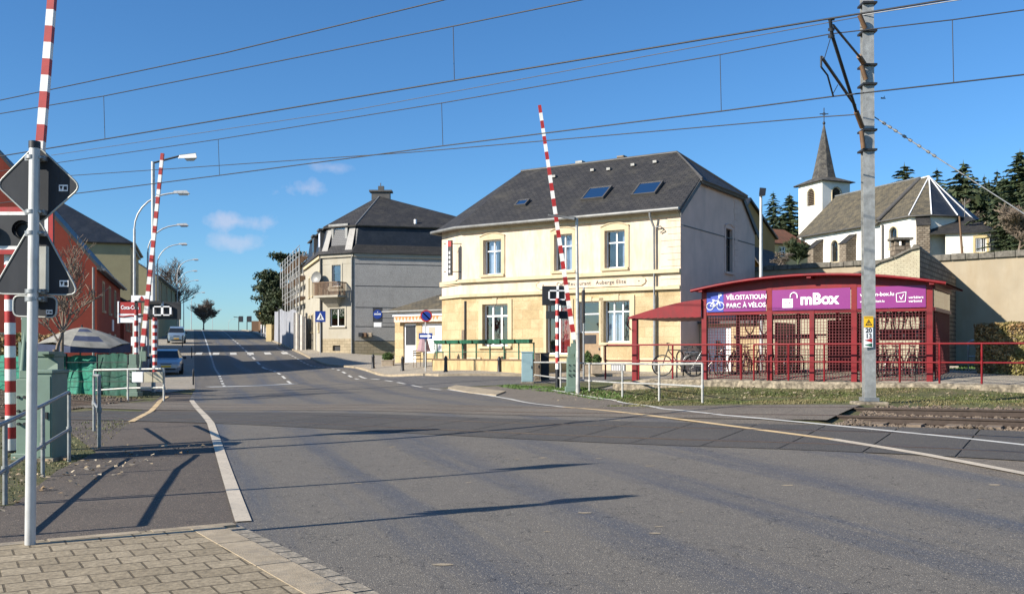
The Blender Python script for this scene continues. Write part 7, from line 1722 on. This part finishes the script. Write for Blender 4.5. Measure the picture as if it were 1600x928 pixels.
for i in range(7): part('planter_trough', M_green_pl, root, lambda m: m.add([(xs_[i] + .08, -.1, 2.0), (xs_[i + 1] - .08, -.1, 2.0), (xs_[i + 1] - .03, -.14, 2.17), (xs_[i] + .03, -.14, 2.17), (xs_[i] + .08, .12, 2.0), (xs_[i + 1] - .08, .12, 2.0), (xs_[i + 1] - .03, .12, 2.17), (xs_[i] + .03, .12, 2.17)], [(0, 1, 2, 3), (1, 5, 6, 2), (4, 0, 3, 7), (5, 4, 7, 6), (0, 4, 5, 1)]), T=ftr)
part('wooden_post', M_oldwood, root, lambda m: m.box((1.65, .35, 1.1), (1.82, .5, 2.65)), T=ftr)
part('corner_post', M_dark, root, lambda m: m.box((.75, 1.4, 1.1), (.83, 1.5, 4.1)), T=ftr)
# folded table umbrella and chairs left of the terrace
b = P(662, 573, 49); root = thing('folded_parasol', 'closed pinkish parasol on a stand at the annex', 'parasol', b)
part('pole', M_zinc, root, lambda m: m.tube([b, b + Vector((0, 0, 1.7))], .03, 8)); part('canopy', M_pink, root, lambda m: m.lathe([(.02, 1.75), (.14, 1.6), (.34, .85), (.4, .8), (.1, .75)], b, 10, sm=False))
def chair(lb, px, d, rz, m_=M_dark, zup=0.0):
    b = at(px, d, .1 + zup); r = thing('garden_chair', lb, 'chair', b, 'chairs around the annex')
    f = frame(b, (math.cos(rz), math.sin(rz))); part('seat', m_, r, lambda m: m.box((-.22, -.22, .42), (.22, .22, .46)), T=f); part('backrest', m_, r, lambda m: [m.box((-.22, .2, z), (.22, .23, z + .07)) for z in (.6, .72, .84)], T=f)
    for x in (-.2, .2):
        for y in (-.2, .2): part('leg', m_, r, lambda m: m.tube([(x, y, 0), (x, y, .9 if y > 0 else .43)], .016, 5), T=f)
chair('slatted chair beside the closed parasol', 654, 50, .5, M_oldwood); chair('dark chair behind the sign post at the annex', 671, 49.5, 1.9, M_dark); chair('green chair at the left end of the terrace', 686, 47.6, 1.6, M_green_pl, .4)

# ================================================================ left yard: parasol, screens, fence
b = at(122, 37); root = thing('parasol', 'large open striped parasol over the yard fence in front of the red house', 'parasol', b)
c = P(128, 511, 37)
def para(m):
    n = 8; top_ = Vector(c); rx = 1.78; k = 5
    for i in range(n):
        a0, a1 = 2 * math.pi * i / n + .2, 2 * math.pi * (i + 1) / n + .2
        for j in range(k):
            def q(a, t): return (c.x + rx * t * math.cos(a), c.y + rx * t * math.sin(a), c.z - .12 * t - .62 * t ** 1.6 + .12 * math.sin(a * 3 + 1) * t * t)
            am = (a0 + a1) / 2
            for A, B in ((a0, am), (am, a1)):
                sag = lambda a, t: q(a, t * (1 - .04 * (a == am)))
                m.add([sag(A, j / k), sag(B, j / k), sag(B, (j + 1) / k), sag(A, (j + 1) / k)], [(0, 1, 2, 3)], 1 if j % 2 and (i + j) % 2 else 0)
        m.add([(c.x + rx * math.cos(a0), c.y + rx * math.sin(a0), c.z - .74 + .12 * math.sin(a0 * 3 + 1)), (c.x + rx * math.cos(a1), c.y + rx * math.sin(a1), c.z - .74 + .12 * math.sin(a1 * 3 + 1)), (c.x + rx * math.cos(a1), c.y + rx * math.sin(a1), c.z - .98), (c.x + rx * math.cos(a0), c.y + rx * math.sin(a0), c.z - .98)], [(0, 1, 2, 3)], 1)
part('canopy', [M_parasol, M_parasolblue], root, para); part('pole', M_zinc, root, lambda m: m.tube([b, c], .03, 8)); part('finial', M_black, root, lambda m: m.tube([c - Vector((0, 0, .05)), c + Vector((0, 0, .08))], .035, 8))
part('rib', M_oldwood, root, lambda m: [m.tube([(c.x, c.y, c.z - .15), (c.x + 1.7 * math.cos(t), c.y + 1.7 * math.sin(t), c.z - .78)], .012, 4) for t in [.2 + i * math.pi / 4 for i in range(8)]])
root = thing('yard_screen', 'green netting screen wrapped along the yard fence below the parasol', 'screen', at(100, 36))
def screen(m, px0, px1, ytop, d0_, d1_, amp, n=70):
    pts = []
    for i in range(n + 1):
        px = px0 + (px1 - px0) * i / n; d = d0_ + (d1_ - d0_) * i / n + amp * (math.sin(i * .9) + .6 * math.sin(i * 2.3 + 1)); b = at(px, d)
        zt_ = EYE + (CY - ytop - 1.2 * math.sin(i * .37) - .7 * math.sin(i * 1.1)) / F * d
        for j in range(4):
            t = j / 3; pts.append((b.x, d + .1 * math.sin(t * 5 + i * .5), b.z - .02 + (zt_ - b.z) * t))
    m.add(pts, [(4 * i + j, 4 * (i + 1) + j, 4 * (i + 1) + j + 1, 4 * i + j + 1) for i in range(n) for j in range(3)], 0, True)
part('netting', M_screen, root, lambda m: screen(m, -120, 154, 555, 39, 35.6, .09)); part('dark_netting', M_screendk, root, lambda m: screen(m, 152, 201, 552, 35.6, 34.9, .03, 20))
part('fence_wire', M_dark, root, lambda m: [m.tube([P(-100, y, 38.5), P(200, y, 34.6)], .012, 4) for y in (566, 580, 596)])
for i in range(6): part('post', M_dark, root, lambda m: m.tube([at(-40 + i * 48, 38.0 - i * .65), at(-40 + i * 48, 38.0 - i * .65, 1.5)], .03, 6))
# ================================================================ vegetation
def branch_tree(m, base, h, spread, seed, levels=4, r0=.12, kids_=5, up=.35, thin=.012, lean=0):
    r = random.Random(seed)
    def grow(p, d, L_, rad, lv):
        n = 3; path = [p]; q = p.copy(); dd = d.copy()
        for i in range(n):
            dd = (dd + Vector((r.gauss(0, .12), r.gauss(0, .12), up * .15))).normalized(); q = q + dd * L_ / n; path.append(q.copy())
        m.tube(path, rad, 5 if lv < 2 else 3, r1=max(rad * .45, thin), cap=False, sm=False)
        if lv >= levels: return
        for k in range(kids_ if lv else kids_ + 3):
            t = r.uniform(.35, 1.0); i = min(int(t * n), n - 1); s = path[i].lerp(path[i + 1], t * n - i)
            a = r.uniform(0, 6.28); sp = Vector((math.cos(a), math.sin(a), 0)) * spread * r.uniform(.6, 1.2)
            nd = (dd * r.uniform(.5, 1) + sp + Vector((0, 0, up * r.uniform(.3, 1)))).normalized()
            grow(s, nd, L_ * r.uniform(.45, .72), max(rad * .5, thin), lv + 1)
    grow(Vector(base), Vector((lean, 0, 1)).normalized(), h * .5, r0, 0)
def bare(label, px, py, d, h, seed, mat_=M_twig, spread=.8, levels=4, r0=.12, k=5, thin=.012, zb=None, name='bare_tree', up=.35):
    b = P(px, py, d) if zb is None else Vector(((px - CX) / F * d, d, zb)); r = thing(name, label, 'tree', b)
    m = MB(); branch_tree(m, b, h, spread, seed, levels, r0, k, up, thin); m.build('branches', mat_, r, uv=False)
    part('trunk', mat_, r, lambda q: q.tube([b - Vector((0, 0, .5)), b + Vector((0, 0, h * .12))], r0 * 1.2, 7, r1=r0))
    return r
bare('small bare tree with pale twigs in front of the red gable, taller one', 97, 560, 31, 4.3, 4, spread=.5, r0=.05, thin=.007, levels=4, k=4)
bare('low bare shrub with thick pale stems left of the parasol', 86, 565, 30, 3.2, 8, spread=.9, r0=.07, thin=.012, levels=3, k=5, name='bare_shrub')
bare('twiggy bare tree behind the ochre house up the street', 268, 520, 140, 11.5, 12, M_twigdk, .8, 4, .22, 6, .022); bare('round bare tree standing on the crest of the road', 318, 519, 176, 6.0, 15, M_twigdk, .9, 4, .16, 8, .022, up=.3)
bare('small bare tree far beyond the crest on the right', 410, 512, 180, 4, 21, M_twigdk, .9, 4, .12, 6, .03)
# clipped hedge
q0 = P(1524, 590, 27.6)
root = thing('hedge', 'clipped brown beech hedge behind the red handrail at the right', 'hedge', (q0.x, q0.y, .8))
f_ = frame((q0.x, q0.y, 0), U.xy)
part('stems', M_twig, root, lambda m: m.box((.14, .14, .7), (5.3, .95, 2.28)), T=f_)
def leaves(m):
    r = random.Random(31); L_, w, zb, zt_ = 5.5, 1.1, .8, 2.42
    for k in range(19000):
        x, y, z = r.uniform(0, L_) * r.random() ** .3, r.uniform(0, w), r.uniform(zb, zt_); q = r.random()
        if q < .55: y = abs(r.gauss(0, .07))
        elif q < .75: x = abs(r.gauss(0, .07))
        elif q < .78: x = L_ - abs(r.gauss(0, .07))
        else: z = zt_ - abs(r.gauss(0, .06))
        wob = .16 * noise.noise(Vector((x * 1.7, z * 1.7, y * 1.5)))
        c = Vector((x + wob, y - wob, z + wob * .6)); d1_ = Vector((r.gauss(0, 1), r.gauss(0, 1), r.gauss(0, 1))).normalized() * .045 * r.uniform(.6, 1.2); e_ = d1_.cross(Vector((r.gauss(0, 1), r.gauss(0, 1), 1))).normalized() * .027
        m.add([c - d1_, c + e_, c + d1_, c - e_], [(0, 1, 2, 3)])
part('leaves', M_hedge, root, leaves, T=f_)
b = P(1513, 582, 30); root = thing('white_barrier_rail', 'short white tubular rail between the shelter and the beech hedge', 'rail', b)
part('hoop', M_railpale, root, lambda m: m.tube([b - Vector((0, 0, .1)), b + Vector((0, 0, .95)), b + Vector((.1, -.02, 1.0)), b + Vector((1.1, -.5, 1.0)), b + Vector((1.2, -.55, .9)), b + Vector((1.2, -.55, -.1))], .03, 8)); part('cross_rail', M_railpale, root, lambda m: m.tube([b + Vector((0, 0, .5)), b + Vector((1.2, -.55, .5))], .025, 8))
# low garden hedge under the bare trees
root = thing('garden_hedge', 'ragged brown hedge behind the green netting under the bare trees', 'hedge', at(70, 38.5))
def lh(m):
    r = random.Random(6)
    for k in range(3500):
        px = r.uniform(-60, 100); d = 38.5 + r.uniform(-.5, .5); c = P(px, r.uniform(520, 560), d); c.z = min(c.z, EYE + (CY - 522 - 8 * noise.noise(Vector((px * .05, 0, 0)))) / F * d)
        a = Vector((r.gauss(0, 1), r.gauss(0, 1), r.gauss(0, 1))).normalized() * .07; b = a.cross(Vector((r.gauss(0, 1), r.gauss(0, 1), 1))).normalized() * .04; m.add([c - a, c + b, c + a, c - b], [(0, 1, 2, 3)])
part('leaves', M_hedge, root, lh)

# conifers
def conifer(seed, h, rad, mat_, dens=1.0, droop=.25, name='spruce_tree'):
    r = random.Random(seed); m = MB()
    lv = int(26 * dens)
    for i in range(lv):
        t = (i + .5) / lv; z = h * (.08 + .92 * t); rr = rad * 1.35 * (1 - t) ** .72 * r.uniform(.75, 1.15) + .12
        nb = max(4, int((11 - 7 * t)))
        a0 = r.uniform(0, 6.28)
        for k in range(nb):
            a = a0 + 6.283 * k / nb + r.uniform(-.25, .25); L_ = rr * r.uniform(.65, 1.2); dx, dy = math.cos(a), math.sin(a); zz_ = z + r.uniform(-.15, .15)
            ns = max(5, int(L_ / .36) * 4)
            for j in range(ns):
                s = (j + r.random()) / ns; c = Vector((dx * L_ * s, dy * L_ * s, zz_ - droop * L_ * s * s + .10 * L_ * s)); ww = .5 * (1 - s * .5) * r.uniform(.6, 1.3) * (rad / 4) ** .5
                pa = Vector((-dy, dx, 0)) * ww * r.uniform(-1, 1); pb = Vector((dx, dy, -.3)) * ww * .8 + Vector((0, 0, r.uniform(-.4, -.05) * ww))
                m.add([c - pb * .5, c + pa, c + pb, c - pa * .45 - Vector((0, 0, ww * .45))], [(0, 1, 2), (0, 2, 3)])
    m.add([(0, 0, h * 1.03), (.12, 0, h * .95), (-.1, .1, h * .95), (-.05, -.12, h * .95)], [(0, 1, 2), (0, 2, 3), (0, 3, 1)])
    ro = thing(name, 'x', 'tree', (0, 0, 0), 'spruces on the hill around the church'); m.build('foliage', mat_, ro, uv=False)
    part('trunk', M_bark, ro, lambda q: q.tube([(0, 0, -2), (0, 0, h * .97)], .22, 6, r1=.03)); return ro
protos = [conifer(1, 15, 3.4, M_leafbl), conifer(2, 15, 4.0, M_leafbl, 1.1, .3), conifer(3, 15, 4.8, M_leafdk, 1.2, .2)]
used = [False] * 3
tr = [  # px, top y, depth, proto, width scale, label
 (1208, 302, 120, 1, 1.1, 'spruce left of the church tower, left one of the pair'), (1234, 304, 118, 2, 1.1, 'spruce left of the church tower, right one of the pair'), (1221, 340, 128, 2, .8, 'low spruce between the two tall ones left of the tower'), (1196, 345, 125, 0, .8, 'low spruce partly behind the ochre barn roof'), (1253, 330, 126, 1, .7, 'spruce half hidden behind the left edge of the church tower'),
 (1413, 258, 122, 2, 1.3, 'dark spruce top rising above the middle of the nave roof'), (1464, 266, 124, 1, 1.2, 'dark spruce top just right of the apse roof point'),
 (1505, 254, 108, 2, 1.1, 'broad dark spruce behind the right end of the apse'), (1538, 276, 118, 0, .8, 'thin spruce between two broader ones right of the church'), (1558, 268, 116, 0, .9, 'thin ragged spruce right of its slim neighbour'),
 (1594, 236, 88, 2, 1.2, 'big dark spruce at the right edge behind the sacristy'), (1622, 250, 80, 2, 1.0, 'big spruce cut by the right edge of the picture'), (1576, 300, 100, 1, .9, 'spruce in front of the thin ones near the right edge'), (1483, 300, 116, 1, .8, 'spruce directly behind the apse roof'), (1522, 300, 112, 2, .85, 'bushy spruce over the sacristy roof'),
 (1548, 318, 104, 1, .95, 'lower spruce over the right end of the sacristy roof'), (1568, 278, 112, 2, 1.5, 'dense spruce filling the gap between the ragged ones'), (1520, 276, 124, 1, 1.7, 'hidden broad spruce deep in the wood behind the sacristy'), (1590, 285, 104, 1, 1.3, 'wide spruce behind the big one at the right edge'), (1490, 290, 126, 2, 1.5, 'deep wood spruce over the apse eaves'), (1545, 284, 130, 2, 1.8, 'broad spruce deep in the wood, second row'), (1600, 320, 84, 1, 1.0, 'lower spruce beneath the big one at the right edge')]
for px, py, d, k, ws, lb in tr:
    x = (px - CX) / F * d; zt_ = EYE + (CY - py) / F * d; zb = hz(x, d) - .5; h = zt_ - zb; s = h / 15.0; loc = (x, d, zb); rz = random.uniform(0, 6.28); sc3 = (s * ws, s * ws, s)
    if not used[k]: o = protos[k]; o.location = loc; o.rotation_euler = (0, 0, rz); o.scale = sc3; o['label'] = lb; used[k] = True
    else: copy_thing(protos[k], loc, rz, lb, sc3)
# undergrowth and bare shrubs in the gap behind the sacristy
m = MB(); r = random.Random(77)
for k in range(24000):
    px = r.uniform(1440, 1680); d = r.uniform(104, 150); x = (px - CX) / F * d; zb = hz(x, d); z = zb + r.uniform(-.5, 9.5 + 4 * noise.noise(Vector((x * .1, d * .1, 0)))); a = Vector((r.gauss(0, 1), r.gauss(0, 1), r.gauss(0, 1))).normalized() * r.uniform(.3, .7); b = a.cross(Vector((r.gauss(0, 1), r.gauss(0, 1), 1))).normalized() * .35; c = Vector((x, d, z))
    m.add([c - a, c + b, c + a, c - b], [(0, 1, 2, 3)])
tag(m.build('undergrowth', M_leafdk, uv=False), 'dark undergrowth filling the wood behind the spruces', 'undergrowth', kind='stuff')
bare('brown bare thicket between the spruces behind the sacristy', 1500, 346, 101, 8.0, 41, M_twig, 1.0, 4, .1, 8, .02, up=.3, zb=hz(47, 101)); bare('brown bare thicket behind the right end of the sacristy', 1590, 376, 76, 4.5, 43, M_twig, 1.0, 4, .1, 8, .02, up=.3, zb=hz(40, 76), name='bare_thicket')
bare('autumnal bare shrub over the left end of the sacristy roof', 1534, 340, 100, 6.2, 47, M_deadleaf, 1.0, 4, .1, 7, .02, up=.3, zb=hz(49, 100), name='bare_shrub')
bare('bare bush left of the church tower on the coping', 1247, 404, 78, 3.0, 51, M_leafdk, 1.0, 4, .08, 8, .02, zb=hz(23.2, 78), name='bush'); bare('arching bramble on top of the retaining wall', 1215, 406, 60, 1.6, 55, M_twigdk, 1.3, 4, .04, 6, .01, zb=hz(16.6, 60), name='bramble', up=.1)
# pine behind the scaffolding
def pine(label, px, py, d, ztop, rad, seed):
    b = P(px, py, d); r_ = random.Random(seed); ro = thing('pine_tree', label, 'tree', b); h = ztop - b.z
    part('trunk', M_bark, ro, lambda q: (q.tube([b - Vector((0, 0, 2)), b + Vector((.2, 0, h * .5)), b + Vector((0, 0, h * .95))], .3, 7, r1=.08),))
    cl = []
    for k in range(46):
        t = r_.uniform(.2, 1); rr = rad * (1 - abs(t - .5) * .9) * r_.uniform(.2, 1); a = r_.uniform(0, 6.28); cl.append((Vector((b.x + rr * math.cos(a), b.y + rr * math.sin(a), b.z + h * t)), r_.uniform(.7, 1.35)))
    part('limb', M_bark, ro, lambda q: [q.tube([(b.x, b.y, c.z - .9), c], .06, 4, r1=.03) for c, s in cl[::2]])
    def fol(m):
        for c, s in cl:
            for k in range(170):
                v = Vector((r_.gauss(0, 1), r_.gauss(0, 1), r_.gauss(0, .55))).normalized() * s * r_.uniform(.5, 1.05); p = c + Vector((v.x, v.y, v.z * .6)); a = Vector((r_.gauss(0, 1), r_.gauss(0, 1), r_.gauss(0, 1))).normalized() * .2; e_ = a.cross(Vector((r_.gauss(0, 1), r_.gauss(0, 1), 1))).normalized() * .09
                m.add([p - a, p + e_, p + a, p - e_], [(0, 1, 2, 3)])
    part('crown', M_leafdk, ro, fol)
pine('dark pine leaning out behind the scaffolding', 428, 512, 122, EYE + (CY - 424) / F * 122, 2.3, 3); pine('second dark pine right behind the scaffolding, mostly hidden', 452, 512, 126, EYE + (CY - 398) / F * 126, 3.2, 5)
pine('low dark pine beside the yellow topped pillar', 433, 518, 112, EYE + (CY - 455) / F * 112, 2.2, 8)
# yellow topped pillar, white posts, low walls at the top of the street
b = P(408, 514, 128); root = thing('advertising_pillar', 'pillar with a bright yellow cap at the top of the street', 'pillar', b)
part('shaft', M_wood, root, lambda m: m.tube([b - Vector((0, 0, .5)), b + Vector((0, 0, 1.5))], .32, 10)); part('cap', M_signyellow, root, lambda m: m.lathe([(.45, 1.75), (.4, 2.0), (.1, 2.25)], b, 12)); part('neck', M_signwhite, root, lambda m: m.lathe([(.35, 1.5), (.35, 1.75)], b, 12))
for i, (px, py, d) in enumerate(((408, 521, 118), (412, 522, 116), (416, 523.5, 113), (420, 524, 111))):
    lb = ['leftmost thin white post on the far right pavement', 'second thin white post on the far right pavement', 'third thin white post on the far right pavement', 'rightmost thin white post by the far garden wall'][i]; q = P(px, py, d); m = MB(); m.box((q.x - .07, d, q.z - .3), (q.x + .07, d + .1, q.z + 1.1)); tag(m.build('marker_post', M_signwhite, org=q, bevel=.01), lb, 'post', 'white posts on the far pavement')
q = P(424, 525, 110); m = MB(); m.box((q.x - .1, 108, q.z - 1), (q.x + .5, 118, q.z + 1.3)); tag(m.build('garden_wall', M_yelhouse, org=q), 'short yellow garden wall end beyond the hoarding', 'wall')
q = P(395, 506, 150); m = MB(); m.box((q.x - .2, 150, q.z - 2), (q.x + 1.2, 168, q.z + .45)); tag(m.build('garden_hedge_wall', M_wood, org=q), 'dark brown fence along the far right pavement', 'fence')
b = P(436, 540, 93); root = thing('sign_post', 'thin dark post with small lamp at the hoarding by the far pavement', 'post', b); part('pole', M_dark, root, lambda m: m.tube([b, P(436, 482, 93)], .06, 6)); part('head', M_dark, root, lambda m: m.tube([P(436, 484, 93), P(431, 480, 93)], .05, 5))
# traffic lights beyond the crest
for px, py, d, lb in ((373, 512, 230, 'leftmost tiny traffic light silhouette beyond the crest'), (386, 512, 225, 'right tiny traffic light silhouette beyond the crest')):
    b = P(px, py, d); root = thing('traffic_light', lb, 'traffic light', b); part('pole', M_dark, root, lambda m: m.tube([b - Vector((0, 0, 4)), P(px, 495, d)], .1, 6)); part('signal_head', M_black, root, lambda m: m.box((b.x + .1, d - .3, P(0, 503, d).z), (b.x + 1.0, d + .3, P(0, 494, d).z)))
    if px == 373: part('gantry_arm', M_dark, root, lambda m: m.tube([P(373, 496, d), P(365, 495, d)], .08, 5))
# birds
for px, py, d, lb in ((1380, 154, 60, 'tiny dark bird in flight right of the railway mast'), (1243, 293, 80, 'tiny dark bird in flight left of the church tower')):
    c = P(px, py, d); m = MB(); m.tube([c + Vector((-.14, 0, .02)), c, c + Vector((.16, 0, -.01))], .05, 6, r1=.02); m.add([c + Vector((0, -.02, .02)), c + Vector((.08, 0, .02)), c + Vector((-.05, .25, .12)), c + Vector((.0, -.25, .12))], [(0, 1, 2), (0, 3, 1)]); tag(m.build('bird', M_black, org=c, uv=False), lb, 'bird')

# lettering becomes plain mesh
dg = bpy.context.evaluated_depsgraph_get()
for o in [o for o in bpy.data.objects if o.type == 'FONT']:
    me = bpy.data.meshes.new_from_object(o.evaluated_get(dg)); nm = o.name; n = bpy.data.objects.new('tmp', me); n.parent = o.parent; n.matrix_local = o.matrix_local.copy(); col.objects.link(n)
    bpy.data.objects.remove(o); n.name = nm

for o in bpy.data.objects:
    if 'label' in o and not 4 <= len(o['label'].split()) <= 16: print('LABEL', o.name, o['label'])
